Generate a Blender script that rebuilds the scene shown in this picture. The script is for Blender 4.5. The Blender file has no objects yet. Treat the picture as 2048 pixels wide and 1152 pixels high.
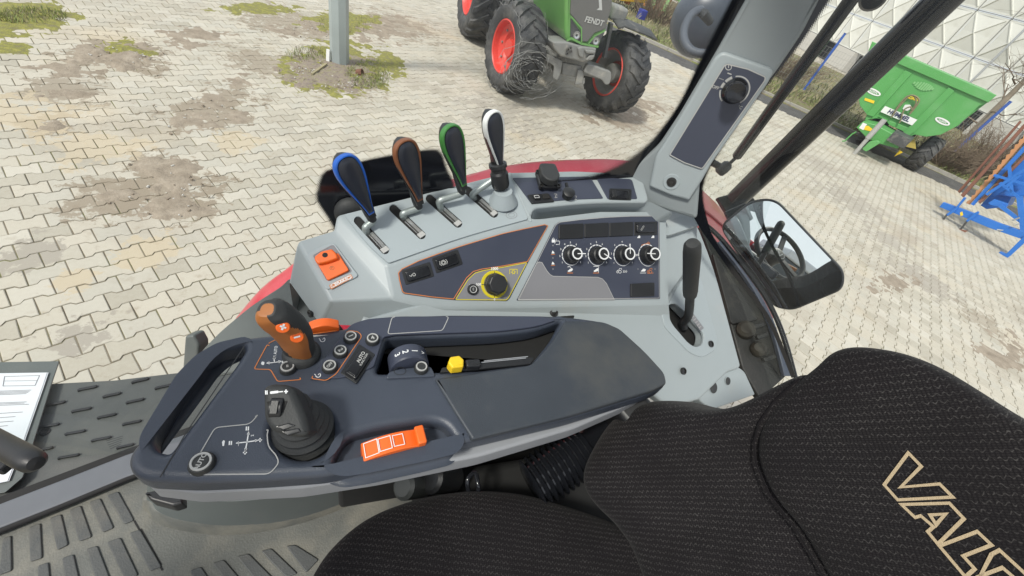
import bpy, bmesh, math, random
from mathutils import Vector, Matrix, noise
random.seed(7)
R_ = math.radians
scene = bpy.context.scene
col = scene.collection

# ------------------------------------------------------------------ camera, world, sun, exposure
FPX, CAM_H = 795.0, 2.6                       # focal length in photo pixels, camera height over the paving
_d = Vector((702 - 1024, 1372 - 576, FPX)).normalized()          # straight down, in camera axes
_hx = (-(600 - 576) * _d.y - FPX * _d.z) / _d.x
AX = Vector((_hx, 600 - 576, FPX)).normalized()                  # tractor's rearward axis = world X
AZ = -_d
AY = AZ.cross(AX)                                                # away to the tractor's right = world Y
CAM = Vector((0, 0, CAM_H))
cam_data = bpy.data.cameras.new('camera')
cam = bpy.data.objects.new('camera', cam_data)
col.objects.link(cam)
cam_data.sensor_width = 36.0
cam_data.lens = 36.0 * FPX / 2048
cam_data.clip_start = 0.02
cam_data.clip_end = 400
m = Matrix((AX, AY, AZ)) @ Matrix(((1, 0, 0), (0, -1, 0), (0, 0, -1)))
cam.matrix_world = Matrix.Translation(CAM) @ m.to_4x4()
scene.camera = cam

SUN_EL, SUN_DIR = 52.0, Vector((-0.62, -0.30, 0))                # where the sun stands
world = bpy.data.worlds.new('World')
scene.world = world
world.use_nodes = True
wn = world.node_tree.nodes; wl = world.node_tree.links
bg = wn['Background']
sky = wn.new('ShaderNodeTexSky'); sky.sky_type = 'NISHITA'; sky.sun_disc = False
sky.sun_elevation = R_(SUN_EL)
sky.sun_rotation = math.atan2(SUN_DIR.x, SUN_DIR.y)
sky.dust_density = 4.0; sky.air_density = 1.0; sky.ozone_density = 1.0
# thin bright cloud over most of the sky
tc = wn.new('ShaderNodeTexCoord')
cn = wn.new('ShaderNodeTexNoise'); cn.inputs['Scale'].default_value = 2.2; cn.inputs['Detail'].default_value = 6
wl.new(tc.outputs['Generated'], cn.inputs['Vector'])
cr = wn.new('ShaderNodeMapRange'); cr.inputs[1].default_value = 0.3; cr.inputs[2].default_value = 0.62
cr.inputs[3].default_value = 0.55; cr.inputs[4].default_value = 0.9
wl.new(cn.outputs['Fac'], cr.inputs[0])
mx = wn.new('ShaderNodeMix'); mx.data_type = 'RGBA'
wl.new(cr.outputs[0], mx.inputs[0]); wl.new(sky.outputs[0], mx.inputs[6])
mx.inputs[7].default_value = (8.6, 9.0, 9.6, 1)
wl.new(mx.outputs[2], bg.inputs['Color'])
bg.inputs['Strength'].default_value = 0.10

sun_data = bpy.data.lights.new('sun', 'SUN'); sun_data.energy = 2.7; sun_data.angle = R_(9)
sun_data.color = (1.0, 0.95, 0.87)
sun = bpy.data.objects.new('sun', sun_data); col.objects.link(sun)
_s = SUN_DIR.normalized() * math.cos(R_(SUN_EL)) + Vector((0, 0, math.sin(R_(SUN_EL))))
sun.rotation_euler = _s.to_track_quat('Z', 'Y').to_euler()
sun.location = (-3, -2, 9)

scene.view_settings.view_transform = 'Standard'
scene.view_settings.look = 'None'
scene.view_settings.gamma = 1.0
scene.view_settings.exposure = 0.34
scene.view_settings.use_curve_mapping = False
scene.render.engine = 'CYCLES'
scene.cycles.max_bounces = 8
scene.cycles.transparent_max_bounces = 16
scene.cycles.caustics_reflective = False
scene.cycles.caustics_refractive = False
scene.cycles.use_denoising = True

# ------------------------------------------------------------------ reading distances off the photograph
def ray(x, y):
    c = Vector((x - 1024, y - 576, FPX)) / FPX
    return Vector((AX.dot(c), AY.dot(c), AZ.dot(c)))
class Plane:
    """A real plane in the place; at(x, y) gives the point of it seen at that photo pixel."""
    def __init__(s, p, n):
        s.p = Vector(p); s.n = Vector(n).normalized()
    def at(s, x, y, h=0.0):
        r = ray(x, y)
        return CAM + r * ((s.p + s.n * h - CAM).dot(s.n) / r.dot(s.n))
    def frame(s):
        u = Vector((1, 0, 0)); u = (u - s.n * u.dot(s.n)).normalized()
        return u, s.n.cross(u)
def at_z(x, y, z): return Plane((0, 0, z), (0, 0, 1)).at(x, y)
def at_y(x, y, yy): return Plane((0, yy, 0), (0, 1, 0)).at(x, y)
def at_x(x, y, xx): return Plane((xx, 0, 0), (1, 0, 0)).at(x, y)
def at_t(x, y, t): return CAM + ray(x, y) * t

# ------------------------------------------------------------------ objects
ORG = {}
def link(o, parent=None):
    col.objects.link(o)
    if parent is not None: o.parent = parent
    return o
def tag(o, label=None, cat=None, group=None, kind=None):
    if label: o['label'] = label
    if cat: o['category'] = cat
    if group: o['group'] = group
    if kind: o['kind'] = kind
    return o
def thing(name, label, cat, loc, group=None):
    o = bpy.data.objects.new(name, None); o.empty_display_size = 0.05
    col.objects.link(o); o.location = loc
    ORG[o.name] = Vector(loc)
    return tag(o, label, cat, group)
def org(o):
    v = Vector((0, 0, 0))
    while o is not None:
        v += ORG.get(o.name, Vector((0, 0, 0))); o = o.parent
    return v
def copy_tree(o, parent=None):
    c = o.copy(); col.objects.link(c)
    if parent is not None: c.parent = parent
    for ch in list(o.children): copy_tree(ch, c)
    return c
def finish(me, name, mats, parent=None, angle=35, loc=None):
    """links a mesh (in world coordinates) as one object; a top-level one gets its origin at its base"""
    for mt in (mats if isinstance(mats, (list, tuple)) else [mats]):
        me.materials.append(mt)
    o = bpy.data.objects.new(name, me)
    if parent is not None:
        off = org(parent)
    else:
        if loc is None:
            lo = [min(v.co[i] for v in me.vertices) for i in range(3)]
            hi = [max(v.co[i] for v in me.vertices) for i in range(3)]
            loc = ((lo[0] + hi[0]) / 2, (lo[1] + hi[1]) / 2, lo[2])
        off = Vector(loc)
    me.transform(Matrix.Translation(-off))
    link(o, parent)
    if parent is None:
        o.location = off; ORG[o.name] = off
    else:
        ORG[o.name] = Vector((0, 0, 0))
    for p in me.polygons: p.use_smooth = True
    try: me.set_sharp_from_angle(angle=R_(angle))
    except Exception: pass
    return o
def wnormal(o):
    w = o.modifiers.new('wn', 'WEIGHTED_NORMAL'); w.keep_sharp = True
def bevel(o, w, seg=3, angle=30):
    b = o.modifiers.new('bv', 'BEVEL'); b.width = w; b.segments = seg; b.limit_method = 'ANGLE'; b.angle_limit = R_(angle)
    b.harden_normals = False
    wnormal(o)
    return o

def basis(d):
    d = Vector(d).normalized()
    a = Vector((0, 0, 1)) if abs(d.z) < 0.9 else Vector((1, 0, 0))
    u = d.cross(a).normalized()
    return u, d.cross(u).normalized()
def catmull(pts, n=8, closed=False):
    P = [Vector(p) for p in pts]; out = []
    N = len(P)
    for i in range(N if closed else N - 1):
        p0 = P[(i - 1) % N] if closed or i > 0 else P[i]
        p1 = P[i]; p2 = P[(i + 1) % N]
        p3 = P[(i + 2) % N] if closed or i + 2 < N else p2
        for k in range(n):
            t = k / n
            out.append(0.5 * ((2 * p1) + (p2 - p0) * t + (2 * p0 - 5 * p1 + 4 * p2 - p3) * t * t + (3 * p1 - p0 - 3 * p2 + p3) * t ** 3))
    if not closed: out.append(P[-1])
    return out
def rnd(pts, r, n=5):
    """rounds the corners of a 2-D polygon; r a number or one per corner"""
    P = [Vector(p) for p in pts]; N = len(P); out = []
    for i in range(N):
        rr = r[i] if isinstance(r, (list, tuple)) else r
        a, b, c = P[i - 1], P[i], P[(i + 1) % N]
        if rr <= 0: out.append(b); continue
        la, lc = (a - b).length, (c - b).length
        q = min(rr, la * 0.48, lc * 0.48)
        s = b + (a - b) * (q / la); e = b + (c - b) * (q / lc)
        for k in range(n + 1):
            t = k / n
            out.append(s * (1 - t) ** 2 + b * 2 * t * (1 - t) + e * t * t)
    return out
def circ(cx, cy, r, n=24, ry=None, a0=0, a1=360):
    ry = r if ry is None else ry
    full = abs(a1 - a0) >= 360
    return [Vector((cx + r * math.cos(R_(a0 + (a1 - a0) * k / (n if full else n - 1))), cy + ry * math.sin(R_(a0 + (a1 - a0) * k / (n if full else n - 1))))) for k in range(n)]

class MB:
    def __init__(s): s.v = []; s.f = []; s.m = []; s.uv = {}
    def face(s, pts, mi=0):
        b = len(s.v); s.v += [Vector(p) for p in pts]; s.f.append(list(range(b, b + len(pts)))); s.m.append(mi)
    def add(s, vs, fs, mi=0, M=None):
        b = len(s.v); s.v += [(M @ Vector(v)) if M else Vector(v) for v in vs]
        for f in fs: s.f.append([b + i for i in f]); s.m.append(mi)
    def box(s, c, size, M=None, mi=0):
        x, y, z = [k / 2 for k in size]; c = Vector(c)
        vs = [c + Vector((i * x, j * y, k * z)) for i in (-1, 1) for j in (-1, 1) for k in (-1, 1)]
        s.add(vs, [(0, 1, 3, 2), (4, 6, 7, 5), (0, 4, 5, 1), (2, 3, 7, 6), (0, 2, 6, 4), (1, 5, 7, 3)], mi, M)
    def bar(s, a, b, w, h, up=(0, 0, 1), mi=0):
        a, b = Vector(a), Vector(b); d = (b - a).normalized()
        u = d.cross(Vector(up))
        if u.length < 1e-4: u = d.cross(Vector((1, 0, 0)))
        u = u.normalized() * w / 2; v = u.cross(d).normalized() * h / 2
        vs = [p + u * i + v * j for p in (a, b) for i, j in ((-1, -1), (1, -1), (1, 1), (-1, 1))]
        s.add(vs, [(3, 2, 1, 0), (4, 5, 6, 7), (0, 1, 5, 4), (1, 2, 6, 5), (2, 3, 7, 6), (3, 0, 4, 7)], mi)
    def tube(s, pts, r, n=10, mi=0, cap=True, closed=False):
        P = [Vector(p) for p in pts]; N = len(P); b = len(s.v); u = None
        for i, p in enumerate(P):
            if closed: d = P[(i + 1) % N] - P[i - 1]
            else: d = P[min(i + 1, N - 1)] - P[max(i - 1, 0)]
            d = d.normalized()
            if u is None: u, _ = basis(d)
            u = (u - d * u.dot(d)).normalized(); w = d.cross(u)
            rr = r[i] if isinstance(r, (list, tuple)) else r
            s.v += [p + (u * math.cos(2 * math.pi * k / n) + w * math.sin(2 * math.pi * k / n)) * rr for k in range(n)]
        for i in range(N if closed else N - 1):
            j = (i + 1) % N
            for k in range(n):
                s.f.append([b + i * n + k, b + i * n + (k + 1) % n, b + j * n + (k + 1) % n, b + j * n + k]); s.m.append(mi)
        if cap and not closed:
            s.f.append([b + k for k in range(n)][::-1]); s.m.append(mi)
            s.f.append([b + (N - 1) * n + k for k in range(n)]); s.m.append(mi)
    def lathe(s, prof, o, axis, n=24, mi=0, u=None, caps=True):
        """prof: list of (radius, height) along the axis"""
        o = Vector(o); d = Vector(axis).normalized()
        if u is None: u, _ = basis(d)
        w = d.cross(u); b = len(s.v)
        for r, h in prof:
            s.v += [o + d * h + (u * math.cos(2 * math.pi * k / n) + w * math.sin(2 * math.pi * k / n)) * r for k in range(n)]
        mis = mi if isinstance(mi, (list, tuple)) else [mi] * (len(prof) - 1)
        for i in range(len(prof) - 1):
            for k in range(n):
                s.f.append([b + i * n + k, b + i * n + (k + 1) % n, b + (i + 1) * n + (k + 1) % n, b + (i + 1) * n + k]); s.m.append(mis[i])
        if not caps: return
        if prof[0][0] > 1e-6: s.f.append([b + k for k in range(n)][::-1]); s.m.append(mis[0])
        if prof[-1][0] > 1e-6: s.f.append([b + (len(prof) - 1) * n + k for k in range(n)]); s.m.append(mis[-1])
    def strip(s, pl, pts, w, h=0.0004, closed=False, mi=0):
        """a flat printed line of width w (metres) lying on plane pl, through photo pixels"""
        s.ribbon([pl.at(p[0], p[1], h) for p in pts], pl.n, w, closed, mi)
    def ribbon(s, P, nrm, w, closed=False, mi=0):
        N = len(P); b = len(s.v)
        for i in range(N):
            if closed: d0, d1 = P[i] - P[i - 1], P[(i + 1) % N] - P[i]
            else: d0 = P[i] - P[max(i - 1, 0)] if i else P[1] - P[0]; d1 = P[min(i + 1, N - 1)] - P[i] if i < N - 1 else d0
            d0 = d0.normalized(); d1 = d1.normalized(); d = (d0 + d1)
            d = d.normalized() if d.length > 1e-5 else d1
            o = nrm.cross(d).normalized(); k = max(0.4, o.dot(nrm.cross(d1).normalized()))
            s.v += [P[i] + o * (w / 2 / k), P[i] - o * (w / 2 / k)]
        for i in range(N if closed else N - 1):
            j = (i + 1) % N
            s.f.append([b + 2 * i, b + 2 * i + 1, b + 2 * j + 1, b + 2 * j]); s.m.append(mi)
    def poly(s, pl, pts, h=0.0004, mi=0):
        P = [pl.at(p[0], p[1], h) for p in pts]
        if len(P) >= 3:
            nn = Vector((0, 0, 0))
            for i in range(len(P)): nn += P[i - 1].cross(P[i])
            if nn.dot(pl.n) < 0: P.reverse()
        s.face(P, mi)
    def mesh(s, name):
        me = bpy.data.meshes.new(name)
        me.from_pydata([tuple(v) for v in s.v], [], s.f)
        for p, k in zip(me.polygons, s.m): p.material_index = k
        return me
    def build(s, name, mats, parent=None, angle=35, weld=False, loc=None):
        me = s.mesh(name)
        if weld:
            bm = bmesh.new(); bm.from_mesh(me); bmesh.ops.remove_doubles(bm, verts=bm.verts, dist=1e-5)
            bmesh.ops.recalc_face_normals(bm, faces=bm.faces); bm.to_mesh(me); bm.free()
        me.validate()
        return finish(me, name, mats, parent, angle, loc)

def curve_solid(loops, depth, bev=0.0, res=3):
    """2-D loops (outer and holes) -> solid mesh from z=-depth to z=0 with rounded rims"""
    cu = bpy.data.curves.new('tmp', 'CURVE'); cu.dimensions = '2D'; cu.fill_mode = 'BOTH'
    for L in loops:
        sp = cu.splines.new('POLY'); sp.points.add(len(L) - 1); sp.use_cyclic_u = True
        for q, p in zip(sp.points, L): q.co = (p[0] * 100, p[1] * 100, 0, 1)
    bev = min(bev, depth / 2 * 0.98)
    cu.extrude = max(depth / 2 - bev, 0.00005) * 100; cu.bevel_depth = bev * 100; cu.bevel_resolution = res; cu.offset = -bev * 100
    ob = bpy.data.objects.new('tmp', cu)
    me = bpy.data.meshes.new_from_object(ob)
    bpy.data.objects.remove(ob); bpy.data.curves.remove(cu)
    me.transform(Matrix.Scale(0.01, 4))
    bm = bmesh.new(); bm.from_mesh(me)
    bmesh.ops.remove_doubles(bm, verts=bm.verts, dist=1e-6)
    if len(loops) == 1: bmesh.ops.dissolve_limit(bm, angle_limit=0.001, verts=bm.verts, edges=bm.edges)
    bmesh.ops.recalc_face_normals(bm, faces=bm.faces)
    bm.to_mesh(me); bm.free()
    me.materials.clear()
    me.transform(Matrix.Translation((0, 0, -depth / 2)))
    return me
def slab(name, pl, loops, top, depth, mats, parent=None, bev=0.002, res=3, wn_=True):
    """a solid on plane pl whose top face (at height `top`) shows the given photo outline(s)"""
    u, v = pl.frame(); o = pl.p + pl.n * top
    if not isinstance(loops[0][0], (list, tuple, Vector)): loops = [loops]
    L2 = []
    for L in loops:
        q = []
        for p in L:
            w = pl.at(p[0], p[1], top) - o
            q.append((w.dot(u), w.dot(v)))
        L2.append(q)
    me = curve_solid(L2, depth, bev, res)
    M = Matrix((u, v, pl.n)).transposed().to_4x4(); M.translation = o
    me.transform(M)
    ob = finish(me, name, mats, parent, 40)
    if wn_: wnormal(ob)
    return ob
def text_mesh(body, size, extrude=0.0, align='CENTER', bold=0.0, shear=0.0, space=1.0):
    cu = bpy.data.curves.new('tmp', 'FONT'); cu.body = body; cu.size = size; cu.align_x = align; cu.align_y = 'CENTER'
    cu.extrude = extrude; cu.offset = bold * size; cu.shear = shear; cu.space_character = space; cu.resolution_u = 3
    ob = bpy.data.objects.new('tmp', cu)
    me = bpy.data.meshes.new_from_object(ob)
    bpy.data.objects.remove(ob); bpy.data.curves.remove(cu); me.materials.clear()
    return me
def put_text(mb, body, size, o, u, n, mi=0, **kw):
    """adds flat lettering to mb: u reading direction, n facing"""
    me = text_mesh(body, size, **kw)
    u = Vector(u); n = Vector(n).normalized(); u = (u - n * u.dot(n)).normalized(); v = n.cross(u)
    o = Vector(o)
    mb.add([o + u * q.co.x + v * q.co.y + n * q.co.z for q in me.vertices], [list(p.vertices) for p in me.polygons], mi)
    bpy.data.meshes.remove(me)
def ptext(mb, pl, body, px, py, hpx, ang=0, mi=0, h=0.0005, **kw):
    """lettering on a plane at a photo pixel; hpx its height and ang its reading direction there"""
    o = pl.at(px, py, h)
    q = pl.at(px + 10 * math.cos(R_(ang)), py - 10 * math.sin(R_(ang)), h)
    sc = (q - o).length / 10
    put_text(mb, body, hpx * sc * 1.35, o, q - o, pl.n, mi, **kw)
# ------------------------------------------------------------------ materials
def new_mat(name):
    mt = bpy.data.materials.new(name); mt.use_nodes = True
    return mt, mt.node_tree.nodes, mt.node_tree.links, mt.node_tree.nodes['Principled BSDF']
def mat(name, c, rough=0.5, metal=0.0, var=0.12, vscale=20, bump=0.0, bscale=300, spec=0.5, dirt=None, dscale=6, dlo=0.55, dhi=0.75, coat=0.0, rvar=0.1):
    """plain surface with slight tone and gloss variation, fine grain and optional dust"""
    mt, n, l, b = new_mat(name)
    co = n.new('ShaderNodeTexCoord')
    nz = n.new('ShaderNodeTexNoise'); nz.inputs['Scale'].default_value = vscale; nz.inputs['Detail'].default_value = 5
    l.new(co.outputs['Object'], nz.inputs['Vector'])
    ra = n.new('ShaderNodeMix'); ra.data_type = 'RGBA'
    ra.inputs[6].default_value = (*[k * (1 - var) for k in c], 1); ra.inputs[7].default_value = (*[min(1, k * (1 + var)) for k in c], 1)
    l.new(nz.outputs['Fac'], ra.inputs[0])
    out = ra.outputs[2]
    if dirt:
        dn = n.new('ShaderNodeTexNoise'); dn.inputs['Scale'].default_value = dscale; dn.inputs['Detail'].default_value = 8; dn.inputs['Roughness'].default_value = 0.65
        l.new(co.outputs['Object'], dn.inputs['Vector'])
        mr = n.new('ShaderNodeMapRange'); mr.inputs[1].default_value = dlo; mr.inputs[2].default_value = dhi
        l.new(dn.outputs['Fac'], mr.inputs[0])
        dm = n.new('ShaderNodeMix'); dm.data_type = 'RGBA'
        l.new(mr.outputs[0], dm.inputs[0]); l.new(out, dm.inputs[6]); dm.inputs[7].default_value = (*dirt, 1)
        out = dm.outputs[2]
    l.new(out, b.inputs['Base Color'])
    rr = n.new('ShaderNodeMapRange'); rr.inputs[3].default_value = max(0.02, rough - rvar); rr.inputs[4].default_value = min(1, rough + rvar)
    l.new(nz.outputs['Fac'], rr.inputs[0]); l.new(rr.outputs[0], b.inputs['Roughness'])
    b.inputs['Metallic'].default_value = metal
    b.inputs['Specular IOR Level'].default_value = spec
    b.inputs['Coat Weight'].default_value = coat
    if bump:
        bn = n.new('ShaderNodeTexNoise'); bn.inputs['Scale'].default_value = bscale; bn.inputs['Detail'].default_value = 3
        l.new(co.outputs['Object'], bn.inputs['Vector'])
        bp = n.new('ShaderNodeBump'); bp.inputs['Strength'].default_value = bump; bp.inputs['Distance'].default_value = 0.01
        l.new(bn.outputs['Fac'], bp.inputs['Height']); l.new(bp.outputs[0], b.inputs['Normal'])
    return mt
M = {}
M['console'] = mat('console_grey', (0.325, 0.365, 0.38), 0.42, var=0.04, bump=0.05, bscale=900, dirt=(0.36, 0.36, 0.34), dscale=9, dlo=0.58, dhi=0.95)
M['console2'] = mat('console_grey_plate', (0.335, 0.38, 0.40), 0.40, var=0.03, bump=0.05, bscale=900)
M['pillar'] = mat('pillar_grey', (0.235, 0.262, 0.272), 0.5, var=0.05, bump=0.06, bscale=800)
M['navy'] = mat('panel_navy', (0.045, 0.052, 0.078), 0.38, var=0.08, bump=0.03, bscale=1200)
M['padgrey'] = mat('panel_pad_grey', (0.20, 0.20, 0.215), 0.45, var=0.04)
M['arm'] = mat('armrest_navy', (0.050, 0.060, 0.082), 0.36, var=0.1, bump=0.12, bscale=900, dirt=(0.12, 0.12, 0.11), dscale=14, dlo=0.62, dhi=1.0)
M['armpad'] = mat('armrest_pad', (0.042, 0.050, 0.062), 0.5, var=0.12, bump=0.10, bscale=700, dirt=(0.10, 0.098, 0.085), dscale=5, dlo=0.5, dhi=0.95)
M['armunder'] = mat('armrest_trim_grey', (0.28, 0.29, 0.31), 0.5, var=0.05)
M['black'] = mat('black_plastic', (0.016, 0.017, 0.019), 0.42, var=0.15, bump=0.05, bscale=700)
M['blackgloss'] = mat('black_gloss', (0.012, 0.013, 0.016), 0.16, var=0.1, rvar=0.05)
M['rubber'] = mat('black_rubber', (0.028, 0.030, 0.031), 0.6, var=0.2, bump=0.1, bscale=500, dirt=(0.09, 0.088, 0.08), dscale=9, dlo=0.55, dhi=0.9)
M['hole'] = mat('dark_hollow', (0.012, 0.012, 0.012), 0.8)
M['orange'] = mat('orange_plastic', (0.86, 0.145, 0.018), 0.42, var=0.05)
M['bronze'] = mat('bronze_plastic', (0.36, 0.13, 0.035), 0.45, var=0.12, vscale=60)
M['yellow'] = mat('yellow_plastic', (0.83, 0.56, 0.02), 0.4, var=0.05)
M['white'] = mat('white_print', (0.72, 0.73, 0.74), 0.5, var=0.03)
M['silver'] = mat('silver_print', (0.42, 0.42, 0.41), 0.45, var=0.03)
M['orangeprint'] = mat('orange_print', (0.58, 0.19, 0.05), 0.5, var=0.03)
M['yellowprint'] = mat('yellow_print', (0.62, 0.52, 0.02), 0.5, var=0.03)
M['blue_rim'] = mat('blue_rim', (0.012, 0.10, 0.46), 0.35, var=0.05)
M['brown_rim'] = mat('brown_rim', (0.20, 0.075, 0.032), 0.4, var=0.08)
M['green_rim'] = mat('green_rim', (0.05, 0.20, 0.045), 0.38, var=0.06)
M['white_rim'] = mat('white_rim', (0.72, 0.74, 0.73), 0.38, var=0.03)
M['steel'] = mat('grey_coated_steel', (0.34, 0.38, 0.37), 0.42, metal=0.6, var=0.12, vscale=90)
M['bright'] = mat('bright_metal', (0.62, 0.62, 0.60), 0.3, metal=0.9, var=0.1)
M['screw'] = mat('dark_screw', (0.06, 0.06, 0.06), 0.35, metal=0.7)
M['red'] = mat('red_fender', (0.56, 0.028, 0.06), 0.35, var=0.05, coat=0.4, dirt=(0.5, 0.22, 0.2), dscale=5, dlo=0.4, dhi=1.1)
M['floor'] = mat('cab_floor_rubber', (0.105, 0.11, 0.10), 0.6, var=0.2, bump=0.15, bscale=260, dirt=(0.24, 0.225, 0.18), dscale=6, dlo=0.44, dhi=0.80)
M['ribs'] = mat('floor_mat_rib', (0.062, 0.067, 0.066), 0.55, var=0.2, bump=0.12, bscale=300, dirt=(0.15, 0.14, 0.115), dscale=8, dlo=0.5, dhi=0.9)
M['sill'] = mat('door_sill_grey', (0.12, 0.13, 0.145), 0.5, var=0.15, dirt=(0.2, 0.19, 0.17), dscale=7, dlo=0.5, dhi=0.9)
M['plate'] = mat('black_step_plate', (0.072, 0.078, 0.076), 0.45, var=0.15, bump=0.08, bscale=300, dirt=(0.13, 0.13, 0.115), dscale=4, dlo=0.45, dhi=0.85)
M['flank'] = mat('dark_flank', (0.10, 0.115, 0.112), 0.5, var=0.1, dirt=(0.13, 0.13, 0.12), dscale=5, dlo=0.5, dhi=0.9)
M['paper'] = mat('paper', (0.66, 0.69, 0.72), 0.6, var=0.02)
M['ink'] = mat('ink', (0.12, 0.12, 0.14), 0.7)
M['label'] = mat('sticker_white', (0.75, 0.75, 0.74), 0.5, var=0.04)
M['stitch'] = mat('beige_embroidery', (0.42, 0.33, 0.21), 0.7, var=0.15, vscale=300, bump=0.3, bscale=900)
M['inset'] = mat('lever_inset', (0.020, 0.024, 0.036), 0.33, var=0.1, bump=0.04, bscale=900)
M['knobgrey'] = mat('adjuster_grey', (0.055, 0.06, 0.06), 0.5, var=0.1)
# ------------------------------------------------------------------ the yard: sheet, pavers, mud, moss
MUDC, SANDC, DAMPC = (0.27, 0.225, 0.17), (0.475, 0.40, 0.285), (0.33, 0.30, 0.255)
STAINS = [(340, 385, 0.62, MUDC, .95), (300, 330, 0.35, MUDC, .9), (225, 392, 0.45, MUDC, .9), (420, 230, 0.6, MUDC, .9), (465, 195, 0.5, MUDC, .9), (240, 110, 0.75, MUDC, .95), (120, 180, 0.5, MUDC, .8), (95, 250, 0.35, MUDC, .9), (385, 420, 0.3, MUDC, .9), (520, 120, 0.7, MUDC, .75), (560, 40, 1.1, MUDC, .75), (700, 170, 0.7, MUDC, .7), (800, 50, 1.3, MUDC, .7), (40, 235, 0.6, SANDC, .75), (190, 295, 0.5, SANDC, .7), (290, 500, 0.3, SANDC, .8), (150, 560, 0.22, SANDC, .8), (470, 280, 0.35, SANDC, .7), (80, 505, 0.28, DAMPC, .9), (160, 675, 0.22, DAMPC, .9), (1240, 235, 0.9, MUDC, .7), (1000, 230, 1.1, DAMPC, .7), (1850, 560, 0.9, DAMPC, .8), (1780, 480, 0.8, DAMPC, .7), (1960, 640, 0.6, MUDC, .6), (1700, 400, 1.2, DAMPC, .7), (1640, 330, 1.0, DAMPC, .6)]
def paver_material():
    mt, n, l, b = new_mat('concrete_paver')
    ge = n.new('ShaderNodeNewGeometry'); oi = n.new('ShaderNodeObjectInfo')
    ad = n.new('ShaderNodeMath'); ad.operation = 'ADD'; l.new(ge.outputs['Random Per Island'], ad.inputs[0]); l.new(oi.outputs['Random'], ad.inputs[1])
    fr = n.new('ShaderNodeMath'); fr.operation = 'FRACT'; l.new(ad.outputs[0], fr.inputs[0])
    cr = n.new('ShaderNodeValToRGB'); e = cr.color_ramp.elements
    e[0].position = 0; e[0].color = (0.36, 0.33, 0.268, 1); e[1].position = 1; e[1].color = (0.50, 0.465, 0.395, 1)
    for p, c in ((0.3, (0.44, 0.405, 0.335, 1)), (0.55, (0.47, 0.43, 0.355, 1)), (0.8, (0.42, 0.395, 0.335, 1))):
        q = e.new(p); q.color = c
    l.new(fr.outputs[0], cr.inputs[0])
    def nz(scale, detail=5, rough=0.55, src=None):
        t = n.new('ShaderNodeTexNoise'); t.inputs['Scale'].default_value = scale; t.inputs['Detail'].default_value = detail; t.inputs['Roughness'].default_value = rough
        l.new(src or ge.outputs['Position'], t.inputs['Vector']); return t.outputs['Fac']
    def rng(s, a, b_, c, d):
        r = n.new('ShaderNodeMapRange'); r.inputs[1].default_value = a; r.inputs[2].default_value = b_; r.inputs[3].default_value = c; r.inputs[4].default_value = d
        l.new(s, r.inputs[0]); return r.outputs[0]
    def mixc(f, a, c, blend='MIX'):
        x = n.new('ShaderNodeMix'); x.data_type = 'RGBA'; x.blend_type = blend
        l.new(f, x.inputs[0]); l.new(a, x.inputs[6]); x.inputs[7].default_value = (*c, 1); return x.outputs[2]
    o = cr.outputs[0]
    o = mixc(rng(nz(0.55, 4), 0.56, 0.74, 0, 0.65), o, (0.50, 0.40, 0.265))          # sandy tint
    o = mixc(rng(nz(0.8, 6, 0.62), 0.52, 0.70, 0, 0.75), o, (0.31, 0.27, 0.215))     # dusty tracks
    o = mixc(rng(nz(9, 8, 0.7), 0.56, 0.70, 0, 0.6), o, (0.27, 0.215, 0.155))           # dirt smears
    o = mixc(rng(nz(70, 4, 0.7), 0.64, 0.74, 0, 0.45), o, (0.22, 0.19, 0.155))        # specks
    o = mixc(rng(nz(28, 6, 0.7), 0.35, 0.7, 0.0, 0.16), o, (0.62, 0.60, 0.53))
    # stains with a place of their own: trodden mud and a sandy spill
    wob = nz(3.0, 6, 0.62); wob2 = nz(9.0, 7, 0.68)
    for px_, py_, rad, colr, amt in STAINS:
        c = at_z(px_, py_, 0)
        d = n.new('ShaderNodeVectorMath'); d.operation = 'DISTANCE'; d.inputs[1].default_value = c; l.new(ge.outputs['Position'], d.inputs[0])
        a1 = n.new('ShaderNodeMath'); a1.operation = 'MULTIPLY_ADD'; a1.inputs[1].default_value = -1.0 / rad; a1.inputs[2].default_value = 1.0; l.new(d.outputs['Value'], a1.inputs[0])
        a2 = n.new('ShaderNodeMath'); a2.operation = 'MULTIPLY_ADD'; a2.inputs[1].default_value = 2.4; l.new(wob, a2.inputs[0]); l.new(a1.outputs[0], a2.inputs[2])
        a3 = n.new('ShaderNodeMath'); a3.operation = 'MULTIPLY_ADD'; a3.inputs[1].default_value = 2.4; l.new(wob2, a3.inputs[0]); l.new(a2.outputs[0], a3.inputs[2])
        o = mixc(rng(a3.outputs[0], 2.80, 2.93, 0, amt), o, colr)
    l.new(o, b.inputs['Base Color']); b.inputs['Roughness'].default_value = 0.85; b.inputs['Specular IOR Level'].default_value = 0.25
    bp = n.new('ShaderNodeBump'); bp.inputs['Strength'].default_value = 0.35; bp.inputs['Distance'].default_value = 0.004
    l.new(nz(160, 5, 0.7), bp.inputs['Height']); l.new(bp.outputs[0], b.inputs['Normal'])
    return mt
M['paver'] = paver_material()
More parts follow.
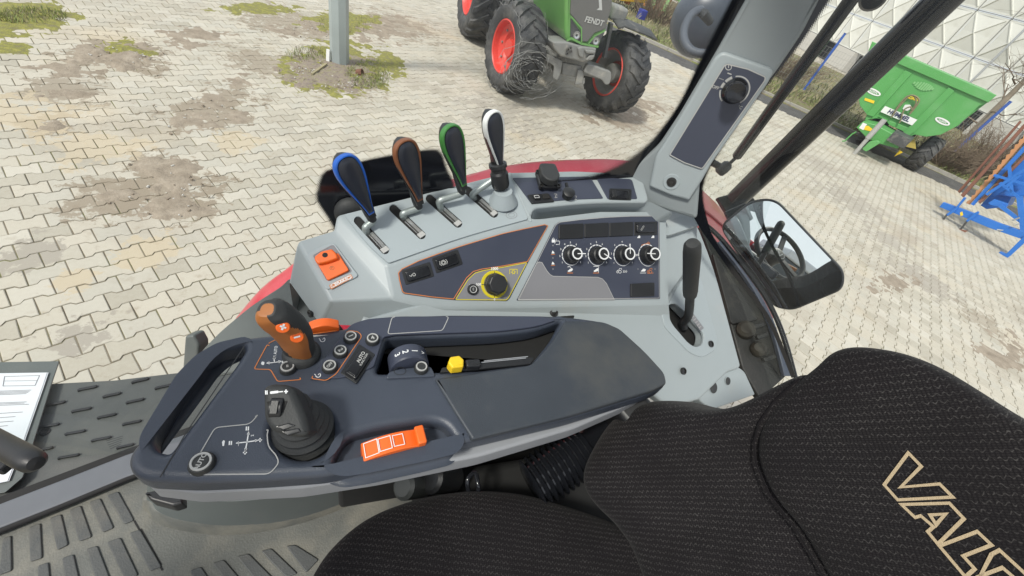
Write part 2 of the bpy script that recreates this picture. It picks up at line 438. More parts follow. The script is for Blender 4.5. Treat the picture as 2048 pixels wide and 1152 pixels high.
def earth(name, stops, sc=6.0, bump=0.6, bs=60, rough=0.9, dist=0.01):
    mt, n, l, b = new_mat(name)
    ge = n.new('ShaderNodeNewGeometry')
    t = n.new('ShaderNodeTexNoise'); t.inputs['Scale'].default_value = sc; t.inputs['Detail'].default_value = 9; t.inputs['Roughness'].default_value = 0.65
    l.new(ge.outputs['Position'], t.inputs['Vector'])
    cr = n.new('ShaderNodeValToRGB'); e = cr.color_ramp.elements
    e[0].position, e[0].color = stops[0][0], (*stops[0][1], 1); e[1].position, e[1].color = stops[-1][0], (*stops[-1][1], 1)
    for p, c in stops[1:-1]:
        q = e.new(p); q.color = (*c, 1)
    l.new(t.outputs['Fac'], cr.inputs[0]); l.new(cr.outputs[0], b.inputs['Base Color'])
    b.inputs['Roughness'].default_value = rough; b.inputs['Specular IOR Level'].default_value = 0.2
    u = n.new('ShaderNodeTexNoise'); u.inputs['Scale'].default_value = bs; u.inputs['Detail'].default_value = 6; l.new(ge.outputs['Position'], u.inputs['Vector'])
    bp = n.new('ShaderNodeBump'); bp.inputs['Strength'].default_value = bump; bp.inputs['Distance'].default_value = dist
    l.new(u.outputs['Fac'], bp.inputs['Height']); l.new(bp.outputs[0], b.inputs['Normal'])
    return mt
M['joint'] = earth('joint_dirt', [(0.3, (0.15, 0.128, 0.09)), (0.5, (0.20, 0.172, 0.125)), (0.62, (0.165, 0.165, 0.07)), (0.75, (0.225, 0.19, 0.14))], 2.5)
M['mud'] = earth('dry_mud', [(0.25, (0.19, 0.155, 0.118)), (0.5, (0.285, 0.238, 0.185)), (0.72, (0.37, 0.315, 0.25))], 7, 0.9, 45)
M['moss'] = earth('moss', [(0.28, (0.21, 0.175, 0.12)), (0.45, (0.20, 0.19, 0.07)), (0.58, (0.27, 0.26, 0.065)), (0.75, (0.36, 0.31, 0.12))], 14, 1.0, 80)
M['litter'] = earth('plant_litter', [(0.3, (0.15, 0.12, 0.10)), (0.5, (0.28, 0.23, 0.19)), (0.6, (0.24, 0.22, 0.12)), (0.72, (0.44, 0.40, 0.36))], 22, 1.0, 90)
M['blade'] = mat('grass_blade', (0.22, 0.26, 0.075), 0.6, var=0.35, vscale=8)
M['blade2'] = mat('dry_blade', (0.30, 0.26, 0.15), 0.7, var=0.3, vscale=8)
M['asphalt'] = earth('asphalt', [(0.3, (0.075, 0.07, 0.068)), (0.55, (0.10, 0.097, 0.095)), (0.75, (0.14, 0.13, 0.12))], 3, 0.5, 150)
M['soil'] = earth('verge_soil', [(0.3, (0.13, 0.105, 0.07)), (0.48, (0.20, 0.175, 0.11)), (0.6, (0.15, 0.17, 0.05)), (0.75, (0.24, 0.215, 0.15))], 3.5, 1.0, 40)

LU = Vector((0.17172113, 0.10281197, 0)); LV = Vector((0.07274232, -0.12148466, 0)); L0 = Vector((-1.0777, 4.02814, 0))
# paving edge near the trailer: line through E0 with direction ED; the verge lies on its far side
E0 = Vector((13.16, 11.47, 0)); ED = (Vector((18.03, 6.91, 0)) - E0).normalized(); EN = Vector((-ED.y, ED.x, 0))
if EN.dot(Vector((1, 1, 0))) < 0: EN = -EN
def beyond(x, y): return (Vector((x, y, 0)) - E0).dot(EN)

def brick_ground():
    """far paving, too small to show its pieces"""
    mt, n, l, b = new_mat('far_paving')
    ge = n.new('ShaderNodeNewGeometry'); mp = n.new('ShaderNodeMapping'); mp.vector_type = 'TEXTURE'
    mp.inputs['Location'].default_value = L0; mp.inputs['Rotation'].default_value = (0, 0, math.atan2(LU.y, LU.x)); l.new(ge.outputs['Position'], mp.inputs['Vector'])
    br = n.new('ShaderNodeTexBrick'); br.inputs['Scale'].default_value = 1; br.inputs['Brick Width'].default_value = 0.2; br.inputs['Row Height'].default_value = 0.1416; br.inputs['Mortar Size'].default_value = 0.004
    br.inputs['Color1'].default_value = (0.43, 0.395, 0.325, 1); br.inputs['Color2'].default_value = (0.47, 0.44, 0.37, 1); br.inputs['Mortar'].default_value = (0.17, 0.145, 0.105, 1)
    l.new(mp.outputs[0], br.inputs['Vector']); nz = n.new('ShaderNodeTexNoise'); nz.inputs['Scale'].default_value = 0.7; nz.inputs['Detail'].default_value = 7; l.new(ge.outputs['Position'], nz.inputs['Vector'])
    mr = n.new('ShaderNodeMapRange'); mr.inputs[1].default_value = 0.52; mr.inputs[2].default_value = 0.75; mr.inputs[4].default_value = 0.7; l.new(nz.outputs['Fac'], mr.inputs[0])
    mx = n.new('ShaderNodeMix'); mx.data_type = 'RGBA'; l.new(mr.outputs[0], mx.inputs[0]); l.new(br.outputs['Color'], mx.inputs[6]); mx.inputs[7].default_value = (0.33, 0.28, 0.215, 1)
    l.new(mx.outputs[2], b.inputs['Base Color']); b.inputs['Roughness'].default_value = 0.9
    return mt
mb = MB(); mb.face([(-120, -120, -0.024), (120, -120, -0.024), (120, 120, -0.024), (-120, 120, -0.024)])
ground = mb.build('yard_ground', brick_ground(), None, loc=(0, 0, -0.024)); tag(ground, kind='structure')
ea, eb = E0 - ED * 26, E0 + ED * 26
mb = MB(); mb.face([(-11, -3, -0.0075), (22, -3, -0.0075), (22, E0.y + ED.y / ED.x * (22 - E0.x), -0.0075), (E0.x + ED.x / ED.y * (24 - E0.y), 24, -0.0075), (-11, 24, -0.0075)])
bed = mb.build('paving_bed', M['joint'], None, loc=(0, 0, -0.0075)); tag(bed, kind='structure')
paving = bpy.data.objects.new('paving', None); col.objects.link(paving); tag(paving, kind='structure'); ORG['paving'] = Vector((0, 0, 0))

half = [(-0.0966, 0.0788), (-0.062, 0.0788), (-0.042, 0.0558), (0.042, 0.0558), (0.062, 0.0788), (0.0966, 0.0788)]
outline = [Vector((x, -y)) for x, y in half] + [Vector((x, y)) for x, y in reversed(half)]
eu = LU.normalized(); ev = Vector((-eu.y, eu.x, 0))
def paver_geo():
    vs, fs = [], []
    n = len(outline)
    for k, (s, z) in enumerate(((0.0, -0.014), (0.0, -0.003), (0.0035, 0.0))):
        for p in outline:
            q = Vector((p.x - math.copysign(s, p.x), p.y - math.copysign(s, p.y)))
            w = eu * q.x + ev * q.y
            vs.append((w.x, w.y, z))
    for k in range(2):
        for i in range(n):
            fs.append((k * n + i, k * n + (i + 1) % n, (k + 1) * n + (i + 1) % n, (k + 1) * n + i))
    fs.append(tuple(range(2 * n, 3 * n)))
    return vs, fs
PV, PF = paver_geo()
# the part of the view filled by the cab itself, where no paving shows
HID = [(-9, 735), (370, 735), (600, 470), (680, 430), (640, 390), (660, 340), (890, 295), (1000, 345), (1250, 325), (1420, 130), (1490, -5), (1640, -5), (1420, 330), (1440, 420), (1560, 640), (1600, 745), (1690, 690), (2060, 850), (2060, 1160), (-9, 1160)]
def inpoly(x, y, P):
    k = False
    for i in range(len(P)):
        (x1, y1), (x2, y2) = P[i - 1], P[i]
        if (y1 > y) != (y2 > y) and x < (x2 - x1) * (y - y1) / (y2 - y1) + x1: k = not k
    return k
sites = []
for r in range(-120, 110):
    for c in range(-60, 140):
        p = L0 + LU * (c + (0.5 if r % 2 else 0)) + LU * 0.5 + LV * r
        if p.y < -3 or p.y > 24 or p.x < -11 or p.x > 22: continue
        if beyond(p.x, p.y) > -0.1: continue
        q = p - CAM; cz = AX.z * q.x + AY.z * q.y + AZ.z * q.z
        if cz < 0.5: continue
        sx = 1024 + FPX * (AX.x * q.x + AY.x * q.y + AZ.x * q.z) / cz; sy = 576 + FPX * (AX.y * q.x + AY.y * q.y + AZ.y * q.z) / cz
        mg = 90 + 700 / cz
        if not (-mg < sx < 2048 + mg and -mg < sy < 1152 + mg): continue
        if cz > 19: continue
        inside = 0 <= sx < 2048 and 0 <= sy < 860 and not inpoly(sx, sy, HID)
        sites.append((cz if inside else cz + 100, p))
sites.sort(key=lambda t: t[0])
pm = bpy.data.meshes.new('paver'); pm.from_pydata(PV, [], PF); pm.materials.append(M['paver'])
rg = random.Random(3)
near = sites[:300]; rest = sites[300:]
for i, (k, p) in enumerate(near):
    o = bpy.data.objects.new('paver', pm); link(o, paving)
    o.location = (p.x, p.y, rg.uniform(-0.0035, 0.0010))
    o.rotation_euler = (rg.gauss(0, 0.009), rg.gauss(0, 0.009), rg.gauss(0, 0.012))
vs, fs = [], []
for k, p in rest:
    b = len(vs); a, c_, t = rg.gauss(0, 0.009), rg.gauss(0, 0.009), rg.gauss(0, 0.012); dz = rg.uniform(-0.0035, 0.0010)
    for x, y, z in PV:
        vs.append((p.x + x - t * y, p.y + y + t * x, z + dz + a * y + c_ * x))
    fs += [tuple(b + i for i in f) for f in PF]
me = bpy.data.meshes.new('pavers'); me.from_pydata(vs, [], fs)
o = finish(me, 'paver_field', M['paver'], paving); tag(o, kind='stuff')
for p in me.polygons: p.use_smooth = False

def heap(name, mt, cx, cy, rx, ry, amp=0.010, thr=0.42, seed=0, freq=3.0, sink=0.0, z0=0.0, rough=1.0):
    """a thin heightfield of dirt that surfaces above the pavers where it is thick enough"""
    c = at_z(cx, cy, 0)
    a = at_z(cx + rx, cy, 0) - c; b = at_z(cx, cy + ry, 0) - c; b2 = at_z(cx, cy - ry, 0) - c
    step = max(0.02, min(a.length, b.length) / 45)
    na = min(120, int(2.6 * a.length / step)); nb = min(120, int(1.3 * (b.length + b2.length) / step))
    vs, fs, keep = [], [], {}
    for i in range(na + 1):
        for j in range(nb + 1):
            s = -1.3 + 2.6 * i / na; t = -1.3 + 2.6 * j / nb
            p = c + a * s + (b * t if t > 0 else b2 * -t)
            q = Vector((p.x * freq, p.y * freq, seed * 7.3))
            n_ = noise.fractal(q, 0.9, 2.1, 5) * 0.55 * rough
            if mt.name == 'dry_mud': n_ = n_ * 1.5 + 0.30 * noise.noise(q * 4.1) - 0.10
            h = (1 - (s * s + t * t)) * 0.55 + n_ - thr + 0.45
            z = max(-0.013, min(h, 0.55) * amp * 2.2 + z0 - 0.002)
            z += noise.noise(p * 40) * 0.0015 if h > 0 else 0
            keep[(i, j)] = h > -0.35
            vs.append((p.x, p.y, z))
    for i in range(na):
        for j in range(nb):
            if keep[(i, j)] or keep[(i + 1, j + 1)]:
                k = i * (nb + 1) + j; fs.append((k, k + nb + 1, k + nb + 2, k + 1))
    me = bpy.data.meshes.new(name); me.from_pydata(vs, [], fs)
    bm = bmesh.new(); bm.from_mesh(me); bmesh.ops.delete(bm, geom=[v for v in bm.verts if not v.link_faces], context='VERTS')
    bmesh.ops.recalc_face_normals(bm, faces=bm.faces); bm.to_mesh(me); bm.free()
    if len(me.polygons) and sum(p.normal.z for p in me.polygons) < 0: me.flip_normals()
    o = finish(me, name, mt, None, 60); tag(o, kind='stuff'); return o
heap('mud_patch', M['mud'], 236, 112, 78, 27, 0.020, 0.42, 1, 5)
heap('mud_patch', M['mud'], 170, 98, 40, 14, 0.010, 0.52, 31, 6)
heap('mud_patch', M['mud'], 345, 352, 62, 40, 0.011, 0.50, 2, 5.5)
heap('mud_patch', M['mud'], 355, 410, 70, 30, 0.011, 0.46, 32, 6)
heap('mud_patch', M['mud'], 232, 388, 62, 16, 0.011, 0.48, 33, 6)
heap('mud_patch', M['mud'], 300, 330, 30, 16, 0.009, 0.5, 34, 6)
heap('mud_patch', M['mud'], 385, 240, 48, 22, 0.009, 0.54, 3, 6)
heap('mud_patch', M['mud'], 465, 232, 34, 14, 0.008, 0.54, 35, 6)
heap('mud_patch', M['mud'], 420, 205, 34, 16, 0.008, 0.54, 4, 6)
heap('mud_patch', M['mud'], 470, 160, 34, 14, 0.008, 0.56, 36, 6)
heap('mud_patch', M['mud'], 98, 252, 30, 10, 0.010, 0.50, 5, 6)
heap('mud_patch', M['mud'], 120, 190, 60, 14, 0.008, 0.60, 6, 6)
heap('mud_patch', M['mud'], 395, 75, 90, 22, 0.007, 0.62, 7, 5)
heap('mud_patch', M['mud'], 130, 140, 70, 16, 0.007, 0.60, 8, 6)
heap('mud_patch', M['mud'], 1230, 235, 70, 22, 0.007, 0.60, 9)
heap('mud_patch', M['mud'], 1290, 215, 45, 18, 0.008, 0.5, 19)
heap('mud_patch', M['mud'], 760, 60, 90, 30, 0.007, 0.6, 10)
heap('mud_patch', M['mud'], 640, 60, 80, 26, 0.007, 0.6, 16)
heap('mud_patch', M['mud'], 1790, 565, 60, 24, 0.006, 0.6, 20)
heap('mud_patch', M['mud'], 2010, 700, 60, 40, 0.006, 0.58, 21)
heap('moss_patch', M['moss'], 62, 36, 95, 30, 0.012, 0.42, 11, 4)
heap('moss_patch', M['moss'], 250, 100, 55, 22, 0.016, 0.55, 12, 5, z0=0.004)
heap('moss_patch', M['moss'], 20, 98, 45, 14, 0.008, 0.55, 22, 5)
heap('moss_patch', M['moss'], 525, 17, 80, 12, 0.010, 0.55, 13, 4)
heap('moss_patch', M['moss'], 690, 45, 75, 24, 0.010, 0.52, 14, 4)
heap('moss_patch', M['moss'], 690, 135, 105, 52, 0.012, 0.48, 15, 4)
heap('litter_patch', M['litter'], 668, 140, 82, 34, 0.020, 0.40, 17, 5, z0=0.003)
heap('litter_patch', M['litter'], 700, 165, 50, 18, 0.012, 0.48, 18, 6)

def blades(name, spots, mats, hmin, hmax, seed=1, w=0.004, lean=0.6):
    rg = random.Random(seed); mb = MB()
    for cx, cy, rx, ry, n in spots:
        for _ in range(n):
            a = rg.uniform(0, 6.283); r = math.sqrt(rg.random())
            p = at_z(cx + rx * r * math.cos(a), cy + ry * r * math.sin(a), 0.0)
            if rg.random() < 0.3 + 0.5 * noise.noise(p * 3): continue
            h = rg.uniform(hmin, hmax); d = rg.uniform(0, 6.283); L = rg.uniform(0.2, lean) * h
            o = Vector((math.cos(d), math.sin(d), 0)); s = Vector((-o.y, o.x, 0)) * w
            mb.face([p - s, p + s, p + o * L * 0.4 + Vector((0, 0, h * 0.7)) + s * 0.6, p + o * L + Vector((0, 0, h))], 0 if rg.random() < 0.7 else 1)
    o = mb.build(name, mats, None); tag(o, kind='stuff'); return o
blades('grass', [(60, 34, 75, 16, 900), (735, 150, 45, 28, 900), (618, 110, 45, 14, 500), (690, 50, 60, 18, 300), (745, 165, 32, 14, 400)], [M['blade'], M['blade2']], 0.02, 0.07, 4)
# twigs and dead stalks round the lamp post
mb = MB(); rg = random.Random(11)
for _ in range(220):
    p = at_z(668 + rg.gauss(0, 42), 148 + rg.gauss(0, 14), 0.012); d = rg.uniform(0, 3.14); L = rg.uniform(0.03, 0.13)
    mb.bar(p, p + Vector((math.cos(d) * L, math.sin(d) * L, rg.uniform(-0.005, 0.02))), 0.005, 0.004)
tag(mb.build('dry_twigs', M['blade2'], None), kind='stuff')
# pale chips and gravel strewn over the litter and mud
mb = MB(); rg = random.Random(17)
for cx, cy, sx, sy, n in ((650, 140, 48, 16, 260), (700, 168, 35, 9, 140), (236, 112, 60, 18, 40), (350, 385, 90, 45, 30), (400, 230, 90, 35, 20), (640, 60, 70, 20, 60)):
    for _ in range(n):
        p = at_z(cx + rg.gauss(0, sx * .6), cy + rg.gauss(0, sy * .6), 0.0); s = rg.uniform(0.006, 0.016)
        mb.box((0, 0, 0), (s * 1.6, s, s * .7), Matrix.Translation(p + Vector((0, 0, 0.006 + rg.random() * .012))) @ Matrix.Rotation(rg.uniform(0, 6.28), 4, 'Z') @ Matrix.Rotation(rg.gauss(0, .4), 4, 'X'), 0 if rg.random() < .55 else 1)
tag(mb.build('gravel', [mat('pale_chip', (0.48, 0.46, 0.42), 0.8, var=0.2), mat('brown_chip', (0.22, 0.175, 0.13), 0.85, var=0.3)], None), kind='stuff')
# ------------------------------------------------------------------ the side console of the cab
PP = Plane(at_t(1180, 520, 0.80), (0, -0.643, 0.766))                        # sloping instrument face
_q1, _q2 = PP.at(774, 531), PP.at(1058, 442)
_t = (_q2 - _q1).normalized(); _w = Vector((0, 0, 1)).cross(_t).normalized()
_w = (_w * math.cos(R_(13)) + Vector((0, 0, 1)) * math.sin(R_(13)))
_n = _t.cross(_w); _n = _n if _n.z > 0 else -_n
LP = Plane(_q1, _n)                                                          # lever plate and rear shelf
BP = Plane(PP.at(781, 592), (-0.12, -0.42, 0.90))                            # brake pod
FP = Plane(PP.at(1180, 612) - PP.n * 0.016, (0.05, -0.50, 0.865))            # lower shell

console = thing('side_console', 'grey moulded side console with levers, knobs and switches under the side window', 'console', (0.3, 0.5, 1.45))
def v(pl, x, y, h=0.0): return pl.at(x, y, h)
A_, B_, C_, D_ = v(LP, 674, 430), _q1 - _t * 0.002, _q2 + _t * 0.006, v(LP, 1020, 343)
P1, P2, P3, P4 = v(BP, 595, 482), v(BP, 668, 460), v(PP, 786, 597), v(BP, 662, 604)
N2, N3, N4 = v(PP, 1337, 608), v(PP, 1331, 424), v(PP, 1086, 438)
Nt = v(PP, 1200, 424); Nl = v(PP, 862, 616)
L1 = at_z(578, 562, P1.z - 0.06); L2 = at_z(640, 648, P4.z - 0.07)
down = Vector((0, 0.02, -0.30))
bm = bmesh.new()
def bf(*pts):
    vs = []
    for p in pts:
        for q in bm.verts:
            if (q.co - p).length < 1e-5: vs.append(q); break
        else: vs.append(bm.verts.new(p))
    return bm.faces.new(vs)
S1, S2, S3, S4 = v(LP, 1066, 410), v(LP, 1020, 343), v(LP, 1281, 350), v(LP, 1292, 403)
G = v(FP, 1100, 640, -0.01); F1 = v(FP, 800, 655, -0.01); F2 = v(FP, 1340, 640, -0.01)
bf(A_, B_, C_, D_)
bf(P2, P3, B_, A_)
bf(P1, P4, P3, P2)
bf(B_, P3, Nl, N2, N3, Nt, N4, C_)
bf(P4, L2, F1, G, F2, N2, Nl, P3)
bf(P1, L1, L2, P4)
bk = Vector((0, 0.035, -0.25))
bf(D_, D_ + bk, A_ + bk, A_)
bf(A_, A_ + bk, P2 + bk, P2)
bf(P2, P2 + bk, P1 + bk, P1)
bf(P1, P1 + bk, L1 + Vector((0, 0, -0.2)), L1)
bmesh.ops.recalc_face_normals(bm, faces=bm.faces)
me = bpy.data.meshes.new('shell'); bm.to_mesh(me); bm.free()
o = finish(me, 'shell', M['console'], console, 30); bevel(o, 0.012, 4, 12)

# lower shell with the lever pocket, under the instrument face
low = rnd([(720, 640), (862, 600), (1335, 590), (1338, 424), (1392, 440), (1428, 530), (1484, 736), (1456, 745), (1400, 800), (1340, 815), (1240, 740), (900, 690)], [4, 10, 20, 12, 25, 60, 10, 6, 5, 5, 5, 5])
slot = rnd([(1333, 610), (1350, 605), (1368, 622), (1410, 668), (1406, 690), (1392, 696), (1376, 686), (1342, 645)], 14)
slab('lower_shell', FP, [low, slot], 0, 0.030, M['console'], console, 0.007, 4)
slab('pocket_floor', FP, rnd([(1318, 600), (1372, 600), (1425, 680), (1395, 712), (1330, 650)], 6), -0.034, 0.006, M['hole'], console, 0.001)
pk = rnd([(1322, 622), (1335, 612), (1347, 504), (1368, 508), (1401, 552), (1436, 680), (1432, 700), (1405, 716), (1380, 706), (1330, 655)], 10)
slot2 = rnd([(1334, 611), (1350, 606), (1368, 622), (1409, 668), (1406, 689), (1392, 695), (1377, 686), (1342, 645)], 13)
slab('lever_surround', FP, [pk, slot2], 0.0025, 0.008, M['console2'], console, 0.002, 3)
mb = MB(); q = v(FP, 1385, 640, 0.0036)
mb.poly(FP, [(1372, 622), (1380, 618), (1408, 656), (1401, 662)], 0.0034, 0)
for k in range(7): mb.strip(FP, [(1376 + k * 3.6, 626 + k * 5), (1381 + k * 3.6, 622 + k * 5)], 0.0012, 0.0042, mi=1)
mb.build('warning_label', [M['padgrey'], M['silver']], console)
for x, y in ((1340, 517), (1421, 688), (1366, 742)):
    mb = MB(); mb.lathe([(0.0078, 0.0), (0.0078, 0.003), (0.0055, 0.004), (0.005, 0.0015), (0, 0.001)], v(FP, x, y, 0.002), FP.n, 16); mb.build('screw', M['screw'], console)
mb = MB(); mb.lathe([(0.0085, 0.0), (0.0085, 0.003), (0.0058, 0.004), (0.005, 0.001), (0, 0.0005)], v(FP, 1107, 625, 0.001), FP.n, 16); mb.build('screw', M['screw'], console)
LN = (L2 - P4).cross(P1 - P4).normalized(); LN = LN if LN.x < 0 else -LN
LE = Plane((L1 + P1 + P4 + L2) / 4, LN)
for x, y in ((592, 560), (621, 627)):
    mb = MB(); mb.lathe([(0.007, -0.002), (0.007, 0.002), (0.005, 0.003), (0.004, 0.0005), (0, 0.0002)], LE.at(x, y, 0.001), LN, 14); mb.build('screw', M['screw'], console)
# corner trim behind the armrest with two screws
TR = Plane(v(FP, 1440, 750, -0.004), (0.1, -0.6, 0.8))
trim = slab('corner_trim', TR, rnd([(1388, 785), (1420, 758), (1478, 734), (1490, 742), (1512, 790), (1425, 820), (1405, 806)], [4, 14, 5, 8, 5, 5, 5]), 0, 0.03, M['console'], console, 0.005)
for x, y, r in ((1426, 775, 0.010), (1455, 762, 0.007)):
    mb = MB(); mb.lathe([(r * 1.35, 0.0), (r * 1.3, 0.0015), (r * 1.0, 0.002), (r * 0.7, 0.0012), (0, 0.001)], TR.at(x, y, 0.001), TR.n, 18, mi=[0, 1, 1, 1]); mb.build('screw', [M['console2'], M['screw']], console)

# rear shelf, its tray and the two inset panels
shelf = rnd([(1016, 344), (1150, 341), (1283, 347), (1300, 404), (1180, 404), (1068, 416), (1060, 445)], [4, 5, 14, 12, 60, 10, 3])
slab('rear_shelf', LP, shelf, 0.001, 0.02, M['console'], console, 0.005, 4)
tray_n = LP.n
bm = bmesh.new()
T = [v(LP, 1066, 415), v(LP, 1180, 402), v(LP, 1296, 402), v(LP, 1345, 425), v(PP, 1337, 440), N3, Nt, N4, C_]
ctr = sum(T, Vector()) / len(T)
dn = [p * 0.86 + ctr * 0.14 - tray_n * 0.045 for p in T]
for i in range(len(T)):
    j = (i + 1) % len(T); bf(T[i], T[j], dn[j], dn[i])
bf(*reversed(dn))
me = bpy.data.meshes.new('tray'); bm.to_mesh(me); bm.free()
me.flip_normals()
bevel(finish(me, 'tray', M['console'], console, 30), 0.006, 3, 20)
slab('side_wall', PP, rnd([(1325, 430), (1345, 405), (1400, 435), (1395, 520), (1330, 612)], [4, 12, 30, 20, 5]), -0.020, 0.03, M['console'], console, 0.01, 4)
slab('backing', LP, rnd([(1010, 372), (1150, 352), (1290, 360), (1395, 380), (1400, 450), (1340, 470), (1080, 470)], 6), -0.058, 0.01, M['console'], console, 0.002)
# ------------------------------------------------------------------ things set in the console
def rocker(parent_thing, pl, cx, cy, wpx, hpx, ang, name='rocker_switch', frame=True, mark=None, tilt=0.0, h0=0.002, parent=None):
    """a rocker switch: frame, curved key and its printed mark"""
    c, s = math.cos(R_(ang)), math.sin(R_(ang))
    def pt(a, b): return (cx + a * c + b * s, cy - a * s + b * c)
    par = parent
    if frame: slab('switch_frame', pl, rnd([pt(-wpx * .62, -hpx * .72), pt(wpx * .62, -hpx * .72), pt(wpx * .62, hpx * .72), pt(-wpx * .62, hpx * .72)], 3), h0 + 0.0008, 0.003, M['black'], par, 0.0008)
    key = slab('rocker_switch', pl, rnd([pt(-wpx / 2, -hpx / 2), pt(wpx / 2, -hpx / 2), pt(wpx / 2, hpx / 2), pt(-wpx / 2, hpx / 2)], 5), h0 + 0.0055, 0.007, M['blackgloss'], par, 0.002)
    slab('key_face', pl, rnd([pt(-wpx * .42, -hpx * .36), pt(wpx * .05, -hpx * .36), pt(wpx * .05, hpx * .36), pt(-wpx * .42, hpx * .36)], 3), h0 + 0.0064, 0.002, M['blackgloss'], key, 0.0006)
    if mark:
        mb = MB(); mark(mb, pl, pt, h0 + 0.0068); mb.build('symbol', M['silver'], key)
    return key

# --- lever plate
lplate = thing('lever_plate', 'pale grey lever cover plate with four slanted slots and the coloured hand levers', 'cover plate', tuple(LP.at(860, 440)))
SL = [((716, 441), (770, 500)), ((787, 417), (843, 470)), ((860, 397), (916, 447)), ((936, 381), (988, 427))]
def slotpoly(a, b, w):
    a, b = Vector(a), Vector(b); d = (b - a).normalized(); o = Vector((-d.y, d.x)) * w
    out = []
    for ctr, sg in ((b, 1), (a, -1)):
        for k in range(9):
            t = R_(-90 + 180 * k / 8)
            out.append(ctr + d * sg * w * math.cos(t) + o * sg * math.sin(t))
    return out
plate_out = rnd([(688, 429), (1017, 347), (1056, 438), (930, 472), (777, 526), (738, 492)], [5, 5, 5, 120, 4, 90])
slab('plate', LP, [plate_out] + [slotpoly(a, b, 8.5) for a, b in SL], 0.0035, 0.0045, M['console2'], lplate, 0.0)
for (a, b) in SL:
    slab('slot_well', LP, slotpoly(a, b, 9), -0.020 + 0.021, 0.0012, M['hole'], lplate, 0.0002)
    a2, b2 = Vector(a), Vector(b); d = b2 - a2; o = Vector((-d.y, d.x)).normalized() * 2.5
    mb = MB(); mb.bar(LP.at(*(a2 + d * .45 - o), 0.0025), LP.at(*(a2 + d * .98 - o), 0.0025), 0.006, 0.003, LP.n, 0)
    mb.bar(LP.at(*(a2 + d * .45 + o * 1.4), 0.0022), LP.at(*(a2 + d * .95 + o * 1.4), 0.0022), 0.0015, 0.002, LP.n, 0)
    mb.bar(LP.at(*(a2 + d * .93), 0.003), LP.at(*(a2 + d * 1.06), 0.003), 0.012, 0.003, LP.n, 1)
    mb.build('guide_rail', [M['bright'], M['silver']], lplate)
mb = MB()
mb.ribbon([LP.at(1023 + 11 * math.cos(k * .26), 430 + 7 * math.sin(k * .26), 0.0038) for k in range(24)], LP.n, 0.0008, True)
mb.ribbon([LP.at(1023 + 6 * math.cos(k * .26), 430 + 4 * math.sin(k * .26), 0.0038) for k in range(24)], LP.n, 0.0006, True)
mb.build('cap_ring', M['padgrey'], lplate)

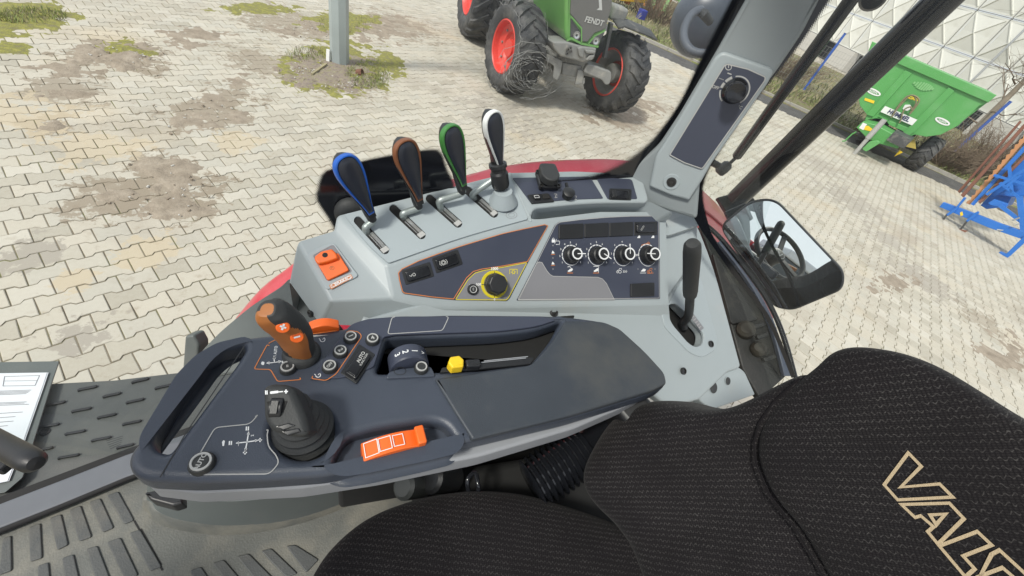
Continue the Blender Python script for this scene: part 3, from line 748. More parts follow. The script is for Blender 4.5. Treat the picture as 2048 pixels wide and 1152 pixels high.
# --- hand levers: knob with coloured rim, navy inset, collar and bent steel stem
def lever(label, rim, top, tip, base, bend, wpx, off=0.0, fn=(0.30, -0.78, 0.42)):
    bp = LP.at(*base, -0.01)
    yk = bp.y - 0.005
    K0 = at_y(tip[0], tip[1], yk); K1 = at_y(top[0], top[1], yk)
    ax = (K1 - K0); L = ax.length; ax.normalize()
    n = Vector(fn); n = (n - ax * n.dot(ax)).normalized(); u = ax.cross(n).normalized()
    if u.x < 0: u = -u
    W = wpx / FPX * ((K1 - CAM).dot(Vector((AX.z, AY.z, AZ.z)))) / 2
    t = thing('hand_lever', label, 'lever', tuple(bp), 'hand levers on the lever plate')
    # outline of the teardrop: (along, half width)
    pr = [(0.0, 0.30), (0.08, 0.34), (0.25, 0.50), (0.45, 0.74), (0.62, 0.93), (0.76, 1.0), (0.87, 0.93), (0.94, 0.74), (0.985, 0.42), (1.0, 0.0)]
    def out(k, s0=0.0):
        P = [Vector((a, b)) for a, b in pr]
        C1 = catmull([(p.x * L, p.y * W) for p in P], 4)
        left = [Vector((c[0], c[1])) for c in C1]; right = [Vector((c[0], -c[1])) for c in reversed(C1[:-1])]
        poly = left + right
        if k:
            q = []
            for i, p in enumerate(poly):
                d = (poly[(i + 1) % len(poly)] - poly[i - 1]).normalized(); q.append(p - Vector((-d.y, d.x)) * (-k))
            poly = q
        return poly
    def place(P, z): return [K0 + ax * p.x + u * p.y + n * z for p in P]
    th = 0.009
    # dark body, a loft of shrinking outlines so that its back is rounded
    mb = MB(); base_ = out(0); N = len(base_); rings = []
    for z, sc in ((0.0, 1.0), (-th * .5, 1.0), (-th * 1.1, 0.92), (-th * 1.6, 0.72), (-th * 1.85, 0.4)):
        rings.append(place([Vector((L * .55 + (p.x - L * .55) * (0.97 + 0.03 * sc) if sc < 1 else p.x, p.y * sc)) for p in base_], z))
    for r in rings: mb.v += r
    for i in range(len(rings) - 1):
        for k in range(N): mb.f.append([i * N + k, i * N + (k + 1) % N, (i + 1) * N + (k + 1) % N, (i + 1) * N + k]); mb.m.append(0)
    mb.f.append(list(range(N))); mb.m.append(0); mb.f.append([(len(rings) - 1) * N + k for k in range(N)][::-1]); mb.m.append(0)
    knob = mb.build('knob', M['black'], t, 50, weld=True)
    # rim: a rounded band round the front edge; inset: a navy pad slightly proud inside it
    RB = [Vector((L * 0.09 + p.x * 0.91, p.y * (1.0 if p.x > .3 * L else 0.80 + 0.66 * p.x / L))) for p in base_]
    def ring(kx, ky, z): return place([Vector((L * .60 + (p.x - L * .60) * kx, p.y * ky)) for p in RB], z)
    def rings(lv, name, mt_, par_, cap):
        mb = MB()
        for r in lv: mb.v += r
        for i in range(len(lv) - 1):
            for k in range(N): mb.f.append([i * N + k, i * N + (k + 1) % N, (i + 1) * N + (k + 1) % N, (i + 1) * N + k]); mb.m.append(0)
        if cap: mb.f.append([(len(lv) - 1) * N + k for k in range(N)]); mb.m.append(0)
        return mb.build(name, mt_, par_, 45)
    rings([ring(1.01, 1.02, -0.005), ring(1.012, 1.03, 0.001), ring(1.0, 0.99, 0.0035), ring(0.97, 0.90, 0.0042), ring(0.948, 0.82, 0.0034), ring(0.94, 0.80, 0.001)], 'rim', rim, knob, False)
    rings([ring(0.948, 0.81, 0.0022), ring(0.935, 0.78, 0.0042), ring(0.87, 0.58, 0.0058), ring(0.80, 0.36, 0.0066), ring(0.7, 0.12, 0.0069)], 'inset', M['inset'], knob, True)
    mb = MB(); e = K0 - ax * 0.012
    mb.tube([K0 + ax * 0.03 - n * 0.012, K0 + ax * 0.004 - n * 0.012, e - n * 0.012], [W * 0.42, W * 0.40, W * 0.34], 14); mb.build('collar', M['black'], t, 40)
    kb = at_y(bend[0], bend[1], yk + 0.002)
    mb = MB(); mb.tube(catmull([bp, bp * 0.5 + kb * 0.5, kb, kb * 0.55 + (e - n * .012) * 0.45, e - n * 0.012, K0 - n * 0.012], 5), 0.0062, 10)
    mb.build('stem', M['steel'], t, 50)
    return t
lever('leftmost hand lever, with a bright blue rim', M['blue_rim'], (684, 312), (747, 436), (737, 474), (731, 456), 58)
lever('brown rimmed hand lever between the blue and the green one', M['brown_rim'], (806, 280), (842, 410), (812, 444), (806, 428), 57)
lever('green rimmed hand lever between the brown and the white one', M['green_rim'], (898, 251), (930, 380), (884, 428), (879, 402), 54)
lever('rightmost hand lever, with a white rim and a long bent stem', M['white_rim'], (984, 223), (1002, 346), (950, 405), (946, 388), 50)
# the short black knob on a grey boot behind the white lever
bt = thing('boot_lever', 'short black plug lever on a grey conical boot at the corner of the lever plate', 'lever', tuple(LP.at(1003, 402)))
b0 = LP.at(1006, 404, 0.003); bu = (at_y(997, 340, b0.y + .012) - b0).normalized()
mb = MB(); mb.lathe([(0.028, 0), (0.027, 0.004), (0.020, 0.018), (0.017, 0.026), (0.010, 0.027)], b0, LP.n * .5 + bu * .5, 24); mb.build('boot', M['console2'], bt, 40)
mb = MB(); mb.lathe([(0.008, 0.020), (0.008, 0.030), (0.015, 0.031), (0.0165, 0.036), (0.0165, 0.058), (0.014, 0.062), (0.014, 0.068), (0.0165, 0.070), (0.0165, 0.076), (0.013, 0.078), (0, 0.078)], b0, bu, 20); mb.build('plug', M['black'], bt, 30)

# --- brake pod
pod = thing('brake_switch', 'orange parking brake switch in a grey recessed frame at the left end of the console', 'switch', tuple(BP.at(668, 540)))
fr = rnd([(612, 510), (638, 494), (668, 485), (717, 551), (708, 557), (656, 579), (650, 576)], [6, 30, 8, 8, 5, 6, 6])
win = rnd([(626, 511), (667, 489), (705, 543), (655, 562)], 5)
slab('frame', BP, [fr, win], 0.002, 0.004, M['console2'], pod, 0.001)
slab('recess', BP, rnd([(624, 510), (668, 487), (708, 545), (654, 564)], 4), 0.0012, 0.001, M['padgrey'], pod, 0.0002)
slab('rocker', BP, rnd([(634, 526), (676, 505), (698, 540), (655, 561)], 4), 0.0065, 0.007, M['orange'], pod, 0.0015)
slab('grip', BP, rnd([(628, 513), (642, 502), (664, 497), (674, 508), (676, 516), (654, 524), (636, 528), (630, 522)], 4), 0.014, 0.014, M['orange'], pod, 0.003)
mb = MB(); mb.lathe([(0.0042, 0), (0, 0.0001)], BP.at(650, 510, 0.0143), BP.n, 14); mb.build('pin_hole', M['hole'], pod)
mb = MB(); mb.poly(BP, rnd([(658, 570), (702, 548), (706, 556), (662, 579)], 2), 0.0026, 0); mb.strip(BP, rnd([(661, 570), (701, 550), (703, 555), (663, 576)], 1), 0.0008, 0.0030, True, 1)
ptext(mb, BP, 'BRAKE', 682, 563, 7, 25, 1, 0.0031, bold=0.03)
for x, y in ((667, 570), (698, 556)):
    mb.ribbon([BP.at(x + 4 * math.cos(k * .8), y + 3 * math.sin(k * .8), 0.0031) for k in range(8)], BP.n, 0.0008, True, 1)
mb.build('brake_label', [M['orangeprint'], M['label']], pod)
mb = MB()
mb.ribbon([BP.at(664 + 4.5 * math.cos(k * .8), 536 + 4 * math.sin(k * .8), 0.0068) for k in range(8)], BP.n, 0.0007, True)
ptext(mb, BP, 'P', 664, 536, 6, 20, 0, 0.0069)
mb.build('embossed_mark', M['bronze'], pod)

# --- left instrument panel with the PTO dial
pl1 = thing('power_takeoff_panel', 'navy tapering instrument panel with orange outline and a yellow ringed dial', 'panel', tuple(PP.at(930, 560)))
o1 = [(796, 546), (803, 538)] + [(836, 522), (880, 506), (921.6, 492), (965, 479), (1006.6, 466.7), (1050, 457), (1091, 448.6), (1097, 451)] + [(1056, 525), (1020, 596), (1014, 602), (907, 600), (865, 596), (808, 588), (804, 584), (798, 560)]
slab('face_plate', PP, rnd(o1, 2), 0.0015, 0.004, M['navy'], pl1, 0.0006)
def scale_poly(P, k):
    c = sum((Vector(p) for p in P), Vector((0, 0))) / len(P)
    return [c + (Vector(p) - c) * k for p in P]
top_out = o1[:10] + [(1056, 523), (1006, 532), (965, 538), (947, 543), (933, 556), (907, 598.5), (865, 594.5), (808, 586.5), (804, 583), (798, 560)]
mb = MB(); mb.strip(PP, scale_poly(top_out, 0.992), 0.0013, 0.0019, True); mb.build('orange_outline', M['orangeprint'], pl1)
pad = [(1054, 525), (1006, 534.5), (967, 541), (950, 546), (936, 559), (911, 599), (1013, 600), (1018, 594)]
mb = MB(); mb.poly(PP, rnd(pad, 3), 0.0019, 0); mb.strip(PP, rnd(pad, 3), 0.0013, 0.0023, True, 1)
mb.strip(PP, [(1019.5, 548), (1019.5, 538.5), (1034.5, 538.5), (1034.5, 548)], 0.0012, 0.0024, mi=1)
mb.ribbon([PP.at(1027 + 3 * math.cos(k), 544 + 3 * math.sin(k), 0.0024) for k in range(6)], PP.n, 0.0012, True, 1)
for k in range(6): mb.strip(PP, [(1027 + 3.6 * math.cos(k), 544 + 3.6 * math.sin(k)), (1027 + 5 * math.cos(k), 544 + 5 * math.sin(k))], 0.0012, 0.0024, mi=1)
mb.build('pad', [M['padgrey'], M['yellowprint']], pl1)
mb = MB()
ptext(mb, PP, '1000', 989, 537.5, 5.5, 3, 0, 0.0026, bold=0.03); ptext(mb, PP, '500', 957, 569, 5, 3, 0, 0.0026, bold=0.03); ptext(mb, PP, '0', 989, 599, 4.5, 3, 0, 0.0026, bold=0.03)
mb.build('dial_numbers', M['label'], pl1)
dc = PP.at(989, 569, 0.002); du = PP.at(1012, 569, 0.002) - dc; dr = du.length
mb = MB(); mb.lathe([(dr * 0.92, 0), (dr * 0.92, 0.0010), (dr * 1.12, 0.0012), (dr * 1.15, 0.0)], dc, PP.n, 40, caps=False)
mb.build('dial_ring', M['yellowprint'], pl1)
mb = MB()
for a in (0, 90, 180, 270):
    c_, s_ = math.cos(R_(a)), math.sin(R_(a)); mb.strip(PP, [(989 + 19 * c_, 569 + 19 * s_), (989 + 26 * c_, 569 + 26 * s_)], 0.0012, 0.0036)
mb.build('dial_tick', M['navy'], pl1)
mb = MB(); mb.lathe([(dr * .93, 0.001), (dr * .93, 0.008), (dr * .90, 0.010)], dc, PP.n, 8); mb.lathe([(dr * .90, 0.010), (dr * .82, 0.020), (dr * .76, 0.023), (0, 0.0235)], dc, PP.n, 8)
dial = mb.build('dial', M['black'], pl1, 25); bevel(dial, 0.0015, 2, 25)
bc = PP.at(945, 579, 0.002)
mb = MB(); mb.lathe([(0.0098, 0), (0.0095, 0.004), (0.0082, 0.0055), (0, 0.0058)], bc, PP.n, 22); pb = mb.build('push_button', M['black'], pl1, 30)
mb = MB(); mb.lathe([(0.0052, 0.0058), (0.0065, 0.0062), (0.0066, 0.0058)], bc, PP.n, 20, caps=False); put_text(mb, 'E', 0.007, bc + PP.n * 0.0064, Vector((1, 0, 0)), PP.n); mb.build('button_mark', M['silver'], pb)
def mk1(mb, pl, pt, h):
    mb.ribbon([pl.at(*pt(-8 + 3 * math.cos(k), 3 * math.sin(k)), h) for k in range(6)], pl.n, 0.0009, True)
    mb.ribbon([pl.at(*pt(-18, -1), h), pl.at(*pt(-14, 2), h), pl.at(*pt(-12, -2), h)], pl.n, 0.0009)
def mk2(mb, pl, pt, h):
    for r in (3, 5): mb.ribbon([pl.at(*pt(-8 + r * math.cos(k), r * math.sin(k)), h) for k in range(6)], pl.n, 0.0009, True)
    for a in (-1, 1): mb.ribbon([pl.at(*pt(-8 + a * 6, -5), h), pl.at(*pt(-8 + a * 8, 1), h), pl.at(*pt(-8 + a * 5, 5), h)], pl.n, 0.0009)
rocker(pl1, PP, 835.8, 546.8, 48, 21, 17, mark=mk1, parent=pl1)
rocker(pl1, PP, 894.5, 522.5, 45, 22, 19, mark=mk2, parent=pl1)

# --- knob panel
pl2 = thing('knob_panel', 'navy control panel with four rotary knobs in a row and blank covers above', 'panel', tuple(PP.at(1180, 520)))
o2 = [(1033, 601), (1074, 522), (1110, 450), (1118, 444)] + [(1162, 438.5), (1215, 434), (1262, 431.8), (1312, 431.5), (1319, 434), (1320.5, 598)]
slab('face_plate', PP, rnd(o2, 3), 0.0015, 0.004, M['navy'], pl2, 0.0006)
pad2 = [(1037, 600), (1073, 527), (1078, 524), (1084, 525), (1094, 542), (1100, 549), (1106, 552.5), (1196, 554.5), (1205, 558), (1213, 567), (1229, 600)]
mb = MB(); mb.poly(PP, pad2, 0.0018, 0); mb.strip(PP, pad2, 0.0010, 0.0022, True, 1); mb.build('pad', [M['padgrey'], M['silver']], pl2)
mb = MB(); mb.strip(PP, scale_poly(rnd(o2, 3), 0.985), 0.0009, 0.0019, True); mb.build('silver_outline', M['silver'], pl2)
for x0, x1, ya, yb in ((1118, 1167.5, 447.5, 477.5), (1169.5, 1217.5, 446, 474.5), (1219.5, 1267, 444.5, 472.5), (1262, 1309.5, 566, 593.5)):
    slab('blank_cover', PP, rnd([(x0, ya + 1.5), (x1, ya - 1), (x1, yb - 1.5), (x0, yb + 0.5)], 2), 0.0045, 0.005, M['black'], pl2, 0.0012)
slab('switch_frame', PP, rnd([(1269, 444), (1315, 443), (1315, 470), (1269, 471)], 2), 0.003, 0.003, M['black'], pl2, 0.0008)
def mk3(mb, pl, pt, h): mb.ribbon([pl.at(*pt(-12, 4), h), pl.at(*pt(-7, -4), h), pl.at(*pt(-5, -3), h), pl.at(*pt(-10, 5), h)], pl.n, 0.0007, True)
rocker(pl2, PP, 1293.5, 455.5, 38, 19, 1, frame=False, mark=mk3, parent=pl2)
KN = [(1142, 0.0, '123456789', 90), (1194, -32, '123456789', 90), (1245.3, 88, '1234567', 90), (1294.9, 178, '', 90)]
for x, pa, nums, _ in KN:
    kc = PP.at(x, 510.5, 0.0018); R0 = (PP.at(x + 17.4, 510.5, 0.0018) - kc).length
    mb = MB(); mb.lathe([(R0 * 0.86, 0), (R0 * 0.76, 0.013), (R0 * 0.62, 0.0145), (R0 * 0.58, 0.0235), (R0 * 0.52, 0.0245), (0, 0.0245)], kc, PP.n, 28)
    kn = mb.build('rotary_knob', M['black'], pl2, 30)
    mb = MB(); mb.lathe([(R0 * 0.44, 0.0247), (R0 * 0.57, 0.0248), (R0 * 0.57, 0.0236)], kc, PP.n, 26, caps=False)
    u0 = (PP.at(x + 10, 510.5) - PP.at(x, 510.5)).normalized(); w0 = PP.n.cross(u0)
    d0 = u0 * math.cos(R_(pa)) + w0 * math.sin(R_(pa)); s0 = PP.n.cross(d0)
    q0 = kc + PP.n * 0.0251
    mb.face([q0 + d0 * (-R0 * .0) - s0 * .0009, q0 + d0 * R0 * .92 - s0 * .0009, q0 + d0 * R0 * .92 + s0 * .0009, q0 + s0 * .0009])
    mb.build('pointer_ring', M['white'], kn, 30)
    mb = MB()
    for k in range(10):           # dial scale: heavy dashes over the top, a thin line below
        a0, a1 = 205 - k * 22, 205 - k * 22 - 18
        mb.ribbon([kc + (u0 * math.cos(R_(a)) + w0 * math.sin(R_(a))) * R0 * 1.0 + PP.n * 0.0003 for a in (a0, (a0 + a1) / 2, a1)], PP.n, 0.0020 if k < 8 else 0.0009)
    mb.ribbon([kc + (u0 * math.cos(R_(a)) + w0 * math.sin(R_(a))) * R0 * 1.0 + PP.n * 0.0003 for a in range(205, 345, 8)], PP.n, 0.0009)
    for k, ch in enumerate(nums):
        a = 215 - k * 250 / max(1, len(nums) - 1)
        put_text(mb, ch, 0.0052, kc + (u0 * math.cos(R_(a)) + w0 * math.sin(R_(a))) * R0 * 1.27 + PP.n * 0.0004, u0, PP.n, bold=0.02)
    mb.build('dial_scale', M['white'], pl2)
def tick(mb, pts, w=0.0011, mi=0, h=0.0021): mb.strip(PP, pts, w, h, mi=mi)
mb = MB()
# implement symbols under the knobs and beside them
for cx in (1140, 1192):
    tick(mb, [(cx - 6, 546), (cx + 6, 546)], 0.0012, 1)
    mb.poly(PP, rnd([(cx - 5, 542), (cx + 3, 536), (cx + 6, 538), (cx + 4, 542), (cx - 3, 544)], 1), 0.0021, 0)
tick(mb, [(1135, 534), (1139, 533), (1142, 535)]); tick(mb, [(1197, 545), (1197, 534)]); tick(mb, [(1187, 532.5), (1198, 532.5)])
for cx, mi in ((1240, 0), (1301, 2)):
    mb.ribbon([PP.at(cx + 3 * math.cos(k), 543.5 + 3 * math.sin(k), .0021) for k in range(6)], PP.n, 0.0009, True, mi)
    mb.ribbon([PP.at(cx - 5 + 2 * math.cos(k), 544 + 2 * math.sin(k), .0021) for k in range(6)], PP.n, 0.0008, True, mi)
    tick(mb, [(cx - 6, 541), (cx - 2, 540), (cx - 1, 537), (cx + 3, 537), (cx + 3, 540)], 0.0008, mi)
for k in range(3): tick(mb, [(1246 + k * 3, 540.5), (1248 + k * 3, 543), (1246 + k * 3, 545.5)], 0.0009)
mb.poly(PP, rnd([(1281, 543), (1287, 537), (1292, 539), (1290, 543)], 1), 0.0021, 0); tick(mb, [(1280, 546), (1292, 546)], 0.001); tick(mb, [(1295, 547), (1307, 546)], 0.0009, 2)
mb.ribbon([PP.at(1294.9 + 23 * math.cos(R_(a)), 510.5 - 23 * math.sin(R_(a)), .0021) for a in range(80, 128, 6)], PP.n, 0.0013, False, 2)
tick(mb, [(1293, 487), (1297, 484), (1300, 487), (1296, 490), (1293, 487)], 0.0009, 2)
ptext(mb, PP, 'OFF', 1273, 510.5, 3.6, 0, 0, 0.0021, bold=0.02)
mb.poly(PP, rnd([(1103.5, 479), (1110, 479), (1110, 485), (1103.5, 485)], 1), 0.0021, 0)
mb.ribbon([PP.at(1106.7 + 2 * math.cos(R_(a)), 479 - 3 * math.sin(R_(a)), .0021) for a in range(0, 181, 30)], PP.n, 0.0008)
tick(mb, [(1109, 488), (1113, 478)], 0.0007); tick(mb, rnd([(1112, 482), (1119, 482), (1119, 489), (1112, 489)], 1) , 0.0009); tick(mb, [(1112, 489), (1119, 489)], 0.0012)
for y in (505, 527):
    tick(mb, [(1102, y + 4), (1110, y + 4)], 0.0011, 1); mb.poly(PP, [(1103, y + 2), (1105, y - 4), (1108, y - 1), (1109, y + 2)], 0.0021, 0)
for cx in (1278, 1306): mb.poly(PP, [(cx - 4, 476), (cx, 470.5), (cx + 2.5, 472), (cx + 2.5, 476)], 0.0021, 0)
mb.build('printed_symbols', [M['white'], M['orangeprint'], M['orangeprint']], pl2)
mb = MB()
for y in (491, 516, 538): mb.lathe([(0.0016, 0), (0, 0.0003)], PP.at(1106, y, .0019), PP.n, 8)
for x in (1276, 1310): mb.lathe([(0.0016, 0), (0, 0.0003)], PP.at(x, 538, .0019), PP.n, 8)
mb.build('indicator_lamp', M['padgrey'], pl2)

# --- rear shelf panels
pl3 = thing('socket_panel', 'slate blue shelf panel with a lidded socket, small connector and capped outlet', 'panel', tuple(LP.at(1115, 378)))
slab('face_plate', LP, rnd([(1025, 355.5), (1180, 352.5), (1207, 396.5), (1134, 399), (1063, 407)], [3, 5, 3, 40, 3]), 0.0025, 0.003, M['navy'], pl3, 0.0006)
lb = LP.at(1093, 366, 0.003); lu = (LP.at(1103, 366, 0.003) - lb).normalized(); lw = LP.n.cross(lu)
Ml = Matrix((lu, lw, LP.n)).transposed().to_4x4(); Ml.translation = lb
mb = MB(); mb.box((0, 0.002, 0.006), (0.042, 0.044, 0.012), Ml); o = mb.build('socket_base', M['black'], pl3); bevel(o, 0.003, 2)
me = curve_solid([[Vector(p) for p in rnd([(-0.017, 0.024), (0.017, 0.024), (0.019, -0.012), (0.008, -0.026), (-0.008, -0.026), (-0.019, -0.012)], 0.008)]], 0.017, 0.003)
me.transform(Ml @ Matrix.Translation((0, 0.004, 0.030)) @ Matrix.Rotation(R_(-6), 4, 'X'))
wnormal(finish(me, 'socket_lid', M['rubber'], pl3))
for sx, sy in ((-1, 1), (1, -1), (-1, -1)):
    mb = MB(); mb.lathe([(0.0045, 0.009), (0.0045, 0.0145), (0.0028, 0.0145), (0.0025, 0.012), (0, 0.012)], Ml @ Vector((sx * 0.018, sy * 0.018, 0)), LP.n, 12); mb.build('socket_screw', M['screw'], pl3)
slab('connector_block', LP, rnd([(1055, 389), (1098, 387), (1109, 402), (1064, 406)], 2), 0.0055, 0.005, M['black'], pl3, 0.001)
slab('connector_cap', LP, rnd([(1065, 388), (1079, 387.5), (1083, 397), (1070, 398)], 2), 0.009, 0.004, M['black'], pl3, 0.001)
slab('connector_jack', LP, rnd([(1084, 387), (1097, 386), (1101, 396), (1087, 397)], 2), 0.0085, 0.004, M['hole'], pl3, 0.001)
mb = MB(); mb.strip(LP, rnd([(1068, 391), (1077, 390.5), (1079, 395), (1070, 395.5)], 1), 0.0008, 0.0095, True); mb.build('connector_mark', M['white'], pl3)
oc = LP.at(1134, 393, 0.003)
mb = MB(); mb.lathe([(0.0105, 0), (0.0105, 0.008), (0.0125, 0.010), (0.0125, 0.014), (0.009, 0.016), (0, 0.0165)], oc, LP.n, 22); mb.bar(oc + LP.n * .011 + lw * .01, oc + LP.n * .012 + lw * 0.024, 0.005, 0.004, LP.n); mb.build('outlet_cap', M['black'], pl3, 30)
mb = MB()
for x, y in ((1111, 391), (1150, 395)): 
    mb.strip(LP, [(x - 3, y - 3), (x + 2, y - 3), (x + 3, y)], 0.001, 0.0029); mb.strip(LP, [(x - 2, y + 4), (x + 4, y + 3.5)], 0.001, 0.0029); mb.strip(LP, [(x, y - 1), (x + 1, y + 5)], 0.001, 0.0029)
mb.strip(LP, [(1109, 378), (1114, 377.6)], 0.001, 0.0029)
mb.build('printed_symbols', M['silver'], pl3)
pl4 = thing('shelf_switch_panel', 'small slate blue shelf panel with one black rocker switch beside the pillar', 'panel', tuple(LP.at(1240, 378)))
slab('face_plate', LP, rnd([(1192, 354), (1264, 358), (1275, 397.5), (1216, 398)], [3, 6, 3, 3]), 0.0025, 0.003, M['navy'], pl4, 0.0006)
rocker(pl4, LP, 1241, 388, 36, 15, -2, parent=pl4, h0=0.003)
slab('switch_ramp', LP, rnd([(1223, 380), (1232, 378), (1236, 392), (1227, 393)], 3), 0.013, 0.005, M['black'], pl4, 0.002)

# --- hand lever in the pocket
hl = thing('pocket_lever', 'black upright lever with a long rubber grip in a pocket of the grey console', 'lever', tuple(FP.at(1375, 660, -0.02)))
h0 = FP.at(1368, 655, -0.02); yk = FP.at(1375, 610, 0.05).y
g0, g1, g2 = at_y(1377, 630, yk), at_y(1380, 590, yk - 0.004), at_y(1385, 486, yk - 0.01)
mb = MB(); mb.tube(catmull([h0, at_y(1366, 645, yk + .005), g0, g1], 6), 0.0095, 12); mb.build('shaft', M['black'], hl, 50)
gd = (g2 - g1); gl = gd.length; mb = MB()
mb.lathe([(0.011, 0), (0.0135, 0.002), (0.0145, gl * .1), (0.0150, gl * .5), (0.0155, gl * .85), (0.0145, gl * .96), (0.011, gl), (0, gl * 1.005)], g1, gd, 20); mb.build('grip', M['rubber'], hl, 40)
# ------------------------------------------------------------------ the armrest with its controls
AP = Plane((0, 0, 2.12), (0.0, 0.0, 1.0))
arm = thing('armrest', 'long navy control armrest with a hand loop at its front end and a padded rear', 'armrest', tuple(AP.at(700, 830) - Vector((0, 0, 0.12))))
a_out = [(256, 905), (252, 926), (262, 946), (288, 958), (385, 963), (520, 958), (655, 949), (740, 927), (940, 880), (1140, 834), (1310, 782), (1336, 768), (1332, 745), (1290, 700), (1240, 655), (1205, 640), (1150, 632), (1090, 628), (900, 626), (800, 629), (735, 639), (690, 654), (640, 661), (540, 666), (480, 673), (440, 688), (407, 714), (380, 750), (300, 850)]
a_out = [tuple(p) for p in rnd(a_out, 22, 3)]
loop = rnd([(486, 686), (489, 697), (470, 728), (346, 893), (336, 904), (313, 899), (303, 882), (306, 866), (372, 752), (405, 718), (440, 697)], 9, 4)
well = circ(606, 862, 63, 28, 55)
cav = rnd([(774, 674), (1000, 667), (1072, 658), (1122, 641), (1100, 682), (1064, 724), (960, 738), (752, 744)], [8, 40, 30, 3, 20, 8, 10, 10], 4)
palm = rnd([(664, 926), (690, 872), (760, 856), (860, 840), (892, 848), (914, 880), (905, 892), (850, 905), (735, 928), (690, 934)], [12, 25, 20, 20, 15, 15, 15, 10, 10, 10], 4)
slab('body', AP, [a_out, loop, well, cav, palm], 0, 0.036, M['arm'], arm, 0.010, 5)
slab('trim', AP, rnd([(292, 972), (390, 985), (600, 976), (760, 952), (960, 912), (1150, 856), (1290, 795), (1300, 740), (800, 700), (500, 720), (400, 900)], 14, 4), -0.034, 0.036, M['armunder'], arm, 0.005)
def floor_of(name, pts, depth, mt, bev=0.001): return slab(name, AP, pts, -depth, 0.004, mt, arm, bev)
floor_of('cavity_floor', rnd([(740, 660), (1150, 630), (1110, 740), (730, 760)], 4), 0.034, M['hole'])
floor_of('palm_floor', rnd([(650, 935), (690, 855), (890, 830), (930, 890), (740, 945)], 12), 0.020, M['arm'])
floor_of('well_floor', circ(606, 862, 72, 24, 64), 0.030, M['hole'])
mb = MB(); mb.strip(AP, [(489, 692), (440, 765), (372, 866), (320, 955)], 0.0012, 0.0003); mb.build('seam', M['black'], arm)
slab('elbow_pad', AP, rnd([(870, 757), (1062, 729), (1104, 684), (1130, 641), (1206, 642), (1240, 657), (1290, 702), (1330, 746), (1334, 767), (1308, 780), (1140, 831), (945, 878), (905, 815)], [3, 10, 20, 4, 14, 8, 20, 12, 6, 8, 30, 4, 30]), 0.004, 0.012, M['armpad'], arm, 0.0035)
slab('switch_bank', AP, rnd([(618, 759), (700, 648), (735, 637), (800, 632), (1085, 632), (1112, 640), (1072, 653), (1000, 662), (792, 669), (767, 673), (748, 733), (690, 755)], [5, 14, 14, 10, 20, 4, 20, 20, 8, 8, 6, 20]), 0.0025, 0.005, M['navy'], arm, 0.0015)
mb = MB()
mb.strip(AP, rnd([(535, 688), (508, 738), (541, 739), (555, 763), (603, 759)], 5), 0.0011, 0.0005)
mb.strip(AP, rnd([(536, 687), (556, 677), (675, 661)], 4), 0.0011, 0.0005)
mb.strip(AP, rnd([(622, 757), (652, 761), (672, 748), (724, 672), (716, 663), (696, 661)], 6), 0.0011, 0.0029)
mb.build('orange_line', M['orangeprint'], arm)
mb = MB()
mb.strip(AP, rnd([(376, 948), (430, 855), (500, 848), (518, 827)], 10), 0.0011, 0.0005)
mb.strip(AP, rnd([(376, 949), (540, 948), (558, 925), (552, 910), (536, 893), (534, 868), (537, 858)], 12), 0.0011, 0.0005)
mb.strip(AP, rnd([(784, 634), (775, 668), (885, 661), (898, 633)], 6), 0.0011, 0.0029)
mb.poly(AP, [(626, 674), (660, 670), (627, 670.5)], 0.0006)
mb.build('white_line', M['silver'], arm)
mb = MB()
def arrow(a, b, h=0.0006, w=0.0012):
    mb.strip(AP, [a, b], w, h); d = (Vector(b) - Vector(a)).normalized(); o = Vector((-d.y, d.x)); e = Vector(b)
    mb.poly(AP, [e + d * 4, e - d * 3 + o * 3, e - d * 3 - o * 3], h)
arrow((494, 884), (497, 866)); arrow((494, 884), (491, 900)); arrow((494, 884), (475, 886)); arrow((494, 884), (513, 881))
for x, y in ((520, 880), (490, 905)):
    mb.strip(AP, [(x - 4, y), (x + 4, y)], 0.0014, 0.0006); mb.strip(AP, [(x, y - 4), (x, y + 4)], 0.0014, 0.0006)
for x, y in ((461, 886), (495, 857)):
    for k in (-2, 2): mb.strip(AP, [(x + k, y - 4), (x + k - 0.5, y + 4)], 0.0012, 0.0006)
ptext(mb, AP, '1', 477, 890, 5, 5, 0, 0.0006, bold=0.02); ptext(mb, AP, '2', 505, 871, 5, 80, 0, 0.0006, bold=0.02)
mb.poly(AP, [(445, 892), (444, 884), (447, 880), (450, 882), (448, 892)], 0.0006)
arrow((549, 725), (548, 715)); arrow((549, 725), (536, 726)); arrow((549, 725), (560, 723))
mb.poly(AP, rnd([(563, 724), (566, 720), (569, 721), (569, 727), (565, 728)], 1), 0.0006)
mb.poly(AP, rnd([(522, 727), (524, 723), (529, 724), (528, 730), (524, 730)], 1), 0.0006)
ptext(mb, AP, 'P1 AUTO', 551, 704, 4.5, 82, 0, 0.0006, bold=0.02)
for cx, cy, h in ((645, 679, 0.0006), (636, 750, 0.0030)):
    mb.ribbon([AP.at(cx + 5 * math.cos(R_(a)), cy + 4.5 * math.sin(R_(a)), h) for a in range(-60, 200, 20)], AP.n, 0.0010)
    mb.strip(AP, [(cx, cy), (cx + 4, cy - 4)], 0.0009, h); mb.strip(AP, [(cx - 7, cy - 2), (cx - 4, cy + 1)], 0.001, h)
mb.build('printed_symbols', M['white'], arm)
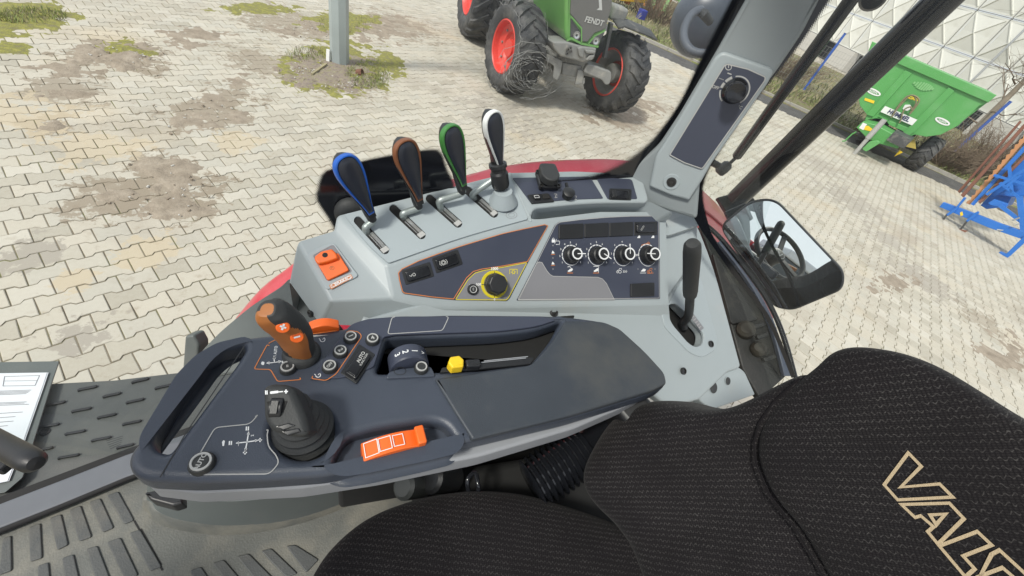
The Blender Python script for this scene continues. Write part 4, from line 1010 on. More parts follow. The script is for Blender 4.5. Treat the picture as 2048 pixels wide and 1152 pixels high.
def button(cx, cy, mark, r=0.0085, h0=0.0025, ang=0):
    o = AP.at(cx, cy, h0); mb = MB()
    mb.lathe([(r * 1.12, -0.002), (r * 1.12, 0.002), (r, 0.006), (r * 0.86, 0.0068), (0, 0.0068)], o, AP.n, 26)
    b = mb.build('push_button', M['rubber'], arm, 30)
    mb = MB(); mb.lathe([(r * 0.66, 0.0066), (r * 0.70, 0.0078), (r * 0.86, 0.0078), (r * 0.9, 0.0064)], o, AP.n, 26, caps=False)
    u = AP.at(cx + 10 * math.cos(R_(ang)), cy - 10 * math.sin(R_(ang))) - AP.at(cx, cy); q = o + AP.n * 0.0073
    if mark: put_text(mb, mark, r * (1.0 if len(mark) == 1 else 0.58), q, u, AP.n, bold=0.03)
    mb.build('button_ring', M['silver'], b, 30)
    return b
button(701.6, 677.7, '1', ang=-55); button(681, 705.8, '2', ang=-45); button(659.7, 736, 'OFF', ang=45); button(745, 681.6, '4', ang=20)
button(576, 738.5, 'II', h0=0, ang=10); button(405, 928, 'AUTO', r=0.0105, h0=0, ang=60)
kr = rocker(None, AP, 715.7, 727, 56, 27, 57, parent=arm, h0=0.0025)
mb = MB(); ptext(mb, AP, 'AUTO', 722, 714, 6.5, 60, 0, 0.0098, bold=0.03); ptext(mb, AP, 'FUNCTION', 728, 719, 4, 60, 0, 0.0098, bold=0.02); mb.build('printed_word', M['silver'], kr)
# numbered thumb dial, blank cap, small button, yellow slider in the cavity's near edge
dax = Vector((0.06, -1, 0.10)).normalized(); o = AP.at(815, 716, -0.010); mb = MB()
mb.lathe([(0.0255, -0.004), (0.027, -0.002), (0.027, 0.019), (0.0255, 0.021), (0.016, 0.022), (0, 0.022)], o, dax, 40); dl = mb.build('thumb_dial', M['navy'], arm, 30)
mb = MB()
for ch, a in (('3', 38), ('2', 14), ('1', -12), ('^', -36)):
    d = Vector((-math.sin(R_(a)), 0, math.cos(R_(a)))); d = (d - dax * d.dot(dax)).normalized()
    put_text(mb, ch, 0.0115, o + d * 0.0274 + dax * 0.010, dax, d, bold=0.02)
mb.build('dial_numbers', M['white'], dl)
slab('dial_shroud', AP, rnd([(770, 757), (778, 743), (800, 737), (838, 733), (862, 732), (872, 752)], [8, 6, 6, 6, 6, 6]), 0.003, 0.008, M['arm'], arm, 0.002)
mb = MB(); mb.ribbon([AP.at(800 + 12 * math.cos(R_(a)), 742 + 7.5 * math.sin(R_(a)), 0.0033) for a in range(0, 360, 15)], AP.n, 0.0009, True); mb.build('blank_ring', M['black'], arm)
button(842, 738, '', r=0.0085, h0=0.003)
slab('slider_track', AP, rnd([(880, 745), (884, 735), (1068, 714), (1062, 728)], 3), 0.0025, 0.005, M['black'], arm, 0.001)
sb = AP.at(909, 735, 0.004)
me = curve_solid([[Vector(p) for p in rnd([(-0.0115, 0.0), (-0.007, 0.009), (0.006, 0.0105), (0.0115, 0.003), (0.009, -0.008), (-0.007, -0.009)], 0.002)]], 0.017, 0.003)
me.transform(Matrix.Translation(sb + Vector((0, 0, 0.015)))); wnormal(finish(me, 'yellow_slider', M['yellow'], arm))
mb = MB(); mb.box(AP.at(945, 729, 0.006), (0.022, 0.012, 0.012), None); bevel(mb.build('slider_stop', M['black'], arm), 0.003)
mb = MB()
for k in range(2): mb.strip(AP, [(962 + k * 6, 725 - k * 3), (1052 + k * 4, 716 - k * 3)], 0.0014, 0.003)
mb.build('track_groove', M['armunder'], arm)
# orange finger sliders: arcs of a wheel standing out of the palm recess and at the far edge
def arc_slider(a, b, width, rise, z, tab=True, marks=True, name='finger_slider'):
    A, B = Vector(a), Vector(b); d = (B - A); L = d.length; d.normalize(); s = Vector((0, 0, 1)).cross(d).normalized() * width / 2; mb = MB(); N = 14
    P = [A + d * (L * k / N) + Vector((0, 0, z + rise * math.sin(math.pi * (0.12 + 0.80 * k / N)))) for k in range(N + 1)]
    lo = Vector((0, 0, -0.03)); b0 = len(mb.v)
    for p in P: mb.v += [p + s, p - s, p + s + lo, p - s + lo]
    for k in range(N):
        i, j = b0 + 4 * k, b0 + 4 * k + 4
        mb.f += [[i, j, j + 1, i + 1], [i + 2, j + 2, j, i], [i + 1, j + 1, j + 3, i + 3]]; mb.m += [0] * 3
    mb.f += [[b0, b0 + 1, b0 + 3, b0 + 2], [b0 + 4 * N, b0 + 4 * N + 2, b0 + 4 * N + 3, b0 + 4 * N + 1]]; mb.m += [0, 0]
    o = mb.build(name, M['orange'], arm, 30, weld=True); bevel(o, 0.0012, 2, 50)
    if tab:
        mb = MB(); e = P[-1] - d * 0.004
        mb.bar(e - s * 1.05 + Vector((0, 0, .002)), e + s * 1.05 + Vector((0, 0, .002)), 0.011, 0.018); t = mb.build('slider_tab', M['orange'], o); bevel(t, 0.002, 2)
    if marks:
        mb = MB()
        for k in range(3):
            c = P[2 + 3 * k] + Vector((0, 0, 0.0008)); dd = (P[3 + 3 * k] - P[1 + 3 * k]).normalized(); nn = dd.cross(s).normalized(); nn = nn if nn.z > 0 else -nn
            q = 0.0075 - 0.0008 * k
            mb.ribbon([c + dd * q * i + s * 2 / width * q * j * 1.1 + nn * 0.0005 for i, j in ((-1, -1), (1, -1), (1, 1), (-1, 1))], nn, 0.0009, True)
        mb.build('slider_mark', M['label'], o)
    return o
arc_slider(AP.at(724, 905), AP.at(846, 873), 0.0215, 0.012, -0.004)
slab('slider_cheek', AP, rnd([(722, 915), (780, 892), (850, 882), (858, 898), (790, 916), (735, 934)], 10), -0.001, 0.018, M['arm'], arm, 0.005)
arc_slider(AP.at(618, 655), AP.at(678, 650), 0.014, 0.010, 0.0, False, False)

# bronze faced travel lever
gl = thing('travel_lever', 'curved bronze faced travel lever with orange plus and minus buttons', 'lever', tuple(AP.at(604, 712)))
y0 = AP.at(604, 712).y
mb = MB(); mb.lathe([(0.0225, -0.002), (0.0225, 0.004), (0.020, 0.009), (0.016, 0.0115), (0, 0.012)], AP.at(604, 709, 0), AP.n, 28); mb.build('boot', M['rubber'], gl, 40)
cl = [(600, 706), (593, 690), (586, 672), (572, 654), (556, 640), (541, 628), (533, 622)]
wl_ = [(27, .020), (29, .021), (31, .022), (31, .022), (30, .022), (25, .020), (14, .012)]
cen = [at_y(x, y, y0 - 0.002 * k) for k, (x, y) in enumerate(cl)]
cen = catmull(cen, 9); WW = catmull([Vector((w / FPX * 0.50, d, 0)) for w, d in wl_], 9)
fwd = Vector((-0.30, -0.80, 0.52)).normalized()
mb = MB(); N = 48; NS = len(cen)
for i, c in enumerate(cen):
    t = (cen[min(i + 1, NS - 1)] - cen[max(i - 1, 0)]).normalized(); u = t.cross(fwd).normalized(); u = u if u.x > 0 else -u; f = u.cross(t).normalized(); f = f if f.dot(fwd) > 0 else -f
    for k in range(N):
        a = 2 * math.pi * k / N; ca, sa = math.cos(a), math.sin(a)
        ex = lambda q: math.copysign(abs(q) ** 0.75, q)
        mb.v.append(c + u * ex(ca) * WW[i].x + f * ex(sa) * WW[i].y * (0.55 if sa > 0 else 0.9))
for i in range(NS - 1):
    for k in range(N):
        t = i / NS; ss_ = lambda a, b: (lambda q: q * q * (3 - 2 * q))(max(0.0, min(1.0, (t - a) / (b - a)))); k0 = 2 + 9 * ss_(.42, .78); k1 = 12 + 10 * ss_(.0, .45) + 1.5 * ss_(.6, 1)
        mb.f.append([i * N + k, i * N + (k + 1) % N, (i + 1) * N + (k + 1) % N, (i + 1) * N + k]); mb.m.append(1 if k0 <= k <= k1 else 0)
mb.f.append([(NS - 1) * N + k for k in range(N)]); mb.m.append(1)
gr = mb.build('grip', [M['rubber'], M['bronze']], gl, 60); ss = gr.modifiers.new('ss', 'SUBSURF'); ss.levels = 1; ss.render_levels = 1
from mathutils.bvhtree import BVHTree
_bv = BVHTree.FromPolygons([tuple(v.co + org(gr)) for v in gr.data.vertices], [tuple(p.vertices) for p in gr.data.polygons])
for x, y, plus in ((566, 654, True), (594, 674, False)):
    o, nn, _i, _d = _bv.ray_cast(CAM, ray(x, y).normalized())
    if o is None: o, nn = at_y(x, y, y0 - .015), fwd
    if nn.dot(CAM - o) < 0: nn = -nn
    nn = (nn + (CAM - o).normalized() * 0.8).normalized()
    mb = MB(); mb.lathe([(0.0070, -0.010), (0.0070, 0.0012), (0.0060, 0.0022), (0, 0.0023)], o, nn, 20); b = mb.build('thumb_button', M['orange'], gr, 40)
    mb = MB(); pl = Plane(o + nn * 0.0026, nn)
    for ang in ((-20, 70) if plus else (15,)):
        c_, s_ = math.cos(R_(ang)), math.sin(R_(ang)); mb.strip(pl, [(x - 6.5 * c_, y + 6.5 * s_), (x + 6.5 * c_, y - 6.5 * s_)], 0.0021, 0.0002)
    mb.build('button_mark', M['white'], b)

# cross joystick on a ribbed rubber boot
js = thing('joystick', 'blocky black joystick with a thumb wheel on a ribbed rubber boot in the armrest', 'joystick', tuple(AP.at(606, 866, -0.03)))
jb = AP.at(612, 868, -0.026); JT = at_t(572, 812, (jb - CAM).length / ray(612, 868).length * 0.865)
jd = (JT - jb).normalized()
mb = MB(); pf = []
for k in range(6):
    r = 0.040 - 0.0042 * k; h = 0.0095 * k; pf += [(r, h), (r + 0.001, h + 0.004), (r - 0.003, h + 0.0078)]
mb.lathe(pf + [(0.012, 0.060)], jb, (jd + Vector((0, 0, 1.2))).normalized(), 32); mb.build('boot', M['rubber'], js, 50)
jn = (CAM - JT).normalized() * 0.72 + Vector((-0.25, -0.1, 0.35)); JP = Plane(JT + jn.normalized() * 0.012, jn)
mb = MB(); mb.tube([jb + jd * 0.02, JT - JP.n * 0.02], [0.02, 0.019], 16); mb.build('neck', M['rubber'], js, 50)
hd = slab('head', JP, rnd([(524, 776), (538, 767), (570, 768), (588, 778), (612, 832), (620, 866), (604, 876), (572, 872), (540, 862), (526, 838)], 9), 0, 0.040, M['rubber'], js, 0.008, 4)
slab('wheel_slot', JP, rnd([(533, 803), (575, 802), (566, 826), (541, 827)], 2), 0.0006, 0.003, M['hole'], hd, 0.0004)
mb = MB(); pw = JP.at(553, 815, -0.001); pu = (JP.at(563, 815) - JP.at(553, 815)).normalized()
mb.lathe([(0.0095, -0.006), (0.0105, -0.005), (0.0105, 0.005), (0.0095, 0.006)], pw - JP.n * .004, pu, 20); mb.bar(pw + JP.n * .0065 - pu * .003, pw + JP.n * .0065 + pu * .003, 0.012, 0.0025, JP.n); mb.build('thumb_wheel', M['black'], hd, 30)
for q in ([(551, 853), (577, 846), (591, 851), (566, 861)], [(563, 863), (597, 856), (602, 863), (574, 872)]): slab('trigger', JP, rnd(q, 2), 0.0012, 0.004, M['blackgloss'], hd, 0.001)
mb = MB()
mb.strip(JP, [(531, 781), (531.5, 789)], 0.0010, 0.0006); mb.strip(JP, [(534, 781), (534.5, 789)], 0.0010, 0.0006)
mb.poly(JP, rnd([(540, 783), (557, 781), (557, 786), (540, 788)], 2), 0.0006); mb.strip(JP, [(556, 784), (566, 783)], 0.0011, 0.0006)
mb.strip(JP, [(568, 783), (576, 783)], 0.0012, 0.0006); mb.strip(JP, [(572, 779), (572, 787)], 0.0012, 0.0006)
mb.build('printed_symbols', M['white'], hd)
# ------------------------------------------------------------------ driver's seat: patterned cloth cushions
def cloth_material():
    """dark woven cloth with rows of pale squiggled threads; UV in metres"""
    mt, n, l, b = new_mat('seat_cloth')
    uv = n.new('ShaderNodeUVMap'); uv.uv_map = 'UVMap'
    sp = n.new('ShaderNodeSeparateXYZ'); l.new(uv.outputs[0], sp.inputs[0])
    def m(op, a, b_=None, c=None):
        q = n.new('ShaderNodeMath'); q.operation = op
        for i, k in enumerate((a, b_, c)):
            if k is None: continue
            if isinstance(k, (int, float)): q.inputs[i].default_value = k
            else: l.new(k, q.inputs[i])
        return q.outputs[0]
    nz = n.new('ShaderNodeTexNoise'); nz.inputs['Scale'].default_value = 160; nz.inputs['Detail'].default_value = 2; l.new(uv.outputs[0], nz.inputs['Vector'])
    row = 0.0074
    vv = m('DIVIDE', sp.outputs[1], row)
    wob = m('MULTIPLY', m('SINE', m('MULTIPLY', sp.outputs[0], 2 * math.pi / 0.0060)), 0.17)
    jit = m('MULTIPLY', m('SUBTRACT', nz.outputs['Fac'], 0.5), 0.45)
    f = m('ABSOLUTE', m('SUBTRACT', m('FRACT', m('ADD', m('ADD', vv, wob), jit)), 0.5))
    line = m('SUBTRACT', 1.0, m('MULTIPLY', f, 7.0)); line = m('MAXIMUM', line, 0.0)
    br = n.new('ShaderNodeTexNoise'); br.inputs['Scale'].default_value = 420; br.inputs['Detail'].default_value = 1; l.new(uv.outputs[0], br.inputs['Vector'])
    gate = n.new('ShaderNodeMapRange'); gate.inputs[1].default_value = 0.40; gate.inputs[2].default_value = 0.62; l.new(br.outputs['Fac'], gate.inputs[0])
    dots = m('MULTIPLY', m('MULTIPLY', m('ABSOLUTE', m('SINE', m('MULTIPLY', sp.outputs[0], math.pi / 0.0032))), m('ABSOLUTE', m('SINE', m('MULTIPLY', sp.outputs[1], math.pi / 0.0022)))), 0.20)
    fac = m('MINIMUM', m('ADD', m('MULTIPLY', line, gate.outputs[0]), dots), 1.0)
    mx = n.new('ShaderNodeMix'); mx.data_type = 'RGBA'
    big = n.new('ShaderNodeTexNoise'); big.inputs['Scale'].default_value = 14; big.inputs['Detail'].default_value = 4; l.new(uv.outputs[0], big.inputs['Vector'])
    bm_ = n.new('ShaderNodeMapRange'); bm_.inputs[1].default_value = 0.3; bm_.inputs[2].default_value = 0.7; bm_.inputs[3].default_value = 0.45; bm_.inputs[4].default_value = 1.0; l.new(big.outputs['Fac'], bm_.inputs[0]); fac = m('MULTIPLY', fac, bm_.outputs[0])
    mx.inputs[6].default_value = (0.0095, 0.0085, 0.0098, 1); mx.inputs[7].default_value = (0.088, 0.083, 0.082, 1)
    l.new(fac, mx.inputs[0]); l.new(mx.outputs[2], b.inputs['Base Color'])
    b.inputs['Roughness'].default_value = 0.95; b.inputs['Specular IOR Level'].default_value = 0.1
    b.inputs['Sheen Weight'].default_value = 0.05; b.inputs['Sheen Roughness'].default_value = 0.5
    bp = n.new('ShaderNodeBump'); bp.inputs['Strength'].default_value = 0.6; bp.inputs['Distance'].default_value = 0.002
    l.new(fac, bp.inputs['Height']); l.new(bp.outputs[0], b.inputs['Normal'])
    return mt
M['cloth'] = cloth_material()
seat = thing('driver_seat', "driver's seat in dark patterned cloth with beige outlined lettering on its backrest", 'seat', (0.3, -0.05, 1.45))
def pillow(name, pl, out, centre, prof, parent, du, dv, bump=None, n=96, thick=0.1, core=0.3):
    """an upholstered cushion: rings from its outline (photo pixels on plane pl) in to its middle; prof = (inward, height)"""
    P = catmull([Vector((p[0], p[1])) for p in out], 6, True)
    L = [0]
    for i in range(len(P)): L.append(L[-1] + (P[(i + 1) % len(P)] - P[i]).length)
    Q = []; j = 0
    for k in range(n):
        t = L[-1] * k / n
        while L[j + 1] < t: j += 1
        Q.append(P[j].lerp(P[(j + 1) % len(P)], (t - L[j]) / (L[j + 1] - L[j])))
    c = pl.at(*centre); W = [pl.at(*q) for q in Q]
    vs, fs = [], []
    rings = [(0.0, -thick)] + list(prof)
    for s, h in rings:
        for w in W:
            d = (c - w); k = min(1.0, s / max(d.length, 1e-4)) if s < 0.9 else 1.0
            p = w + d * k
            vs.append(p + pl.n * h)
    last = rings[-1][0]
    base = len(rings)
    for f_ in (0.12, 0.26, 0.42, 0.6, 0.8):
        for w in W:
            d = (c - w); k = min(1.0, last / max(d.length, 1e-4)); p = w + d * (k + (1 - k) * f_)
            vs.append(p + pl.n * (rings[-1][1]))
    vs.append(c + pl.n * rings[-1][1])
    NR = len(rings) + 5
    for i in range(NR - 1):
        for k in range(n): fs.append((i * n + k, i * n + (k + 1) % n, (i + 1) * n + (k + 1) % n, (i + 1) * n + k))
    for k in range(n): fs.append(((NR - 1) * n + k, (NR - 1) * n + (k + 1) % n, NR * n))
    if bump: vs = [p + pl.n * bump(p) if i >= n else p for i, p in enumerate(vs)]
    am = 0.35 if name == 'upper_backrest' else 1.0
    vs = [p + pl.n * am * (0.0045 * noise.noise(p * 9) + 0.0030 * noise.noise(Vector((p.x * 16, p.y * 34, p.z * 20))) + 0.0012 * noise.noise(p * 60)) if i >= 2 * n else p for i, p in enumerate(vs)]
    me = bpy.data.meshes.new(name); me.from_pydata([tuple(p) for p in vs], [], fs)
    bm = bmesh.new(); bm.from_mesh(me); bmesh.ops.recalc_face_normals(bm, faces=bm.faces)
    bm.normal_update(); bm.to_mesh(me); bm.free()
    big = max(me.polygons, key=lambda f: f.area)
    if sum(f.normal.dot(pl.n) * f.area for f in me.polygons) < 0: me.flip_normals()
    uvl = me.uv_layers.new(name='UVMap')
    du, dv = Vector(du).normalized(), Vector(dv).normalized()
    for lp in me.loops:
        p = me.vertices[lp.vertex_index].co; uvl.data[lp.index].uv = (p.dot(du), p.dot(dv))
    o = finish(me, name, M['cloth'], parent, 180)
    ss = o.modifiers.new('ss', 'SUBSURF'); ss.levels = 1; ss.render_levels = 2
    return o
CP = Plane((0, 0, 1.93), (0, 0, 1))
rdir = (at_z(1000, 1093, 1.93) - at_z(700, 1050, 1.93)).normalized()
pillow('cushion', CP, [(560, 1290), (585, 1215), (612, 1152), (650, 1092), (715, 1033), (790, 996), (880, 972), (970, 964), (1060, 974), (1150, 1000), (1260, 1040), (1380, 1090), (1420, 1290), (1000, 1500), (640, 1450)],
       (960, 1230), [(0.0, -0.045), (0.006, -0.020), (0.02, -0.004), (0.05, 0.005), (0.10, 0.008)], seat, rdir, Vector((0, 0, 1)).cross(rdir), thick=0.13)
KP = Plane(at_x(1360, 900, 0.455), (-0.93, -0.10, 0.42))
def bolster(p):
    d = p.y
    return 0.030 * math.exp(-((d - 0.165) / 0.045) ** 2) - 0.012 * math.exp(-((d - 0.06) / 0.05) ** 2)
zdir = (KP.at(1350, 900) - KP.at(1350, 960))
hdir = (KP.at(1500, 960) - KP.at(1300, 960)).normalized()
pillow('lower_backrest', KP, [(1166, 950), (1174, 900), (1198, 848), (1240, 812), (1290, 799), (1345, 803), (1395, 816), (1450, 814), (1505, 792), (1560, 764), (1620, 745), (1680, 800), (1720, 1000), (1720, 1300), (1500, 1420), (1330, 1330), (1270, 1180), (1225, 1085), (1180, 1010)],
       (1480, 1030), [(0.0, -0.05), (0.004, -0.024), (0.014, -0.007), (0.035, 0.002), (0.06, 0.005)], seat, hdir, KP.n.cross(hdir), bolster)
_k = KP.at(1560, 900); UP = Plane(_k + (CAM - _k).normalized() * 0.024, (-0.93, -0.12, 0.33))
hd2 = (UP.at(1900, 960) - UP.at(1600, 950)).normalized()
pillow('upper_backrest', UP, [(1504, 885), (1514, 845), (1545, 800), (1590, 757), (1628, 727), (1652, 702), (1690, 690), (1745, 693), (1810, 707), (1880, 737), (1960, 785), (2050, 842), (2200, 930), (2330, 1080), (2300, 1350), (2000, 1460), (1780, 1380), (1650, 1165), (1592, 1065), (1537, 995), (1508, 930)],
       (1860, 1060), [(0.0, -0.03), (0.003, -0.012), (0.010, -0.002), (0.03, 0.004), (0.06, 0.006)], seat, hd2, UP.n.cross(hd2), None, thick=0.09)
mb = MB()
def z5(P): return [(1100 + x / 2.16, 640 + y / 2.16) for x, y in P]
for P in ([(1548, 574), (1604, 632), (1515, 722), (1683, 708), (1740, 765), (1502, 777), (1444, 712)],
          [(1518, 797), (1725, 791), (1788, 858), (1697, 948), (1676, 968), (1632, 915), (1657, 893), (1602, 846), (1577, 853)],
          [(1642, 842), (1708, 838), (1668, 884)],
          [(1682, 976), (1846, 914), (1908, 972), (1785, 1020), (1835, 1075), (1795, 1110)],
          [(1908, 1012), (1942, 994), (2090, 1130), (2060, 1160), (1955, 1070), (1850, 1110), (1880, 1150), (1820, 1180)],
          [(2010, 1190), (2120, 1150), (2180, 1210), (2140, 1300), (2080, 1260)], [(2160, 1340), (2300, 1330), (2360, 1400), (2260, 1500)]):
    mb.strip(UP, z5(P), 0.0027, 0.0074, True)
lg = mb.build('embroidered_lettering', M['stitch'], seat)
# seam piping along the upper backrest's near edge
mb = MB(); mb.tube([UP.at(x, y, -0.004) for x, y in ((1600, 757), (1590, 765), (1548, 803), (1518, 846), (1508, 885), (1512, 928), (1540, 992), (1594, 1062), (1650, 1160))], 0.0012, 8); mb.build('piping', M['cloth'], seat, 60)
# bellows and pivot below the armrest, beside the seat
bl = thing('rubber_bellows', 'black ribbed rubber bellows under the rear of the armrest beside the seat', 'bellows', tuple(at_t(1110, 930, 0.76)))
a, b = at_t(1062, 972, 0.70), at_t(1172, 893, 0.74); L = (b - a).length
mb = MB(); pf = []
for k in range(11):
    h = L * k / 11; pf += [(0.036, h), (0.047, h + L * .035), (0.036, h + L * .07)]
mb.lathe(pf + [(0.032, L), (0.032, L * 1.9)], a, b - a, 28); mb.build('fold', M['blackgloss'], bl, 60)
mb = MB(); mb.tube([at_t(1165, 925, .72), at_t(1225, 865, .74)], 0.012, 10); mb.build('rod', M['armunder'], bl, 50)
sb = thing('seat_suspension', 'dark seat base and suspension in the gap under the armrest', 'seat base', (0.2, 0.1, 1.41))
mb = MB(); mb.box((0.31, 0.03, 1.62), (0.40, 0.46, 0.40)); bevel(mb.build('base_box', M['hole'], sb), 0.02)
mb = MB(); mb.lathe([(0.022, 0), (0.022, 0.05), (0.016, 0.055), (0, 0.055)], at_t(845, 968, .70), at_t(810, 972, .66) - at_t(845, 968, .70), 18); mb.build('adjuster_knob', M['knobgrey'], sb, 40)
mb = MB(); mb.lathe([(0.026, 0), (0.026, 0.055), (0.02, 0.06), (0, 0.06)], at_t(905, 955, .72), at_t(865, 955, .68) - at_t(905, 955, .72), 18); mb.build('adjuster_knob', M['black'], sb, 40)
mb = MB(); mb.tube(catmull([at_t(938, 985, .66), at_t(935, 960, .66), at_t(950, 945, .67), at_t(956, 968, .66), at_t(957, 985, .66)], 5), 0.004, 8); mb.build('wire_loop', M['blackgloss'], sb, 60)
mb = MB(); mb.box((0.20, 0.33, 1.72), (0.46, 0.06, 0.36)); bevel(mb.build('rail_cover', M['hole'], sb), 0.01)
mb = MB(); mb.bar(AP.at(1250, 790, -.05), (0.55, 0.30, 1.75), 0.10, 0.06); bevel(mb.build('armrest_bracket', M['black'], sb), 0.01)
# ------------------------------------------------------------------ floor, sill, step plate, papers
FZ = 1.40
MP = Plane((0, 0, FZ), (0, 0, 1))
flo = slab('cab_floor', MP, [(-140, 1075), (251, 957), (420, 905), (1400, 800), (1900, 1000), (1900, 1700), (-500, 1700)], 0, 0.03, M['floor'], None, 0.002); tag(flo, kind='structure')
def zz(P): return [(x / 3.2, 900 + y / 3.2) for x, y in P]
ribs = [[(682, 290), (755, 262), (858, 448), (795, 475)], [(567, 333), (640, 305), (728, 497), (655, 528)], [(440, 383), (515, 353), (587, 555), (505, 585)], [(315, 435), (390, 408), (437, 605), (365, 640)], [(182, 495), (258, 465), (270, 690), (190, 715)], [(15, 565), (70, 545), (75, 770), (-10, 800)],
        [(682, 590), (770, 558), (885, 800), (800, 830)], [(825, 530), (895, 506), (1035, 745), (960, 775)], [(550, 632), (622, 610), (715, 850), (625, 870)], [(395, 690), (470, 665), (520, 880), (430, 900)], [(240, 740), (310, 715), (330, 940), (240, 960)],
        [(1213, 770), (1288, 745), (1360, 860), (1270, 880)], [(1360, 722), (1432, 700), (1560, 850), (1470, 870)], [(1515, 680), (1590, 660), (1750, 820), (1650, 850)], [(1668, 645), (1735, 627), (1905, 790), (1830, 815)], [(1828, 612), (1890, 606), (2040, 700), (1960, 785)]]
for P in ribs: slab('tread_rib', MP, rnd(zz(P), 5), 0.0035, 0.006, M['ribs'], flo, 0.002, 2)
for P in ([(858, 452), (1040, 770)], [(900, 505), (1030, 735)]):
    mb = MB(); mb.strip(MP, zz(P), 0.003, 0.001); mb.build('mat_edge', M['hole'], flo)
sl = slab('door_sill', Plane((0, 0, 1.42), (0, 0, 1)), [(-60, 1026), (0, 1006), (120, 960), (250, 909), (420, 850), (420, 900), (253, 955), (120, 1010), (0, 1057), (-60, 1080)], 0, 0.04, M['sill'], None, 0.006); tag(sl, kind='structure')
sk = thing('door_seal', 'thick black rubber seal lying between the grey sill and the step plate', 'seal', tuple(at_z(130, 950, 1.37)))
slab('seal_strip', Plane((0, 0, 1.385), (0, 0, 1)), [(-60, 1012), (0, 992), (125, 945), (250, 898), (420, 838), (420, 862), (250, 915), (120, 966), (-60, 1034)], 0, 0.05, M['hole'], sk, 0.004)
mb = MB(); mb.tube([at_z(x, y, 1.412) for x, y in ((-60, 1083), (0, 1061), (120, 1013), (252, 958), (400, 905))], 0.007, 8); mb.build('seal_bead', M['hole'], sk, 60)
SPZ = 1.36; SP = Plane((0, 0, SPZ), (0, 0, 1))
sp = thing('step_plate', 'wide black step plate with rows of black bars standing for its dark slots beside the cab door', 'plate', tuple(at_z(180, 830, SPZ - 0.03)))
slab('sheet', SP, rnd([(-150, 800), (40, 770), (228, 760), (440, 735), (700, 700), (700, 800), (250, 908), (0, 1000), (-150, 1050)], 6), 0, 0.02, M['plate'], sp, 0.004)
for x, y, w in ((390, 305, 45), (500, 335, 42), (605, 362, 42), (628, 270, 40), (735, 297, 42), (248, 374, 44), (363, 402, 46), (477, 430, 44), (590, 460, 44), (215, 474, 50), (335, 504, 48), (452, 533, 46), (190, 580, 46), (305, 612, 50), (560, 566, 40)):
    cx, cy, hw = x / 2.25, 640 + y / 2.25, w / 2.25
    slab('slot_bar', SP, rnd([(cx - hw, cy + 3.5), (cx - hw + 5, cy + 0.5), (cx + hw - 6, cy - 5.2), (cx + hw, cy - 6.5), (cx + hw, cy - 3.0), (cx + hw - 5, cy - 0.8), (cx - hw + 6, cy + 4.6), (cx - hw + 1, cy + 6.6)], 1), 0.006, 0.008, M['black'], sp, 0.0012, 2)  # raised black bars stand for the shade inside the plate's slots
mb = MB(); mb.lathe([(0.010, 0.0), (0.010, 0.002), (0.006, 0.0022), (0.0055, 0.0008), (0, 0.0008)], SP.at(90, 864, 0), (0, 0, 1), 18); mb.build('drain_hole', M['hole'], sp)
mb = MB()
for k in range(5): mb.strip(SP, [(212 + 2 * k, 882 + 4 * k), (246 - k, 872 + 4 * k)], 0.0014, 0.0004)
mb.build('moulded_text', M['black'], sp)
DP = Plane((0, 0, SPZ + 0.020), (0, 0, 1))
fo = thing('document_folder', 'dark folder with printed white papers lying on the black step plate', 'folder', tuple(at_z(50, 830, SPZ)))
slab('cover', DP, rnd([(-120, 726), (118, 722), (105, 760), (45, 955), (10, 985), (-120, 1000)], 4), 0, 0.004, M['flank'], fo, 0.001)
for k, (dx, h) in enumerate(((0, .0042), (-3, .0055))):
    slab('sheet_of_paper', DP, [(-115, 748), (97 + dx, 745), (88 + dx, 772), (48 + dx, 886), (18 + dx, 962), (-115, 990)], h, 0.001, M['paper'], fo, 0.0002)
mb = MB()
mb.strip(DP, [(9, 753), (79, 751), (70, 771), (6, 772)], 0.0012, 0.0060, True); mb.strip(DP, [(8, 762), (74, 761)], 0.001, 0.0060)
rg = random.Random(5)
for k in range(7): mb.strip(DP, [(-20, 783 + k * 2.4 + (14 if k > 3 else 0)), (70 - k * 2 - rg.random() * 12, 780 + k * 2.4 + (14 if k > 3 else 0))], 0.0012, 0.0060)
for k in range(4): mb.strip(DP, [(-20, 828 + k * 9), (52 - k * 8 - rg.random() * 14, 824 + k * 9)], 0.0012, 0.0060)
mb.build('printed_text', M['ink'], fo)
ch = thing('control_stalk', 'black round ended control stalk reaching in at the left edge', 'stalk', tuple(at_t(-30, 890, .52)))
mb = MB(); a, b = at_t(-90, 838, .55), at_t(72, 927, .47)
mb.lathe([(0.013, 0), (0.0135, (b - a).length * .9), (0.0125, (b - a).length * .97), (0.008, (b - a).length), (0, (b - a).length * 1.003)], a, b - a, 20); mb.build('handle', M['black'], ch, 40)
mb = MB(); mb.bar(at_t(-60, 905, .54), at_t(28, 925, .52), 0.03, 0.012); bevel(mb.build('bracket', M['black'], ch), 0.003)
